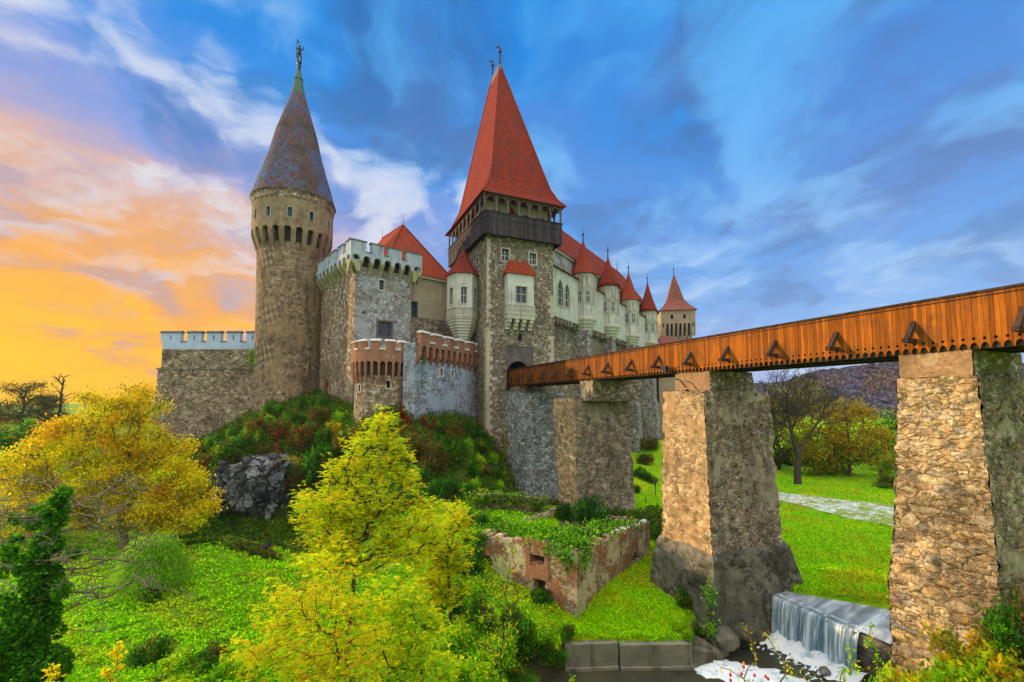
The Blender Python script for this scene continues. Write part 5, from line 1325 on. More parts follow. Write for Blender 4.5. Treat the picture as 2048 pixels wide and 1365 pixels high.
# ================================================================== the bridge
B0 = Vector((17.53, 15.6, 0)); BA = A24 + PI / 2        # x along the bridge away from the viewer, +y to the viewer's side
GF = Frame(B0.x, B0.y, 0.0, BA)
ZB = P(2048, 690, 15.6).z; ZT = P(2048, 573, 15.6).z      # lower and upper edge of the boarded side
BWID = 3.5
T0, T1 = -9.0, 45.0
def footbridge():
    c = GF.wor(18, -BWID / 2)
    t = thing('footbridge', 'long wooden footbridge with orange boarded sides and scalloped edge, on tall stone piers', 'bridge', (c.x, c.y, ZB), BA)
    ox, oy, oz = 18.0, -BWID / 2, ZB
    def Tn(s, z, d): return (s - ox, -oy - d, z - oz)               # near side (c = 0), d into the bridge
    def Tf(s, z, d): return (s - ox, -BWID - oy + d, z - oz)
    w = .3; n = int((T1 - T0) / w)
    for T in (Tn, Tf):
        mb = MB()
        for i in range(n):
            x = T0 + i * w; b = ZB; dz = rnd.uniform(-.012, .012); d0 = rnd.uniform(-.008, .008)
            hw = w * .40; hh = .19
            arcR = [(x + w - hw * math.sin(PI / 2 * k / 5), b + .02 + hh * math.cos(PI / 2 * k / 5)) for k in range(6)]      # right half arch, from its crown down
            arcL = [(x + hw * math.sin(PI / 2 * k / 5), b + .02 + hh * math.cos(PI / 2 * k / 5)) for k in range(6)]
            hr = .055; hz = b + .36
            holeR = [(x + w - hr * math.sin(PI * k / 4), hz + hr * math.cos(PI * k / 4)) for k in range(5)]
            holeL = [(x + hr * math.sin(PI * k / 4), hz + hr * math.cos(PI * k / 4)) for k in range(5)]
            if T is Tf: out = [(x, ZT), (x, b), (x + w, b), (x + w, ZT)]
            else: out = [(x + .004, ZT)] + holeL + arcL + [(x + w * .5, b - .03 + dz)] + list(reversed(arcR)) + list(reversed(holeR)) + [(x + w - .004, ZT)]
            uv = [(p[0], p[1]) for p in out]
            mb.face([T(p[0], p[1], d0) for p in out], uv); mb.face([T(p[0], p[1], d0 + .045) for p in reversed(out)], list(reversed(uv)))
            for p, q in zip(out, out[1:] + out[:1]): mb.face([T(p[0], p[1], d0), T(q[0], q[1], d0), T(q[0], q[1], d0 + .045), T(p[0], p[1], d0 + .045)])
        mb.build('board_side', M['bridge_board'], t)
        r = MB(); r.tbox(T, T0, T1, ZT - .02, ZT + .07, -.07, .16); r.build('top_rail', M['bridge_beam'], t)
        r = MB(); r.tbox(T, T0, T1, ZT - .16, ZT - .125, -.03, -.012); r.build('trim_strip', M['bridge_beam'], t)
        p = MB()
        for s in np.arange(T0 + 1, T1, 2.4): p.tbox(T, s - .07, s + .07, ZB + .35, ZT - .03, .06, .2)
        p.build('posts', M['bridge_under'], t)
    d = MB(); d.box(T0 - ox, T1 - ox, -BWID - oy + .06, -oy - .06, .40, .5); d.build('deck', M['bridge_under'], t)
    for c_ in (-.25, -BWID / 2, -BWID + .25):
        g = MB(); g.box(T0 - ox, T1 - ox, c_ - oy - .16, c_ - oy + .16, -.02, .395); g.build('girder', M['bridge_under'], t)
    # outriggers: the end of a cross beam and the slanting strut that steadies the boarded side
    zc = lambda py, s, px: None
    k = 0; ts = []
    pxs = [(2048, 0), (1826, 1), (1671, 2), (1549, 3), (1454, 4), (1379, 5), (1316, 6), (1262, 7), (1215, 8), (1176, 9), (1143, 10), (1114, 11), (1088, 12), (1064, 13), (1040, 14), (1024, 15)]
    for px, i in pxs:
        dd = ray(px, 640); o = B0; s = None
        # where the sight line meets the bridge side
        a = dd.x / dd.y; s = (B0.x - a * B0.y) / (a * U24.y - U24.x); ts.append(s)
    ts[-1] = min(ts[-1], T1 - .6)
    PR = .62
    for s in ts:
        zbm = ZB + .50
        m_ = MB(); m_.tbox(Tn, s - .10, s + .10, zbm - .09, zbm + .08, -PR - .08, .3)
        z1 = ZB + 1.32
        m_.loft([[Tn(s + sg * .085, z, d) for sg, z, d in ((-1, za, da), (1, za, da), (1, zb_, db), (-1, zb_, db))]
                 for za, da, zb_, db in ((zbm + .07, -PR + .02, zbm + .07, -PR + .24), (z1, -.01, z1 - .24, -.005))])
        m_.build('outrigger', M['bridge_beam'], t)
    return t
footbridge()

def prism_pier(t, name, rings, mat_, rough, step, ox=0, oy=0, rs=.9):
    """rings: list of (z, t_near, t_far, c_near, c_far) in bridge axes"""
    mb = MB()
    mb.loft([[(a - ox, cn - oy, z), (b - ox, cn - oy, z), (b - ox, cf - oy, z), (a - ox, cf - oy, z)] for z, a, b, cn, cf in rings])
    return mb.build(name, M[mat_], t, rough=rough, step=step, rs=rs)
def pier_thing(tm, label, zb):
    c = GF.wor(tm, -BWID / 2, zb)
    return thing('bridge_pier', label, 'bridge pier', c, BA, 'stone piers carrying the footbridge'), tm, -BWID / 2, zb
def fpt(px, py, c):        # bridge-axes hit on the vertical plane at offset c
    return GF.fy(px, py, c)
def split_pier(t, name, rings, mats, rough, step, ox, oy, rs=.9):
    """a shaft with sun and shade put into its colours, warm flank and greyer end faces: two parts"""
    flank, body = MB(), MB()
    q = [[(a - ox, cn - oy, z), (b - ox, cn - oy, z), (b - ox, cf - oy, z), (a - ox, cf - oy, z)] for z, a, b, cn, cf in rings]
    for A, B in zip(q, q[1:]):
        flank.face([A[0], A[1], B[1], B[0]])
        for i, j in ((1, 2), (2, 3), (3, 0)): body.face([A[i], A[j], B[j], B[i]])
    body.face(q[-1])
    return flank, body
def head(t, rings, ox, oy, z, rough, step, fm='brick_gold'):
    fl, bo = split_pier(t, 'h', rings, None, 0, 0, ox, oy)
    bo.build('head', M['rubble_keep'], t, rough=rough, step=step, rs=1.3, flip=False); fl.build('brick_head', M[fm], t, rough=rough, step=step, rs=1.3, flip=False)
def near_piers():
    # nearest pier
    t, ox, oy, zb = pier_thing(2.0, 'nearest golden stone pier, rising from the bushes beside the waterfall', 0.0)
    a0, z0 = fpt(2005, 1240, .55); b0, z1 = fpt(1786, 1300, .55); a1, _ = fpt(1945, 705, -.1); b1, _ = fpt(1797, 712, -.1)
    bot = -.6; zz = ZB - .02
    k = (z0 - bot) / (zz - z0)
    rings = [(bot, a0 - (a1 - a0) * k, b0 + .05, .62, -5.6), (z0, a0, b0, .55, -5.3), (z0 + (zz - z0) * .5, (a0 + a1) / 2 - .05, (b0 + b1) / 2 - .05, .2, -4.6), (zz - .95, a1 - .08, b1 + .05, -.07, -4.05)]
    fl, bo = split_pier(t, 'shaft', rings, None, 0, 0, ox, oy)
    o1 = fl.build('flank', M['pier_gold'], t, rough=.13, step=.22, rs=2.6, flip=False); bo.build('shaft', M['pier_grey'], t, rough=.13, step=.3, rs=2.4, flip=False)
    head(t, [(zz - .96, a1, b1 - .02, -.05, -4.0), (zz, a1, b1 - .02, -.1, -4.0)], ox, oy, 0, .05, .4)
    lg = MB(); lg.tube([(b0 - .1 - ox, .55 - oy, z1 + 1.0), ((a0 + b0) / 2 - ox, .58 - oy, z1 + 1.05)], .09, 6); lg.build('timber_lacing', M['bark_grey'], t)
    # second pier, standing in the stream
    t, ox, oy, zb = pier_thing(15.2, 'tall pier with flared concrete foot, standing left of the waterfall', -3.0)
    c = .5
    a1, zt1 = fpt(1408, 776, c); b1, zt2 = fpt(1325, 789, c); a0, z0 = fpt(1425, 1108, c); b0, z2 = fpt(1324, 1085, c)
    def zl(z): return z + 3.0
    cf1, cf0 = c - 5.75, c - 6.1
    zt = (zt1 + zt2) / 2
    rings = [(zl(z0) - .3, a0, b0, c + .02, cf0), (zl(z0 + (zt - z0) * .5), (a0 + a1) / 2 + .05, (b0 + b1) / 2, c, (cf0 + cf1) / 2), (zl(zt), a1, b1, c - .02, cf1)]
    fl, bo = split_pier(t, 's', rings, None, 0, 0, ox, oy)
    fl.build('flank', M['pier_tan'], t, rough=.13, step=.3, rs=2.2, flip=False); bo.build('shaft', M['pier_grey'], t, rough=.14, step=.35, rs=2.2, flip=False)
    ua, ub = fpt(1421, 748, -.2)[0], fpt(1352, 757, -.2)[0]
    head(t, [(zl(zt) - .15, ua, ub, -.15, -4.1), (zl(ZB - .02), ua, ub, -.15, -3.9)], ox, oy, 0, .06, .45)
    e = 1.0
    bx0 = fpt(1440, 1270, c + 1.0)[0]
    prism_pier(t, 'plinth', [(0.0, bx0 + .1, b0 + .75, c + .75, cf0 - 1.0), (zl(z0) - 1.9, a0 - .55, b0 + .45, c + .55, cf0 - .8), (zl(z0) - .35, a0 - .30, b0 + .2, c + .30, cf0 - .42), (zl(z0) - .05, a0 - .04, b0 + .03, c + .05, cf0 - .06)], 'concrete_old', .13, .5, ox, oy)
    # third pier
    t, ox, oy, zb = pier_thing(30.0, 'pier with ivy and shrubs round its foot, behind the roofless brick ruin', 0.0)
    a1, zt1 = fpt(1150, 800, c); b1, zt2 = fpt(1107, 797, c); a0, z0 = fpt(1156, 1040, c); b0 = fpt(1126, 1040, c)[0]
    rings = [(0, a0 - .3, b0 + .3, c + .03, c - 6.6), (z0, a0, b0 + .4, c, c - 6.3), (zt1 * .6, (a0 + a1) / 2, b1 - .1, c, c - 6.1), (zt1 + .15, a1, b1, c, c - 5.95)]
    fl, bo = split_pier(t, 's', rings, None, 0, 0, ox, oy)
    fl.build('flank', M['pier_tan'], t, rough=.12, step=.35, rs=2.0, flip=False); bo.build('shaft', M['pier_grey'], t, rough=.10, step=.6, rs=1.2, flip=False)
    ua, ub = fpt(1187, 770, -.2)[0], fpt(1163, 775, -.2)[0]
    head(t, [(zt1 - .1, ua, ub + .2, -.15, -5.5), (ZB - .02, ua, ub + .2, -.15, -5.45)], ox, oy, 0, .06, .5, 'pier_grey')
    # the pier at the gate
    t, ox, oy, zb = pier_thing(43.0, 'whitish pier closest to the gate, its side grown with a streak of yellow creeper', 0.0)
    c = .7
    a1, zt1 = fpt(1044, 786, c); b1, zt2 = fpt(1009, 790, c); a0, z0 = fpt(1052, 990, c)
    rings = [(0, a0 - .4, b1 - .1, c + .05, c - 6.4), (zt1 * .5, (a0 + a1) / 2, b1, c, c - 6.1), (zt1, a1, b1 + 1.5, c - .02, c - 5.9)]
    prism_pier(t, 'shaft', rings, 'pier_white', .10, .6, ox, oy)
    prism_pier(t, 'head', [(zt1 - .1, a1 + 2.4, b1 + 1, -.15, -4.4), (ZB - .02, a1 + 2.4, b1 + 1, -.15, -4.4)], 'rubble_keep', .05, .6, ox, oy)
near_piers()

def floodlight():
    s, z = GF.fy(1331, 738, .3)
    p = GF.wor(s, .3, z)
    t = thing('floodlight', 'small black floodlight fixed low on the side of the wooden bridge', 'floodlight', p, BA)
    b = MB(); b.loft([[(-.22, .2, -.2), (.22, .2, -.2), (.22, .2, .2), (-.22, .2, .2)], [(-.16, -.12, -.16), (.16, -.12, -.16), (.16, -.12, .16), (-.16, -.12, .16)]]); b.build('lamp_body', M['black_metal'], t)
    a = MB(); a.tube([(0, -.1, -.1), (0, -.34, -.2)], .035, 6); a.build('bracket', M['black_metal'], t)
    gl = MB(); gl.face([(-.2, .204, -.18), (.2, .204, -.18), (.2, .204, .18), (-.2, .204, .18)]); gl.build('lens', M['glass'], t)
floodlight()
def bent_bracket(px0, py0, px1, py1, c, label):
    s0, z0 = GF.fy(px0, py0, c); s1, z1 = GF.fy(px1, py1, c); p = GF.wor(s0, c, z0)
    mb = MB(); mb.tube([(0, 0, 0), ((s1 - s0) * .5, 0, (z1 - z0) * .25), (s1 - s0, 0, z1 - z0)], .05, 6)
    o = mb.build('pipe', M['iron']); o.location = p; o.rotation_euler = (0, 0, BA); tag(o, label, 'pipe')
bent_bracket(1352, 758, 1372, 775, .35, 'thin dark bent pipe beside the brick head of the flared-foot pier')
bent_bracket(1150, 770, 1160, 788, .35, 'thin dark bent pipe under the bridge above the ivy-footed pier')
for k, (a, b) in enumerate((((1505, 768, 40), (1900, 783, 34)), ((1505, 762, 42), (1900, 770, 36)))):
    p, q = P(*a), P(*b)
    mb = MB(); mb.tube([p.lerp(q, i / 12) - Vector((0, 0, .5 * math.sin(PI * i / 12))) for i in range(13)], .022, 5)
    tag(mb.build('power_cable', M['iron']), ('lower' if k == 0 else 'upper') + ' of two thin dark cables strung between the piers', 'cable')

# ================================================================== the roofless brick ruin
def ruin():
    cx, cy = Pz(1155, 1222, .15).xy
    ang = math.atan2(8.8, 6.6)                 # the right wall runs this way from the corner
    F = Frame(cx, cy, -.3, ang)
    t = F.thing('ruined_building', 'roofless brick ruin with crumbling plaster and ivy on its top, below the bridge piers', 'ruin')
    # right wall along +x at y=0 ; left wall along +y at x=0
    L = F.fy(1300, 1090)[0]; _, zt0 = F.fy(1157, 1101); _, zt1 = F.fy(1288, 1052)
    Lw = F.fx(956, 1110)[0]; _, zl1 = F.fx(960, 1068); _, zl0 = F.fx(1150, 1100)
    def ragged(T, L, z0, z1, ops, name, m, seed, Z0=-.4):
        r = random.Random(seed)
        mb = MB(); mb.wall(T, 0, L, Z0, min(z0, z1) - .5, ops, .5, step=.8)
        n = 26
        hs = [z0 + (z1 - z0) * i / n + r.uniform(-.16, .16) for i in range(n + 1)]
        base = min(z0, z1) - .5
        for i in range(n):
            a, b = L * i / n, L * (i + 1) / n
            for d, s in ((0, 1), (.55, -1)): mb.face([T(a, base, d), T(b, base, d), T(b, hs[i], d), T(a, hs[i], d)], [(a, base), (b, base), (b, hs[i]), (a, hs[i])])
            mb.face([T(a, hs[i], 0), T(b, hs[i], 0), T(b, hs[i], .55), T(a, hs[i], .55)])
            if i: mb.face([T(a, hs[i - 1], 0), T(a, hs[i], 0), T(a, hs[i], .55), T(a, hs[i - 1], .55)])
        mb.wall(lambda s, z, d: T(s, z, .55 - d), 0, L, Z0, base, ops, 0)
        mb.face([T(L, Z0, 0), T(L, Z0, .55), T(L, hs[-1], .55), T(L, hs[-1], 0)])
        return mb.build(name, M[m], t, flip=False, rough=.05, step=.5, rs=1.6)
    a, b = F.fy(1262, 1128); c, d = F.fy(1278, 1100)
    ragged(flat(), L, zt0, zt1, [(a, c, b, d, 'a')], 'wall', 'brick_ruin', 3)
    wy0, wz0 = F.fx(1089, 1131); wy1, wz1 = F.fx(1060, 1092)
    dy0, dz0 = F.fx(1090, 1190); dy1, dz1 = F.fx(1067, 1148)
    ey0, _ = F.fx(985, 1180); ey1, ez1 = F.fx(963, 1108)
    ragged(sideL(), Lw, zl0, zl1, [(wy0, wy1, wz0, wz1), (dy0, dy1, -.4, wz0 - .7, 'a'), (ey0, min(ey1, Lw - .1), -.4, ez1, 'a')], 'wall', 'brick_ruin', 5)
    ragged(lambda s, z, d: (s, Lw - d, z), L, zl1, zt1 + .4, [], 'wall', 'brick_ruin', 6); ragged(lambda s, z, d: (L - d, s, z), Lw, zt1, zt1 + .3, [], 'wall', 'brick_ruin', 8)
    # dressed brick surround of the window and the pilaster
    s = MB(); T = sideL()
    s.tbox(T, wy0 - .28, wy0, wz0 - .2, wz1 + .1, -.05, .3); s.tbox(T, wy1, wy1 + .28, wz0 - .2, wz1 + .1, -.05, .3); s.tbox(T, wy0 - .4, wy1 + .4, wz1 + .1, wz1 + .36, -.06, .3); s.tbox(T, wy0 - .3, wy1 + .3, wz0 - .9, wz0 - .2, -.04, .3)
    s.build('window_surround', M['brick_red'], t, rough=.03, step=.3)
    fl = MB(); fl.box(.6, L - .6, .6, Lw - .6, -.3, 2.75); fl.build('earth_fill', M['mud'], t)
    # loose white stones lying along the wall top
    st = MB(); r = random.Random(2)
    for i in range(34):
        q = r.uniform(.45, 1.0); x = L * q; z = zt0 + (zt1 - zt0) * q + .12
        st.ball((x, r.uniform(.08, .45), z), r.uniform(.09, .19), 7, .7)
    st.build('capping_stones', M['cap_white'], t)
    return F, L, Lw, zt0, zt1, zl1
RUIN = ruin()

def retaining_wall(name, label, pts, h, mat_, th=.5):
    p0 = Vector((*pts[0], gz(*pts[0])))
    mb = MB()
    rings = []
    for x, y, z in [(p[0], p[1], gz(*p)) for p in pts]:
        rings.append([(x - p0.x, y - p0.y, z - p0.z - 1), (x - p0.x + .1, y - p0.y + th, z - p0.z - 1), (x - p0.x + .1, y - p0.y + th, z - p0.z + h), (x - p0.x, y - p0.y, z - p0.z + h)])
    mb.loft(rings); o = mb.build(name, M[mat_], rough=.06, step=.5); o.location = p0
    return tag(o, label, 'wall')
g1 = [Pz(p[0], p[1], 2.0) for p in ((950, 1062), (1000, 1060), (1050, 1056), (1085, 1050))]
retaining_wall('terrace_wall', 'mossy ivy-hung terrace wall on the slope behind the brick ruin', [(p.x, p.y) for p in g1], 1.35, 'rubble_wall')
g1 = [Pz(p[0], p[1], 2.4) for p in ((1070, 1030), (1100, 1012), (1118, 1003))]
retaining_wall('path_wall', 'short low wall edging the path between the whitish and the ivy-footed piers', [(p.x, p.y) for p in g1], .7, 'rubble_keep')

def stream_wall():
    zt = -.62; pts = [Pz(1130, 1291, zt), Pz(1236, 1287, zt), Pz(1240, 1289, zt), Pz(1385, 1287, zt)]
    o = pts[0]
    t = thing('stream_wall', 'low stained concrete wall along the stream bank below the ruin', 'wall', (o.x, o.y, -2.2))
    for k, (a, b, m_) in enumerate(((0, 1, 'cast_concrete'), (2, 3, 'cast_concrete'))):
        p, q = pts[a], pts[b]; d = (q - p); e = d.normalized(); n = Vector((-e.y, e.x, 0))
        mb = MB(); rings = []
        hgt = -zt - 2.2 * -1 - 0
        base = -2.2
        c = [(p.x, p.y), (q.x, q.y), (q.x + n.x * .6, q.y + n.y * .6), (p.x + n.x * .6, p.y + n.y * .6)]
        ft = [(x - (n.x * .14 if i < 2 else 0), y - (n.y * .14 if i < 2 else 0)) for i, (x, y) in enumerate(c)]
        mb.loft([[(x - o.x, y - o.y, base + 2.2) for x, y in ft], [(x - o.x, y - o.y, base + 2.2 + .45) for x, y in ft], [(x - o.x, y - o.y, base + 2.2 + .46) for x, y in c], [(x - o.x, y - o.y, zt + 2.2 - .06 * k) for x, y in c]])
        mb.build('wall_section', M[m_], t, rough=.035, step=.3)
    p, q = pts[3], Pz(1425, 1300, -1.0)
    mb = MB(); mb.loft([[(p.x - o.x, p.y - o.y, 0), (q.x - o.x, q.y - o.y, 0), (q.x - o.x, q.y - o.y + .5, 0), (p.x - o.x, p.y - o.y + .5, 0)], [(p.x - o.x, p.y - o.y, 1.25), (q.x - o.x, q.y - o.y, 1.05), (q.x - o.x, q.y - o.y + .5, 1.05), (p.x - o.x, p.y - o.y + .5, 1.25)]]); mb.build('broken_end', M['concrete_old'], t, rough=.07, step=.3)
stream_wall()

# ================================================================== weir and falling water
def weir():
    a, b = Vector((*a_, 0)), Vector((*b_, 0)); e = Vector((*WDIR, 0)); n = Vector((*WNRM, 0))
    t = thing('weir', 'dark wet stone weir with the stream falling over it, between the two nearest piers', 'weir', (a.x, a.y, -2.5))
    mb = MB(); o = a
    def L(p, z): return (p.x - o.x, p.y - o.y, z + 2.5)
    p0, p1 = a - e * .8, b + e * 2.2
    mb.loft([[L(p0 - n * .30, -2.6), L(p1 - n * .30, -2.6), L(p1 + n * .8, -2.6), L(p0 + n * .8, -2.6)], [L(p0 - n * .12, .28), L(p1 - n * .12, .28), L(p1 + n * .8, .28), L(p0 + n * .8, .28)]])
    mb.build('weir_body', M['concrete_old'], t, rough=.06, step=.35)
    f = MB(); N = 44; rings = []; K = 10
    for i in range(N + 1):
        s = -.95 + (WLEN + .95) * i / N; q = a + e * s; ring = []
        j = .07 * math.sin(i * 1.9) + .05 * math.sin(i * .73); jc = .10 * math.sin(i * .52 + 1) + .06 * math.sin(i * 1.31)
        for k in range(K + 1):
            u_ = k / K
            out = .05 + .42 * (1 - (1 - u_) ** 1.6) ** .8 + j * u_ if u_ else 0
            z = .43 - 2.32 * (u_ ** 1.5)
            pos = q + n * .45 if k == 0 else q - n * (out + .05 + jc)
            ring.append((L(pos, .415 if k == 0 else z), (s, -z)))
        rings.append(ring)
    for A, B in zip(rings, rings[1:]):
        for k in range(K): f.face([A[k][0], B[k][0], B[k + 1][0], A[k + 1][0]], [A[k][1], B[k][1], B[k + 1][1], A[k + 1][1]])
    o1 = f.build('falling_water', M['falling_water'], t, smooth=True, flip=False)
    fo = MB(); rings = []
    for i in range(31):
        s = -.6 + (WLEN + 1.0) * i / 30; q = a + e * s
        w0 = 2.3 + .3 * math.sin(i * .9) + .25 * math.sin(i * 2.3)
        rings.append([L(q - n * (.25 + w0 * k / 8), -1.93 + (.46 + .12 * math.sin(i * 1.1)) * math.exp(-((k - .6) / 2.4) ** 2) + .05 * math.sin(i * 1.7 + k * 2.1) + .04 * math.sin(i * 3.1 - k)) for k in range(9)])
    for A, B in zip(rings, rings[1:]):
        for k in range(8): fo.face([A[k], B[k], B[k + 1], A[k + 1]])
    fo.build('foam', M['foam'], t, smooth=True)
weir()
def rapids():
    # the second, lower drop in front: white water sliding to the left
    rg = np.random.default_rng(8)
    line = [np.array(Pz(px, py, -1.88).xy) for px, py in ((1660, 1400), (1570, 1368), (1500, 1350), (1450, 1340), (1420, 1335))]
    xs = np.arange(6.5, 17.5, .12); ys = np.arange(18, 26.5, .12); X, Y = np.meshgrid(xs, ys)
    d = seg_dist(X.ravel(), Y.ravel(), line).reshape(X.shape)
    N = np.array([[noise.fractal(Vector((x * 1.1, y * 2.2, 3)), 1, 2, 4) for x in xs] for y in ys])
    Z = -2.06 + .36 * np.exp(-(d / 1.15) ** 2) + N * .12
    V = np.stack([X.ravel(), Y.ravel(), Z.ravel()], 1); i = np.arange(V.shape[0]).reshape(X.shape)
    F = np.stack([i[:-1, :-1].ravel(), i[:-1, 1:].ravel(), i[1:, 1:].ravel(), i[1:, :-1].ravel()], 1)
    zf = Z.ravel()[F].max(1); F = F[zf > -1.98]
    tag(fast_mesh('rapids', V, F, M['foam'], smooth=True), kind='structure')
rapids()

def boulder(px, py, z, r, label, seed, m_='boulder', sz=.7, group=None):
    p = Pz(px, py, z)
    bm = bmesh.new(); bmesh.ops.create_icosphere(bm, subdivisions=3, radius=1)
    rr = random.Random(seed); off = Vector((seed * 3.1, seed, 0))
    for v in bm.verts:
        k = 1 + .35 * noise.noise(v.co * 1.1 + off) + .14 * noise.noise(v.co * 3 + off)
        v.co = Vector((v.co.x * r * k, v.co.y * r * k * .8, v.co.z * r * sz * k))
    me = bpy.data.meshes.new('boulder'); bm.to_mesh(me); bm.free(); me.materials.append(M[m_])
    o = bpy.data.objects.new('boulder', me); COL.objects.link(o); o.location = (p.x, p.y, p.z + r * sz * .2); o.rotation_euler = (0, 0, rr.uniform(0, 6))
    return tag(o, label, 'boulder', group)
boulder(1450, 1283, -1.2, .8, 'large dark boulder at the flared pier foot, by the end of the concrete wall', 1, 'concrete_old')
boulder(1482, 1268, -1.2, .75, 'dark boulder touching the flared pier foot beside the falling water', 2, 'concrete_old')
boulder(1430, 1310, -1.7, .5, 'small wet boulder at the stream edge below the broken wall end', 3, 'concrete_old')
boulder(1315, 1333, -1.9, .22, 'driftwood-coloured stone lying in the shallows before the concrete wall', 4)
boulder(1650, 1345, -1.8, .3, 'pale small stone in the stream before the second drop', 5)

boulder(1404, 1300, -1.5, .62, 'mossy dark rock right at the end of the low concrete wall', 6, 'concrete_old', .8)
boulder(1440, 1302, -1.7, .5, 'dark rock in the stream between wall end and flared pier foot', 7, 'concrete_old')
def rock_outcrop():
    # crag under the castle: broken, angular faces
    F0 = P(512, 985, 47.6); w = 160 / FPX * 47.6
    bm = bmesh.new(); bmesh.ops.create_icosphere(bm, subdivisions=5, radius=1)
    off = Vector((4, 9, 2)); seeds = [Vector((rnd.uniform(-1.2, 1.2), rnd.uniform(-1.2, 1.2), rnd.uniform(-1.2, 1.2))) for _ in range(190)]
    amp = [rnd.uniform(-.12, .12) for _ in seeds]; tl = [Vector((rnd.uniform(-.25, .25), rnd.uniform(-.25, .25), rnd.uniform(-.25, .25))) for _ in seeds]
    for v in bm.verts:
        q = v.co.copy(); j = q + noise.noise_vector(q * 3 + off) * .12
        i = min(range(len(seeds)), key=lambda i_: (seeds[i_].normalized() - j).length_squared)
        k = 1 + amp[i] + (q - seeds[i].normalized()).dot(tl[i]) * 1.3 + .05 * noise.fractal(q * 5 + off, 1, 2, 3)
        q = Vector([math.copysign(abs(a_) ** .72, a_) for a_ in q])
        v.co = Vector((q.x * w * .52 * k + q.z * .4, q.y * 2.6 * k - q.z * .8, q.z * 4.0 * k))
    me = bpy.data.meshes.new('rock_outcrop'); bm.to_mesh(me); bm.free(); me.materials.append(M['rock'])
    o = bpy.data.objects.new('rock_outcrop', me); COL.objects.link(o); o.location = (F0.x, F0.y + .9, 2.3)
    tag(o, 'bare grey cracked crag under the castle slope, right of the golden tree', 'rock')
rock_outcrop()

def spot(px, py, h, label, z0=None):
    p = ground_hit(px, py)
    t = thing('lawn_floodlight', label, 'floodlight', p)
    a = MB(); a.tube([(0, 0, -.2), (0, 0, h)], .05, 7); a.build('post', M['black_metal'], t)
    b = MB(); b.loft([[(-.34, -.2, h - .02), (.34, -.16, h - .02), (.34, .2, h + .08), (-.34, .2, h + .08)], [(-.25, -.1, h + .24), (.25, -.1, h + .22), (.25, .14, h + .28), (-.25, .14, h + .28)]]); b.build('lamp_head', M['black_metal'], t)
    g_ = MB(); g_.box(-.1, .1, -.03, .03, h - .2, h); g_.build('bracket', M['black_metal'], t)
spot(532, 1117, .9, 'black floodlight on a short post standing in the green lawn')
spot(1311, 990, 1.5, 'thin black lamp post in the grass between the ivy-footed and the flared pier')
# ================================================================== trees, shrubs and ground cover
YG, YE, OR, LG, GR, DG, RD, BR = (.72, .78, .010), (.86, .66, .010), (.82, .44, .010), (.32, .60, .012), (.12, .38, .010), (.035, .13, .014), (.40, .018, .03), (.20, .13, .03)
OL = (.32, .31, .02)
def leaf_cards(C, size, tints, rg, aspect=.45, updir=0.0, spread=1.0, axis=None, nup=.8):
    """diamond leaves round the centres C; tints (n,3)"""
    n = len(C)
    a = rg.normal(0, 1, (n, 3)) * spread
    if axis is not None: a = a * .45 + axis
    a[:, 2] += updir
    a /= np.linalg.norm(a, axis=1)[:, None] + 1e-9
    r = rg.normal(0, .6, (n, 3)); r[:, 2] += nup; b = np.cross(a, r); b /= np.linalg.norm(b, axis=1)[:, None] + 1e-9
    s = (size * rg.uniform(.6, 1.35, n))[:, None]
    nn = np.cross(a, b)
    V = np.empty((n, 4, 3))
    V[:, 0] = C - a * s * .5; V[:, 1] = C + b * s * aspect * .5 + nn * s * .06; V[:, 2] = C + a * s * .5; V[:, 3] = C - b * s * aspect * .5 + nn * s * .06
    T = np.repeat(tints, 4, axis=0)
    F = np.arange(n * 4).reshape(n, 4)
    return V.reshape(-1, 3), F, T
def pick(pal, n, rg, jit=.18):
    cols = np.array([p[0] for p in pal]); w = np.array([p[1] for p in pal], float); w /= w.sum()
    c = cols[rg.choice(len(pal), n, p=w)]
    return np.clip(c * rg.uniform(1 - jit, 1 + jit, (n, 1)) * rg.uniform(.92, 1.08, (n, 3)), 0, .9)
def env(lst, Y, base):
    out = []
    for e in lst:
        px, py, rx, ry = e[:4]; y = Y + (e[4] if len(e) > 4 else 0); c = P(px, py, y)
        out.append((np.array([c.x - base.x, c.y - base.y, c.z - base.z]), np.array([rx * y / FPX, max(rx, ry) * .8 * y / FPX, ry * y / FPX])))
    return out
def fill(envs, n, rg, shell=.55):
    vol = np.array([np.prod(r) for _, r in envs]) ** .8; vol /= vol.sum()
    k = rg.choice(len(envs), n, p=vol)
    d = rg.normal(0, 1, (n, 3)); d /= np.linalg.norm(d, axis=1)[:, None]
    rad = rg.uniform(0, 1, n) ** (1 / 3 if shell <= 0 else (1 / 3) * (1 - shell) + .0)
    return np.array([envs[i][0] for i in k]) + d * rad[:, None] * np.array([envs[i][1] for i in k])
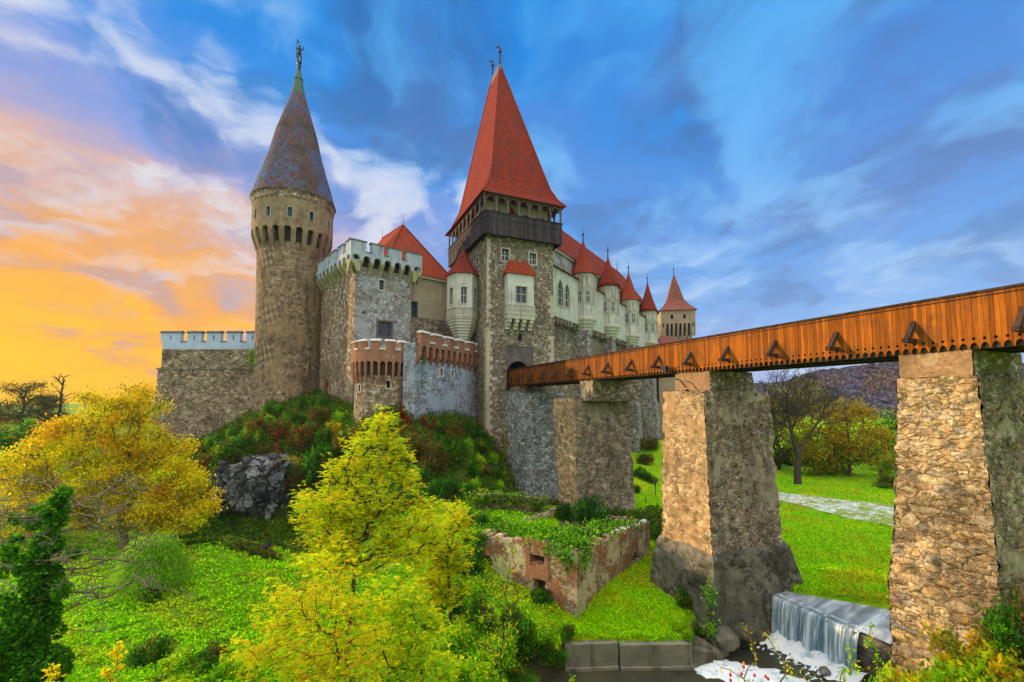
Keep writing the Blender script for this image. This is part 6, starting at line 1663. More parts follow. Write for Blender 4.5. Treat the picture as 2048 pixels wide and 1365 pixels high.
def skeleton(trunk, targets, rg, r_tip=.02, r_pow=.42, arc=.12, pull=.35):
    """joins every target to the nearest fitting branch; gives frustum segments"""
    pos = [np.array(p, float) for p in trunk]; par = [-1] + list(range(len(trunk) - 1)); plen = [0.0]
    for i in range(1, len(pos)): plen.append(plen[-1] + np.linalg.norm(pos[i] - pos[i - 1]))
    top = pos[-1]; start = max(1, int(len(trunk) * .4))
    order = np.argsort(np.linalg.norm(targets - top, axis=1))
    ends = []
    for k in order:
        q = targets[k]
        A = np.array(pos[start:]); d = np.linalg.norm(A - q, axis=1) + pull * np.array(plen[start:])
        d += (A[:, 2] > q[2] + .3) * .6
        i = int(np.argmin(d)) + start
        p = pos[i]; L = np.linalg.norm(q - p)
        if L < 1e-3: ends.append(i); continue
        mid = p * .5 + q * .5 + rg.normal(0, .07, 3) * L; mid[2] += arc * L * .5
        pos.append(mid); par.append(i); plen.append(plen[i] + L * .5)
        pos.append(q); par.append(len(pos) - 2); plen.append(plen[i] + L); ends.append(len(pos) - 1)
    n = len(pos); cnt = np.zeros(n)
    for e in ends:
        while e >= 0: cnt[e] += 1; e = par[e]
    rad = r_tip * np.maximum(cnt, 1) ** r_pow
    return np.array(pos), np.array(par), rad
def limbs(name, pos, par, rad, mat_, parent, sides=5, r_trunk=None, nt=0):
    idx = [i for i in range(len(pos)) if par[i] >= 0]
    A = pos[par[idx]]; B = pos[idx]; ra = np.minimum(rad[par[idx]], rad[idx] * 1.5); rb = rad[idx]
    if r_trunk is not None:
        for j, i in enumerate(idx):
            if i < nt: ra[j] = r_trunk[i - 1]; rb[j] = r_trunk[i]
    d = B - A; d /= np.linalg.norm(d, axis=1)[:, None] + 1e-9
    h = np.where(np.abs(d[:, 2:3]) < .9, np.array([[0, 0, 1.0]]), np.array([[1.0, 0, 0]]))
    u = np.cross(d, h); u /= np.linalg.norm(u, axis=1)[:, None]; w = np.cross(d, u)
    n = len(idx); V = np.empty((n, 2, sides, 3))
    for k in range(sides):
        c, s = math.cos(2 * PI * k / sides), math.sin(2 * PI * k / sides)
        V[:, 0, k] = A + (u * c + w * s) * ra[:, None]; V[:, 1, k] = B + (u * c + w * s) * rb[:, None]
    base = (np.arange(n) * 2 * sides)[:, None]; k = np.arange(sides); k2 = (k + 1) % sides
    F = np.stack([base + k, base + k2, base + sides + k2, base + sides + k], 2).reshape(-1, 4)
    return fast_mesh(name, V.reshape(-1, 3), F, M[mat_], parent=parent, smooth=True)
def tree(name, label, base, trunk_top, ells, Y, pal, n_t, per, rc, size, rg_seed, bark='bark_dark', r0=.2, aspect=.45, shell=.4, updir=0., group=None, leaf='leaf', arc=.12, drop=0.0, pal_z=None, pull=.35, r_tip=.016, cat='tree', spray=0):
    rg = np.random.default_rng(rg_seed)
    t = thing(name, label, cat, base, 0, group)
    E = env(ells, Y, base) if ells and not isinstance(ells[0][0], np.ndarray) else ells
    tg = fill(E, n_t, rg, shell); tg[:, 2] = np.maximum(tg[:, 2], .3)
    tt = np.array(trunk_top) ; nt = 7
    tr = [np.array([0, 0, -.4]) + (tt - np.array([0, 0, -.4])) * k / (nt - 1) + (rg.normal(0, .04, 3) * np.linalg.norm(tt) * .3 if 0 < k < nt - 1 else 0) for k in range(nt)]
    pos, par, rad = skeleton(tr, tg, rg, r_tip, arc=arc, pull=pull)
    limbs('trunk', pos, par, rad, bark, t, 6 if r0 > .12 else 5, [r0 * (1 - .5 * k / (nt - 1)) for k in range(nt)], nt)
    if per:
        k = rg.integers(0, len(tg), n_t * per)
        if spray:        # leaflets in two rows along small arching stalks
            m_ = n_t * per // spray
            kc = rg.integers(0, len(tg), m_); o = tg[kc] + rg.normal(0, rc, (m_, 3)) * np.array([1, 1, .8])
            dr = rg.normal(0, 1, (m_, 3)); dr[:, 2] = dr[:, 2] * .45 - .1 + updir; dr /= np.linalg.norm(dr, axis=1)[:, None]
            Ls = size * rg.uniform(2.6, 4.4, m_)
            ii = np.repeat(np.arange(m_), spray); q = np.tile((np.arange(spray) // 2 + .7) / (spray / 2), m_); sg = np.tile(np.where(np.arange(spray) % 2, 1, -1), m_)
            side = np.cross(dr, np.array([0, 0, 1.0])); side /= np.linalg.norm(side, axis=1)[:, None] + 1e-9
            C = o[ii] + dr[ii] * (q * Ls[ii])[:, None]; C[:, 2] -= (q ** 2) * Ls[ii] * .3
            ax = side[ii] * sg[:, None] + dr[ii] * .45; C = C + ax * size * .42
            ct = pick(pal, m_, rg)[ii] * rg.uniform(.85, 1.15, (len(ii), 1))
            hz = C[:, 2]
            V, F, T = leaf_cards(C, size, ct, rg, aspect, 0, .35, ax)
        else:
            C = tg[k] + rg.normal(0, rc, (len(k), 3)) * np.array([1, 1, .75]); C[:, 2] -= drop * rg.uniform(0, 1, len(k)) ** 2
            base_c = pick(pal, len(tg), rg); ct = np.clip(base_c[k] * rg.uniform(.7, 1.3, (len(k), 1)), 0, .9)
            mixin = rg.uniform(0, 1, len(k)) < .3; ct[mixin] = pick(pal, int(mixin.sum()), rg)
            if pal_z:
                hz = (C[:, 2] - C[:, 2].min()) / np.ptp(C[:, 2]); sel = rg.uniform(-.25, .25, len(C)) + hz > pal_z[0]; ct[sel] = pick(pal_z[1], int(sel.sum()), rg)
            V, F, T = leaf_cards(C, size, ct, rg, aspect, updir, 1.0)
        fast_mesh('crown', V, F, M[leaf], T, t)
    return t
def at(px, py, Y):
    p = P(px, py, Y); return Vector((p.x, p.y, gz(p.x, p.y)))

# ---- the yellow-green robinias in the middle
b = at(690, 1300, 21.5)
tree('robinia_tree', 'tall bright yellow-green tree in the centre, its tip reaching the turret wall', b, (.5, 0, 5.5),
     [(765, 858, 22, 42), (745, 900, 56, 40), (800, 920, 30, 36), (700, 945, 42, 40), (770, 975, 66, 44), (690, 1010, 64, 40), (622, 1015, 30, 44), (650, 1060, 60, 40), (745, 1060, 74, 44), (830, 1030, 44, 46), (700, 1110, 90, 36), (812, 1095, 60, 40), (860, 1070, 30, 34)], 21.5,
     [(YG, 7), (LG, 2.2), (YE, 1.8), (OR, .6)], 430, 190, .2, .098, 11, r0=.15, aspect=.42, shell=.35, leaf='leaf_thin', spray=12, updir=.6)
b = at(905, 1250, 24)
tree('robinia_tree', 'yellow-orange tree leaning towards the brick ruin, right of the tall centre tree', b, (-.3, 0, 4.0),
     [(900, 1040, 30, 38), (932, 1050, 12, 28), (870, 1090, 44, 34), (905, 1105, 28, 34), (855, 1135, 50, 34), (900, 1165, 40, 40), (860, 1190, 40, 30)], 24, [(YG, 6), (YE, 2), (OR, .8), (LG, 2.6)], 150, 170, .22, .105, 12, r0=.09, aspect=.42, shell=.35, leaf='leaf_thin', spray=12, updir=.5)
b = at(652, 1480, 15.2)
tree('robinia_tree', 'young golden tree with thin dark trunk in the bottom middle of the lawn', b, (.25, 0, 4.2),
     [(650, 1120, 50, 44), (610, 1170, 66, 40), (690, 1180, 66, 40), (560, 1225, 54, 30), (640, 1240, 86, 36), (725, 1250, 54, 40), (520, 1290, 50, 26), (600, 1300, 76, 36), (700, 1310, 76, 36), (560, 1345, 86, 30), (660, 1355, 86, 28)], 15.2, [(YE, 3.6), (YG, 4.4), (OR, .6), (LG, 1.6)], 260, 100, .17, .08, 13, r0=.06, aspect=.42, shell=.35, leaf='leaf_thin', spray=12, r_tip=.006, bark='bark_red', updir=.35)
b = at(795, 1440, 16.5)
tree('robinia_tree', 'small greenish-yellow sapling right beside the young golden tree', b, (.1, 0, 2.4),
     [(800, 1190, 44, 36), (770, 1250, 44, 36), (840, 1255, 44, 34), (790, 1310, 60, 34), (850, 1340, 54, 30)], 16.5, [(LG, 3.6), (YG, 3.4), (YE, 1.3), (GR, .8)], 150, 120, .18, .088, 14, r0=.045, aspect=.42, shell=.35, updir=.35, leaf='leaf_thin', spray=12, r_tip=.006, bark='bark_red')
b = at(1000, 1370, 20)
tree('thin_sapling', 'thin half-bare sapling in the undergrowth before the ruin window', b, (.1, 0, 3.0),
     [(1000, 1200, 40, 70), (985, 1260, 60, 50), (1020, 1130, 22, 40)], 20, [(LG, 2), (YE, 2), (YG, 1)], 90, 7, .12, .13, 15, r0=.05, r_tip=.007, shell=.2)
# ---- the big golden tree on the left
b = at(250, 1085, 37.5)
tree('golden_tree', 'broad golden-orange tree standing below the long curtain wall', b, (-.5, 0, 5.0),
     [(268, 795, 34, 20), (190, 812, 40, 22), (305, 840, 22, 36), (240, 850, 70, 36), (150, 870, 50, 32), (90, 905, 46, 32), (200, 905, 70, 30), (290, 905, 50, 34), (345, 905, 30, 26), (120, 945, 60, 30), (235, 950, 80, 34), (340, 955, 60, 30), (395, 985, 36, 34), (60, 975, 50, 34), (160, 995, 60, 34), (290, 1005, 70, 30), (375, 1025, 46, 26), (30, 1030, 44, 40), (320, 1045, 60, 20), (110, 1040, 60, 30), (20, 930, 30, 30), (230, 1040, 60, 26)], 37.5,
     [(OR, 2.0), (YE, 5.6), (OL, 1.8), (YG, 1.6)], 460, 165, .40, .20, 21, r0=.42, aspect=.6, shell=.5, r_tip=.03, bark='bark_lichen')
# ---- the ivy-clad dead tree in the left foreground, bare boughs reaching right
def ivy_tree():
    rg = np.random.default_rng(31)
    Y = 14.0; b = at(70, 1420, Y)
    t = thing('ivy_covered_tree', 'half-dead tree wrapped in dark ivy, bare grey boughs reaching over the lawn', 'tree', b)
    def q(px, py, dy=0):
        p = P(px, py, Y + dy); return np.array([p.x - b.x, p.y - b.y, p.z - b.z])
    tr = [np.array([0, 0, -.5]), q(72, 1330), q(80, 1250), q(86, 1170), q(96, 1100), q(110, 1040), q(128, 990)]
    tg = np.concatenate([np.array([q(*p) for p in ((175, 1185), (215, 1155, .6), (262, 1132, .3), (300, 1085, .5), (335, 1075, 1), (180, 1120, -.5), (205, 1060, .6), (240, 1020, 1), (275, 1005, 1.5), (210, 990, 1.2), (160, 1010), (20, 1080), (0, 1060, .5), (20, 1140, -.6), (40, 1000, .8), (60, 1040, .2), (285, 1160, .6), (330, 1180, .2), (375, 1195, .6), (200, 1210, -.4), (190, 1265, -.4), (150, 930, 1.5), (200, 905, 2.5), (250, 955, 2), (300, 975, 2.4))]),
                         np.array([q(rg.uniform(-20, 300), rg.uniform(960, 1200), rg.uniform(-1.2, 2)) for _ in range(130)])])
    pos, par, rad = skeleton(tr, tg, rg, .011, .5, arc=.1, pull=.22)
    limbs('trunk', pos, par, rad, 'bark_lichen', t, 5, [.3, .28, .26, .24, .2, .15, .1], 7)
    tw = [];
    for i in range(len(tg)):
        for _ in range(5):
            d = rg.normal(0, 1, 3); d[2] = abs(d[2]) * .4; d /= np.linalg.norm(d); L = rg.uniform(.2, .55); m_ = tg[i] + d * L * .5 + rg.normal(0, .05, 3); tw.append((tg[i], m_)); tw.append((m_, tg[i] + d * L + rg.normal(0, .08, 3)))
    A = np.array([a for a, _ in tw]); B = np.array([c for _, c in tw])
    P2 = np.concatenate([A, B]); par2 = np.concatenate([-np.ones(len(A), int), np.arange(len(A))]); limbs('twigs', P2, par2, np.full(len(P2), .008), 'bark_grey', t, 4)
    E = env([(85, 1335, 50, 40), (50, 1290, 40, 40), (66, 1230, 46, 40), (84, 1160, 34, 40), (60, 1130, 30, 24), (94, 1090, 26, 34), (112, 1020, 19, 28), (128, 985, 15, 14), (20, 1300, 40, 60), (150, 1105, 15, 13)], Y - .3, b)
    E += env([(rg.uniform(0, 135), rg.uniform(1010, 1340), rg.uniform(10, 26), rg.uniform(8, 22), rg.uniform(-.8, .8)) for _ in range(16)], Y, b); C = fill(E, 14000, rg, .4)
    V, F, T = leaf_cards(C, .11, pick([(DG, 3), (GR, 5), ((.06, .22, .015), 4)], len(C), rg, .3), rg, .85)
    fast_mesh('ivy', V, F, M['leaf'], T, t)
ivy_tree()
# ---- weeping willow bush
def willow():
    rg = np.random.default_rng(41); b = ground_hit(300, 1188); Y = b.y
    t = thing('willow_bush', 'small weeping willow bush of soft green strands on the lawn edge', 'bush', b)
    k = Y / FPX; W, H = 66 * k, 128 * k
    strands = []; C = []; A = []
    for i in range(520):
        ph = rg.uniform(0, 2 * PI); r1 = rg.uniform(.15, 1) ** .6 * W; top = H * rg.uniform(.55, 1.0) * (1 - .25 * (r1 / W) ** 2)
        dx, dy = math.cos(ph), math.sin(ph); n = 9
        for j in range(n):
            u_ = j / (n - 1); rr = r1 * (.35 + .65 * u_ ** .7); z = top * (1 - u_ ** 2.2 * rg.uniform(.55, .8)) * (.75 + .25 * min(1, u_ * 3)); 
            C.append((dx * rr, dy * rr, z)); A.append((dx * .3, dy * .3, -.9))
    C = np.repeat(np.array(C), 4, 0) + rg.normal(0, .13, (len(C) * 4, 3)); A = np.repeat(np.array(A), 4, 0)
    V, F, T = leaf_cards(C, .2, pick([(LG, 4), ((.26, .46, .04), 4), (GR, 1)], len(C), rg, .25), rg, .22, 0, .6, A)
    fast_mesh('strands', V, F, M['leaf_thin'], T, t)
    tg = fill([(np.array([0, 0, H * .6]), np.array([W * .7, W * .7, H * .3]))], 60, rg, .3)
    pos, par, rad = skeleton([np.array([0, 0, -.3]), np.array([0, .02, .3]), np.array([.03, 0, .8]), np.array([0, 0, 1.2])], tg, rg, .008)
    limbs('trunk', pos, par, rad, 'bark_dark', t, 5, [.12, .11, .1, .08], 4)
willow()
# ---- dark pines against the evening sky
def pine(px, py_base, py_top, Y, w, label, seed, bare=False):
    rg = np.random.default_rng(seed); b = at(px, py_base, Y); H = P(px, py_top, Y).z - b.z
    t = thing('pine_tree' if not bare else 'bare_pine', label, 'tree', b)
    k = Y / FPX
    tg = []
    for i in range(70 if not bare else 26):
        u_ = rg.uniform(.35, 1) if not bare else rg.uniform(.62, 1.0); ph = rg.uniform(0, 2 * PI); r = w * k * (1.05 - .55 * (u_ - .35) / .65) * rg.uniform(.3, 1)
        tg.append((r * math.cos(ph), r * math.sin(ph), H * u_ + (0 if not bare else .5)))
    tg = np.array(tg)
    tr = [np.array([rg.normal(0, .1), rg.normal(0, .1), -1 + (H + .6) * j / 8]) for j in range(9)]
    pos, par, rad = skeleton(tr, tg, rg, .05, .4, arc=-.02, pull=.6)
    limbs('trunk', pos, par, rad, 'bark_dark', t, 5, [.4 * (1 - .8 * j / 8) for j in range(9)], 9)
    if not bare:
        kk = rg.integers(0, len(tg), 4600); C = tg[kk] + rg.normal(0, 1, (4600, 3)) * np.array([.85, .85, .32]) * (w * k * .16)
        V, F, T = leaf_cards(C, .38, pick([((.07, .09, .02), 3), ((.13, .10, .025), 2)], len(C), rg, .3), rg, .3); fast_mesh('crown', V, F, M['leaf'], T, t)
pine(40, 900, 768, 82, 72, 'dark broad pine at the left edge against the orange sky', 51)
pine(85, 890, 792, 90, 38, 'smaller dark pine behind the golden tree, right of the broad pine', 52)
pine(116, 890, 752, 86, 30, 'bare dead pine with flat spiky top above the golden tree', 53, True)
pine(-40, 900, 800, 84, 60, 'dark pine half cut off by the left edge of the view', 54)
for k_, (px_, Y_, top_) in enumerate(((-90, 100, 800), (-20, 104, 838), (60, 108, 842), (140, 100, 838), (215, 104, 836), (290, 110, 842))):
    b = at(px_, 880, Y_)
    tree('far_tree', ['dark tree far off at the very edge, left of all pines', 'low dark distant tree behind the broad pine', 'low dark distant tree between the broad and the smaller pine', 'low dark distant tree right of the bare pine', 'low dark distant tree behind the top of the golden tree', 'low dark distant tree next to the curtain wall corner'][k_], b, (0, 0, 2), [(px_, (top_ + 900) / 2, 50, (900 - top_) / 2), (px_ + 25, 885, 45, 22)], Y_, [((.12, .13, .02), 2), ((.42, .20, .03), 3)], 70, 24, .7, .7, 160 + k_, shell=.3)
# low dark hedge and a far house wall left behind the trees
for k_, (px_, w_, h_) in enumerate(((-60, 60, 26), (55, 45, 22), (105, 40, 20), (160, 50, 24))):
    b = at(px_, 905, 62); tree('hedge_bush', ['dark bush at the very left edge under the half-cut pine', 'dark bush under the smaller pine', 'dark bush right of the smaller pine, behind the golden tree', 'dark bush behind the crown of the golden tree'][k_], b, (0, 0, .8), [(px_, 874, w_, h_ * 1.4), (px_ + 15, 890, w_, h_)], 62, [(GR, 1.5), (DG, 3), (OL, 1)], 80, 40, .4, .42, 56 + k_, shell=.3, cat='bush')
b = at(20, 905, 70)
tree('hedge_bush', 'low dark green bush below the pines at the left edge', b, (0, 0, .6), [(10, 885, 40, 18), (60, 890, 40, 16), (-30, 885, 30, 20)], 70, [(GR, 2), (DG, 2)], 90, 40, .4, .4, 55, shell=.3, cat='bush')

# ---- the wood behind the meadow on the right
def wood_tree(px, Y, ells, pal, label, seed, n_t=150, per=26, size=.42, rc=.5, r0=.3, th=3.0, bark='bark_dark', shell=.45):
    p = P(px, 960, Y); b = Vector((p.x, p.y, gz(p.x, p.y)))
    return tree('wood_tree', label, b, (0, 0, th), ells, Y, pal, n_t, per, rc, size, seed, bark=bark, r0=r0, aspect=.6, shell=shell, r_tip=.028, group='trees along the far edge of the meadow')
GO = (.58, .33, .015); YD = (.50, .45, .015); DK = (.06, .13, .012)
wood_tree(1700, 69, [(1700, 862, 62, 48), (1660, 890, 45, 40), (1735, 895, 45, 42), (1705, 825, 34, 24)], [(GO, 4), (YD, 2), (OL, 1)], 'rounded golden-brown tree at the far edge of the meadow', 61, 220, 30)
wood_tree(1640, 71, [(1640, 905, 52, 45), (1610, 875, 40, 36), (1670, 925, 38, 26)], [(YD, 3), (OL, 3), (LG, 1)], 'yellow-green tree behind the bare tree at the meadow edge', 62, 180, 28)
wood_tree(1772, 74, [(1775, 858, 22, 34), (1790, 895, 30, 44), (1762, 905, 26, 36)], [((.09, .22, .012), 3), (LG, 1.2)], 'fresh green tree beside the nearest pier, far edge of meadow', 63, 120, 26)
wood_tree(1785, 60, [(1790, 945, 26, 38), (1776, 975, 18, 22)], [(OL, 2), (GR, 2), (BR, 1)], 'olive shrubby tree touching the nearest pier in the picture', 64, 90, 26, .32, .35, .12, 1.2)
wood_tree(1560, 78, [(1560, 870, 48, 55), (1540, 830, 36, 40), (1590, 835, 40, 45)], [(BR, 3), (OL, 2), ((.09, .07, .03), 3)], 'brownish thinning tree filling the gap right of the flared pier', 65, 200, 22)
wood_tree(1610, 84, [(1605, 800, 50, 40), (1650, 830, 45, 35), (1570, 800, 40, 36)], [(BR, 2), (YD, 2), (OL, 2)], 'dull olive tree showing behind the branches of the bare tree', 66, 180, 20)
wood_tree(1725, 84, [(1720, 925, 75, 26), (1650, 935, 60, 22)], [(DK, 4), ((.03, .06, .012), 3)], 'dark shadowy thicket tree under the golden crowns', 67, 160, 36, .4, .5, .2, 1.0)
wood_tree(1575, 86, [(1570, 920, 60, 30), (1600, 930, 45, 22)], [(DK, 4), ((.03, .06, .012), 3)], 'dark thicket tree behind the trunk of the bare tree', 68, 140, 36, .4, .5, .2, 1.0)
wood_tree(1840, 76, [(1830, 870, 60, 60), (1880, 900, 60, 50)], [(GO, 2), (OL, 2), (GR, 1)], 'mixed green and brown tree mostly hidden behind the nearest pier', 69, 120, 24)
wood_tree(1480, 90, [(1490, 860, 60, 60), (1440, 880, 50, 45)], [(BR, 2), (OL, 2), (GR, 1)], 'brown-green tree behind the flared pier', 70, 120, 24)
# the great bare tree
def bare_tree():
    p = P(1595, 965, 64); b = Vector((p.x, p.y, gz(p.x, p.y)))
    rg = np.random.default_rng(71); t = thing('bare_tree', 'large leafless tree with forked trunk standing at the far edge of the meadow', 'tree', b)
    E = env([(1575, 785, 50, 55), (1630, 790, 50, 52), (1540, 830, 35, 50), (1668, 815, 30, 42), (1590, 752, 55, 22), (1545, 790, 30, 40)], 64, b)
    tg = fill(E, 460, rg, .3)
    def q(px, py, dy=0): w = P(px, py, 64 + dy); return np.array([w.x - b.x, w.y - b.y, w.z - b.z])
    tr = [np.array([0, 0, -.4]), q(1595, 935), q(1597, 912), q(1590, 890), q(1582, 860), q(1576, 825), q(1573, 790)]
    pos, par, rad = skeleton(tr, tg, rg, .022, .45, arc=-.22, pull=.62)
    limbs('trunk', pos, par, rad, 'bark_dark', t, 6, [.5, .4, .36, .28, .22, .17, .12], 7)
    tw = []
    for q_ in tg:
        for _ in range(4):
            d = rg.normal(0, 1, 3); d[2] = abs(d[2]) + .3; d /= np.linalg.norm(d); tw.append((q_, q_ + d * rg.uniform(.5, 1.3)))
    A = np.array([a for a, _ in tw]); B = np.array([c for _, c in tw]); P2 = np.concatenate([A, B])
    limbs('twigs', P2, np.concatenate([-np.ones(len(A), int), np.arange(len(A))]), np.full(len(P2), .013), 'bark_dark', t, 3)
bare_tree()

# ---- shrubs on the castle slope: a few kinds, each bush its own copy
def shrub_proto(name, label, group, pal, seed, n=2600, size=.2, flat_=.75, stems=26, hide=True):
    rg = np.random.default_rng(seed)
    t = thing(name, label, 'shrub', (0, -200, -50), 0, group)
    lob = [(np.array([0, 0, .45]), np.array([.7, .7, .45]))] + [(np.array([rg.uniform(-.6, .6), rg.uniform(-.6, .6), rg.uniform(.35, .8)]), np.array([.4, .4, .35]) * rg.uniform(.7, 1.2)) for _ in range(6)]
    tg = fill(lob, 110, rg, .5); k = rg.integers(0, 110, n)
    C = tg[k] + rg.normal(0, .10, (n, 3)); C[:, 2] = np.maximum(C[:, 2], .03)
    ct = pick(pal, 110, rg)[k] * rg.uniform(.65, 1.35, (n, 1)); V, F, T = leaf_cards(C, size * .62, np.clip(ct, 0, .9), rg, .6)
    fast_mesh('foliage', V, F, M['leaf'], T, t)
    pos, par, rad = skeleton([np.array([0, 0, -.2]), np.array([0, 0, .08]), np.array([.02, 0, .16])], tg[:stems], rg, .012, .3); limbs('stems', pos, par, rad, 'bark_dark', t, 4)
    return t
PROTO = {
 'g': shrub_proto('green_shrub', 'leafy mid-green shrub on the steep slope under the castle walls', 'green shrubs on the castle slope', [((.055, .19, .010), 4), (OL, 1.2), (DG, 2), (GR, 1.2), (BR, .7)], 81, 3800, .15),
 'd': shrub_proto('dark_shrub', 'dark evergreen shrub on the slope under the castle walls', 'dark evergreen shrubs on the slope', [(DG, 5), (GR, 1)], 82, 3800, .15),
 'b': shrub_proto('brown_shrub', 'brownish-olive autumn shrub on the slope under the castle walls', 'brown autumn shrubs on the slope', [((.14, .105, .025), 3), ((.20, .17, .02), 2.4), ((.055, .19, .010), 1), ((.26, .11, .02), 1)], 83, 3800, .15),
 'l': shrub_proto('lime_shrub', 'light yellow-green shrub among the dark ones on the castle slope', 'light green shrubs on the castle slope', [(LG, 4), (YG, 1.5), (GR, 2)], 84),
 'o': shrub_proto('orange_shrub', 'orange-leaved shrub among the green ones', 'orange shrubs', [(OR, 3), (YE, 2), (OL, 2), (LG, .6)], 85),
 'r': shrub_proto('red_shrub', 'small dark-red shrub on the slope', 'red shrubs on the slope', [(RD, 4), (BR, 2)], 86)}
used = set()
def shrub(kind, px, py, rpx, h=1.0, z=None, Y=None, label=None, group=None):
    """foot of the bush at this pixel, on the ground"""
    p = ground_hit(px, py) if Y is None else at(px, py, Y)
    s = rpx * p.y / FPX
    src = PROTO[kind]
    if kind not in used: used.add(kind); o = src
    else:
        o = src.copy(); COL.objects.link(o)
        for ch in src.children: c = ch.copy(); COL.objects.link(c); c.parent = o
    o.location = (p.x, p.y, p.z - .08 * s); o.rotation_euler = (0, 0, rnd.uniform(0, 6.28)); o.scale = (s, s, s * h * rnd.uniform(.9, 1.1))
    if label: o['label'] = label
    if group: o['group'] = group
    return o
S_ = [('b', 420, 945, 34), ('g', 455, 930, 36), ('g', 490, 900, 34), ('b', 530, 915, 36), ('b', 560, 880, 34), ('g', 590, 850, 30), ('b', 610, 900, 36), ('g', 470, 880, 30), ('b', 520, 868, 30), ('g', 545, 838, 26),
      ('b', 640, 850, 30), ('o', 672, 870, 24), ('b', 690, 905, 36), ('d', 640, 975, 46, 1.6), ('d', 655, 1030, 44, 1.2), ('o', 585, 950, 28), ('b', 600, 985, 34), ('d', 590, 1020, 22), ('b', 665, 940, 34),
      ('g', 610, 820, 26), ('g', 650, 815, 18), ('b', 720, 880, 26), ('r', 553, 905, 10), ('r', 560, 950, 13),
      ('b', 850, 885, 30), ('b', 830, 920, 36), ('g', 880, 870, 28), ('b', 905, 885, 26), ('g', 930, 865, 26), ('d', 955, 880, 24), ('g', 960, 905, 30), ('g', 905, 930, 40), ('b', 870, 950, 40), ('g', 930, 960, 38), ('b', 960, 950, 32),
      ('l', 985, 930, 22), ('g', 990, 965, 24), ('d', 880, 1000, 40), ('g', 920, 1000, 34), ('d', 850, 1010, 34), ('r', 845, 905, 12), ('g', 840, 965, 34), ('b', 800, 905, 30), ('g', 985, 1000, 24), ('l', 1000, 985, 16), ('r', 900, 905, 10), ('b', 815, 880, 22),
      ('l', 960, 1015, 22), ('g', 1020, 1005, 16), ('d', 930, 1055, 26), ('d', 960, 1050, 22), ('g', 990, 1055, 20), ('d', 945, 1085, 22)]
S_ = [(q[0], q[1], q[2], q[3] * rnd.uniform(.75, 1.1), (q[4] if len(q) > 4 else 1) * rnd.uniform(1.0, 1.5)) for q in S_]
S_ += [('b', 470, 935, 26, 1.3), ('g', 505, 930, 24, 1.2), ('b', 545, 928, 24, 1.3), ('d', 585, 975, 24, 1.5), ('o', 572, 940, 18, 1.2), ('g', 600, 1045, 22), ('d', 448, 1040, 16), ('g', 470, 1052, 18, .7), ('l', 500, 870, 16, 1.6), ('l', 470, 905, 15, 1.5), ('l', 540, 855, 14, 1.5), ('l', 900, 915, 18, 1.6), ('l', 935, 905, 16, 1.6), ('l', 960, 940, 18, 1.5), ('g', 925, 945, 22, 2.0), ('g', 870, 900, 18, 2.0), ('g', 520, 905, 18, 2.1), ('d', 620, 880, 18, 2.1), ('g', 650, 900, 20, 2.0), ('l', 680, 850, 14, 1.8), ('l', 945, 985, 18, 1.4), ('g', 975, 900, 16, 2.0)]
for q in S_: shrub(*q)
S_ += [('g', 400, 930, 34), ('b', 415, 905, 30), ('g', 435, 900, 32), ('b', 395, 960, 32), ('g', 430, 960, 30), ('g', 450, 890, 28), ('b', 380, 925, 28), ('d', 410, 985, 30)]
for q in S_[-8:]: shrub(*q)
S2 = [('b', 1290, 930, 22), ('g', 1280, 955, 20), ('b', 1300, 900, 22), ('g', 1300, 965, 18), ('g', 1270, 985, 14),
      ('d', 1190, 1062, 44, 1.5), ('g', 1225, 1055, 34), ('d', 1125, 1045, 18, 2.2), ('g', 1160, 1066, 22), ('g', 1245, 1050, 22)]
for i_, q in enumerate(S2): shrub(*q, label='bush in the grass below the buttresses of the hall' if i_ < 5 else 'bush growing round the foot of the ivy-footed pier', group='bushes below the hall' if i_ < 5 else 'bushes round the ivy-footed pier')
U_ = [('l', 890, 1215, 40), ('l', 925, 1225, 30), ('l', 850, 1225, 34), ('l', 850, 1260, 40), ('g', 900, 1230, 44), ('l', 940, 1200, 40), ('g', 960, 1260, 44), ('l', 900, 1310, 50), ('g', 1030, 1270, 40), ('l', 1080, 1290, 36), ('g', 1060, 1330, 44), ('l', 990, 1330, 50), ('d', 1090, 1210, 26), ('g', 1110, 1330, 30),
      ('g', 300, 1205, 26), ('g', 420, 1340, 44), ('l', 350, 1350, 40), ('g', 300, 1330, 44), ('l', 470, 1355, 40), ('g', 940, 1150, 34), ('d', 930, 1130, 30), ('l', 1110, 1270, 26), ('g', 1135, 1310, 20), ('l', 880, 1365, 50), ('g', 820, 1365, 50), ('l', 960, 1380, 50), ('g', 1040, 1385, 40)]
for q in U_: shrub(*q, label={'l': 'light yellow-green shrub in the thicket at the bottom of the lawn', 'g': 'mid-green shrub in the thicket at the bottom of the lawn', 'd': 'dark shrub in the thicket beside the brick ruin'}[q[0]], group={'l': 'light green shrubs in the bottom thicket', 'g': 'green shrubs in the bottom thicket', 'd': 'dark shrubs beside the ruin'}[q[0]])
for q in [('g', 1372, 1215, 26, 1.4), ('l', 1360, 1265, 20), ('g', 1395, 1270, 16), ('l', 1375, 1290, 14)]: shrub(*q, label='small leafy plant at the foot of the flared pier' , group='plants at the flared pier foot')
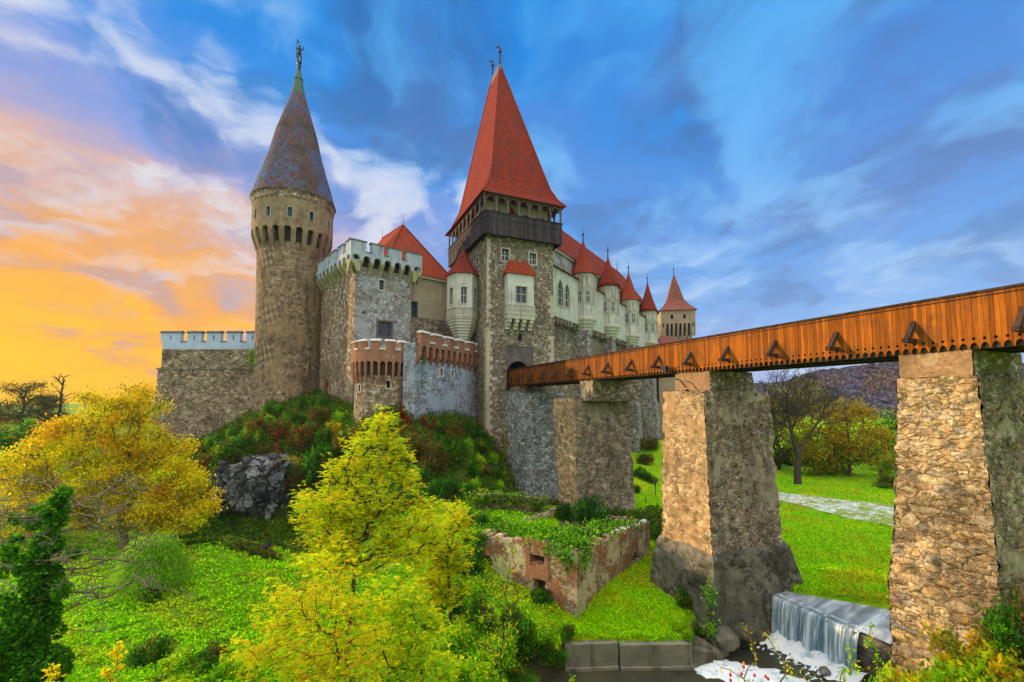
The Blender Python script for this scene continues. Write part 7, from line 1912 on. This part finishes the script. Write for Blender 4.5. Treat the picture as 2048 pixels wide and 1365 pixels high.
for q in [('l', 1800, 1320, 60, 1, None, 14.5), ('o', 1870, 1330, 64, 1, None, 14), ('o', 1960, 1310, 66, 1, None, 14.5), ('l', 1900, 1360, 70, 1, None, 12.5), ('o', 2030, 1330, 70, 1, None, 13), ('g', 2030, 1260, 50, 1, None, 16), ('l', 1990, 1370, 70, 1, None, 11.5), ('o', 1760, 1350, 55, 1, None, 13.5), ('l', 1730, 1390, 56, 1, None, 13), ('o', 1830, 1400, 60, 1, None, 12), ('g', 2060, 1300, 60, 1, None, 14.5), ('o', 1930, 1270, 46, 1, None, 16), ('l', 1850, 1290, 40, 1, None, 16.2), ('o', 1890, 1262, 40, 1, None, 15.8), ('o', 1985, 1262, 44, 1, None, 15.2), ('o', 1790, 1292, 40, 1, None, 15.6), ('o', 1850, 1345, 44, 1.2, None, 12.8), ('o', 2010, 1300, 50, 1.2, None, 13.5), ('o', 1840, 1300, 80, 1.7, None, 14.2), ('l', 1905, 1300, 80, 1.7, None, 14.0), ('o', 1965, 1300, 80, 1.6, None, 14.2), ('l', 1790, 1300, 60, 1.6, None, 14.6), ('g', 2035, 1300, 80, 1.7, None, 14.4), ('o', 1750, 1340, 50, 1.5, None, 14.4)]:
    shrub(*q, label={'l': 'light green bramble bush at the foot of the nearest pier', 'o': 'orange and yellow bramble bush at the foot of the nearest pier', 'g': 'green bush at the right edge beside the nearest pier'}[q[0]], group={'l': 'green brambles by the nearest pier', 'o': 'orange brambles by the nearest pier', 'g': 'bushes at the right edge'}[q[0]])
for k, o in PROTO.items():
    if k not in used:
        for ch in list(o.children): bpy.data.objects.remove(ch)
        bpy.data.objects.remove(o)

# ---- creepers and ivy on walls
def creeper(name, label, pts, n, size, pal, seed, thick=.12):
    """leaves spread over patches given as (world point, radius across, radius up)"""
    rg = np.random.default_rng(seed); c0 = pts[0][0]
    C = []
    tot = sum(a * b for _, a, b in pts)
    for c, a, b in pts:
        m_ = max(8, int(n * a * b / tot)); d = rg.normal(0, .45, (m_, 3))
        C.append(np.array([c.x - c0.x, c.y - c0.y, c.z - c0.z]) + d * np.array([a, thick + .0 * a, b]))
    C = np.concatenate(C); V, F, T = leaf_cards(C, size, pick(pal, len(C), rg, .3), rg, .8)
    o = fast_mesh(name, V, F, M['leaf'], T); o.location = c0; return tag(o, label, 'creeper')
creeper('red_creeper', 'dark red creeper climbing the foot of the bluish wall by the brick turret', [(P(806, 835, 46.0), .4, 1.1), (P(815, 850, 46.0), .6, .7), (P(800, 855, 45.8), .6, .6)], 700, .2, [(RD, 4), ((.2, .02, .02), 2)], 91)
creeper('red_creeper', 'smaller red-brown creeper on the bluish wall, right of the dark red one', [(P(848, 843, 47.0), .35, .8), (P(868, 845, 48), .3, .6), (P(858, 855, 47.2), .6, .4)], 420, .2, [(RD, 3), (BR, 3)], 92)
creeper('red_creeper', 'thin red creeper hanging down beside the grey crag', [(P(553, 895, 47.2), .22, 1.2), (P(550, 930, 46.2), .4, .4), (P(556, 868, 49), .5, .5)], 230, .15, [((.22, .012, .02), 5), (BR, 2)], 93, .4)
creeper('red_creeper', 'faint red creeper in the angle between round tower and square bastion', [(P(652, 775, 57.5), .3, 1.8)], 160, .2, [(RD, 3), (BR, 2)], 94)
creeper('yellow_creeper', 'streak of yellow creeper on the whitish pier by the gate', [(GF.wor(43.6, .78, P(1030, 900, 54.5).z), .3, 2.2), (GF.wor(43.3, .78, P(1030, 870, 54.5).z), .25, 1.4)], 420, .16, [(YE, 3), (OL, 2)], 95, .3)
creeper('wall_ivy', 'bright green weed growing where the curtain wall meets the round tower', [(P(510, 705, 60.6), .9, .7), (P(505, 722, 60.6), .6, .9)], 420, .26, [(LG, 3), (GR, 2), (YG, 1)], 96, .3)
creeper('wall_ivy', 'thin green ivy strand down the seam of the bluish wall', [(P(845, 730, 47.3), .12, 2.0), (P(844, 770, 47.3), .1, 1.4)], 160, .16, [(GR, 2), (DG, 2)], 97)
creeper('wall_ivy', 'small ivy tuft on the flank of the flared pier', [(GF.wor(12.4, 1.6, 1.2), .4, .9), (GF.wor(12.2, 1.8, -.4), .5, .7)], 260, .15, [(LG, 2), (GR, 3)], 98, .4)
Fr, RL, RW, rz0, rz1, rl1 = RUIN
creeper('terrace_ivy', 'dark ivy hanging over the mossy terrace wall behind the ruin', [(g_ + Vector((0, -.2, 1.0)), 1.3, .7) for g_ in [Vector((p.x, p.y, gz(p.x, p.y))) for p in (Pz(955, 1062, 2.), Pz(990, 1060, 2.), Pz(1030, 1058, 2.), Pz(1070, 1052, 2.))]], 1500, .2, [(DG, 3), (GR, 3), (OL, 2)], 101, .5)
def ruin_ivy():
    rg = np.random.default_rng(99); zt = Fr.o.z
    pts = []
    for s in np.linspace(.3, RL * .72, 10): w = Fr.wor(s, rnd.uniform(.2, 2.5), 0); pts.append((Vector((w.x, w.y, zt + rz0 + (rz1 - rz0) * s / RL + .25)), 1.0, .45))
    for s in np.linspace(.3, RW - .4, 9): w = Fr.wor(rnd.uniform(.2, 2.6), s, 0); pts.append((Vector((w.x, w.y, zt + rz0 + (rl1 - rz0) * s / RW + .25)), 1.0, .4))
    w = Fr.wor(-.15, .6, 0); pts.append((Vector((w.x, w.y, zt + rz0 - .4)), .5, .9)); w = Fr.wor(.5, -.2, 0); pts.append((Vector((w.x, w.y, zt + rz0 - .5)), .5, .9)); w = Fr.wor(-.15, 1.6, 0); pts.append((Vector((w.x, w.y, zt + rz0 - .2)), .6, .5))
    creeper('ruin_ivy', 'ivy and weeds covering the top of the roofless brick ruin', pts, 5200, .17, [(GR, 4), (DG, 2), (LG, 1.6)], 99, .8)
    w = Fr.wor(-.2, RW - .3, 0); creeper('ruin_ivy', 'ivy hanging down the far left corner of the brick ruin', [(Vector((w.x, w.y, zt + rl1 - .3)), .7, 1.0), (Vector((w.x - .3, w.y, zt + rl1 - 1.6)), .6, 1.2)], 900, .17, [(DG, 3), (GR, 3)], 100, .6)
ruin_ivy()

# ---- rose-hip twigs and a yellow shoot right in front of the viewer
def twig_plant(name, label, px, Y, tips, pal, seed, berries=(), leaf_n=9, lsize=.055):
    rg = np.random.default_rng(seed); b = at(px, 1500, Y); t = thing(name, label, 'shrub', b)
    tg = np.array([[*(P(x, y, Y + dy) - b)] for x, y, dy in tips])
    pos, par, rad = skeleton([np.array([0, 0, -.3]), np.array([0, 0, .3]), np.array([tg[:, 0].mean() * .3, 0, tg[:, 2].min() * .6])], tg, rg, .006, .4, arc=.25)
    limbs('stems', pos, par, rad, 'bark_red', t, 5)
    C = []
    for i in range(3, len(pos)):
        a, c = pos[par[i]], pos[i]
        for _ in range(leaf_n): C.append(a + (c - a) * rg.uniform(.15, 1) + rg.normal(0, .05, 3))
    C = np.array(C); V, F, T = leaf_cards(C, lsize, pick(pal, len(C), rg, .25), rg, .55); fast_mesh('foliage', V, F, M['leaf'], T, t)
    for (x, y) in berries:
        p = P(x, y, Y - .1) - b; mb = MB(); mb.ball(p, .024, 8, 1.25); mb.build('rose_hip', M['berry'], t, smooth=True)
twig_plant('wild_rose', 'sprawling wild rose with red hips in front of the rapids', 1500, 8.0, [(1440, 1335, 0), (1475, 1345, .2), (1515, 1320, .1), (1530, 1270, .3), (1550, 1300, .2), (1585, 1335, 0), (1610, 1355, .2), (1500, 1365, -.1), (1640, 1350, .2), (1490, 1255, .4), (1560, 1365, 0)],
           [(LG, 2), (GR, 2), (YE, 2), (OR, 1)], 111, [(1461, 1350), (1483, 1348), (1487, 1334), (1509, 1351), (1531, 1353), (1536, 1358), (1461, 1361)], 7, .06)
twig_plant('young_bramble', 'leafy bramble shoots standing before the right end of the waterfall', 1730, 10.5, [(1700, 1300, 0), (1735, 1280, .3), (1755, 1310, .2), (1690, 1340, 0), (1770, 1345, .2), (1720, 1340, -.2), (1745, 1250, .6), (1680, 1360, 0)], [(LG, 3), (GR, 2), (YE, 1)], 112, (), 16, .085)
twig_plant('yellow_shoot', 'yellow-leaved shoot at the bottom edge left of the lawn', 220, 9.5, [(225, 1300, 0), (235, 1330, .1), (210, 1345, 0), (240, 1295, .1), (220, 1360, 0)], [(YE, 4), (YG, 2)], 113, (), 16, .1)
twig_plant('yellow_shoot', 'small yellow shoot beside the foot of the ivy-clad tree', 105, 9.5, [(105, 1335, 0), (115, 1350, .1), (95, 1355, 0)], [(YE, 4), (YG, 2)], 114, (), 16, .09)

# ---- ground cover: leafy weeds on the left lawn, short grass elsewhere, undergrowth on the slope
def scatter(name, region, n, size, pal, seed, lift, updir, aspect, patch=.25, pal2=None, leaf='leaf', slope=None, nup=1.2, clump=False):
    rg = np.random.default_rng(seed); x0, x1, y0, y1 = region
    u = rg.uniform(0, 1, n * 3); y = 1 / (1 / y1 + u * (1 / y0 - 1 / y1)) if y0 > 0 else rg.uniform(y0, y1, n * 3)
    x = rg.uniform(-1.25, 1.25, n * 3) * y; k = (x > x0) & (x < x1); x, y = x[k][:n * 2], y[k][:n * 2]
    z = ground_z(x, y)
    k = z > -1.55
    if clump:
        cl = np.sin(x * 3.1 + 1.7 * np.sin(y * 1.9)) + np.sin(y * 3.7 + 1.3 * np.sin(x * 2.3)) + .8 * np.sin(x * 7.3 - y * 6.1)
        k &= cl + rg.normal(0, .7, len(x)) > -.35
    k &= ~in_poly(x, y, POOL)
    if slope is not None:
        gx = (ground_z(x + .3, y) - z) / .3; gy = (ground_z(x, y + .3) - z) / .3; s = np.hypot(gx, gy); k &= (s > slope[0]) & (s < slope[1])
    x, y, z = x[k][:n], y[k][:n], z[k][:n]; m_ = len(x)
    C = np.stack([x, y, z + rg.uniform(0, 1, m_) * lift], 1)
    T = pick(pal, m_, rg, .25)
    f = np.sin(x * .9 + np.sin(y * .7) * 2) + np.sin(y * 1.1 + x * .5) + np.sin(x * .33 - y * .41) * 1.2 + rg.normal(0, .7, m_)
    if pal2: s = f > 1.0; T[s] = pick(pal2, int(s.sum()), rg, .25)
    V, F, T = leaf_cards(C, size * (.6 + .4 * np.clip(y / 25, .5, 2)), T, rg, aspect, updir, 1.0, None, nup)
    o = fast_mesh(name, V, F, M[leaf], T); tag(o, kind='stuff'); return o
scatter('ground_cover', (-50, 3, 15, 50), 190000, .135, [((.22, .64, .001), 4), ((.40, .70, .002), 3), ((.11, .36, .002), 1.8)], 121, .28, .15, .7, pal2=[((.50, .58, .005), 2.5), ((.36, .70, .003), 2), ((.36, .28, .03), 1.1)], clump=True, leaf='blade')
scatter('grass', (2, 60, 22, 75), 190000, .17, [((.24, .62, .001), 4), ((.42, .66, .002), 3), ((.12, .42, .002), .7)], 122, .10, .35, .35, pal2=[((.46, .50, .006), 3), ((.36, .42, .006), 2)], leaf='blade', slope=(0, .8))
scatter('undergrowth', (-50, 14, 38, 62), 130000, .20, [((.055, .19, .010), 4), (OL, 1.6), (DG, 2), ((.14, .105, .025), 1.2), (GR, 1)], 123, .7, .5, .5, pal2=[((.14, .105, .025), 2), ((.20, .17, .02), 2), ((.055, .19, .010), 2)], slope=(.22, 9), nup=.7)
scatter('bank_weeds', (-22, 40, 9, 21), 60000, .14, [(GR, 4), (LG, 2), (OL, 1)], 124, .4, .6, .5, pal2=[(OR, 1), (OL, 2), (LG, 2)])

# ================================================================== the air between here and the far hills
def haze():
    mb = MB(); mb.box(-130, 480, -20, 450, -5, 72)
    m = bpy.data.materials.new('haze'); m.use_nodes = True; g = G(m.node_tree); g.nodes.clear()
    out = g.nodes.new('ShaderNodeOutputMaterial')
    v = g.nodes.new('ShaderNodeVolumePrincipled'); v.inputs['Color'].default_value = (.5, .66, 1, 1); v.inputs['Density'].default_value = HAZE; v.inputs['Anisotropy'].default_value = 0.2
    g.links.new(v.outputs[0], out.inputs['Volume'])
    o = mb.build('haze', m); tag(o, kind='stuff')
HAZE = 0.00013
haze()
S.cycles.volume_bounces = 0
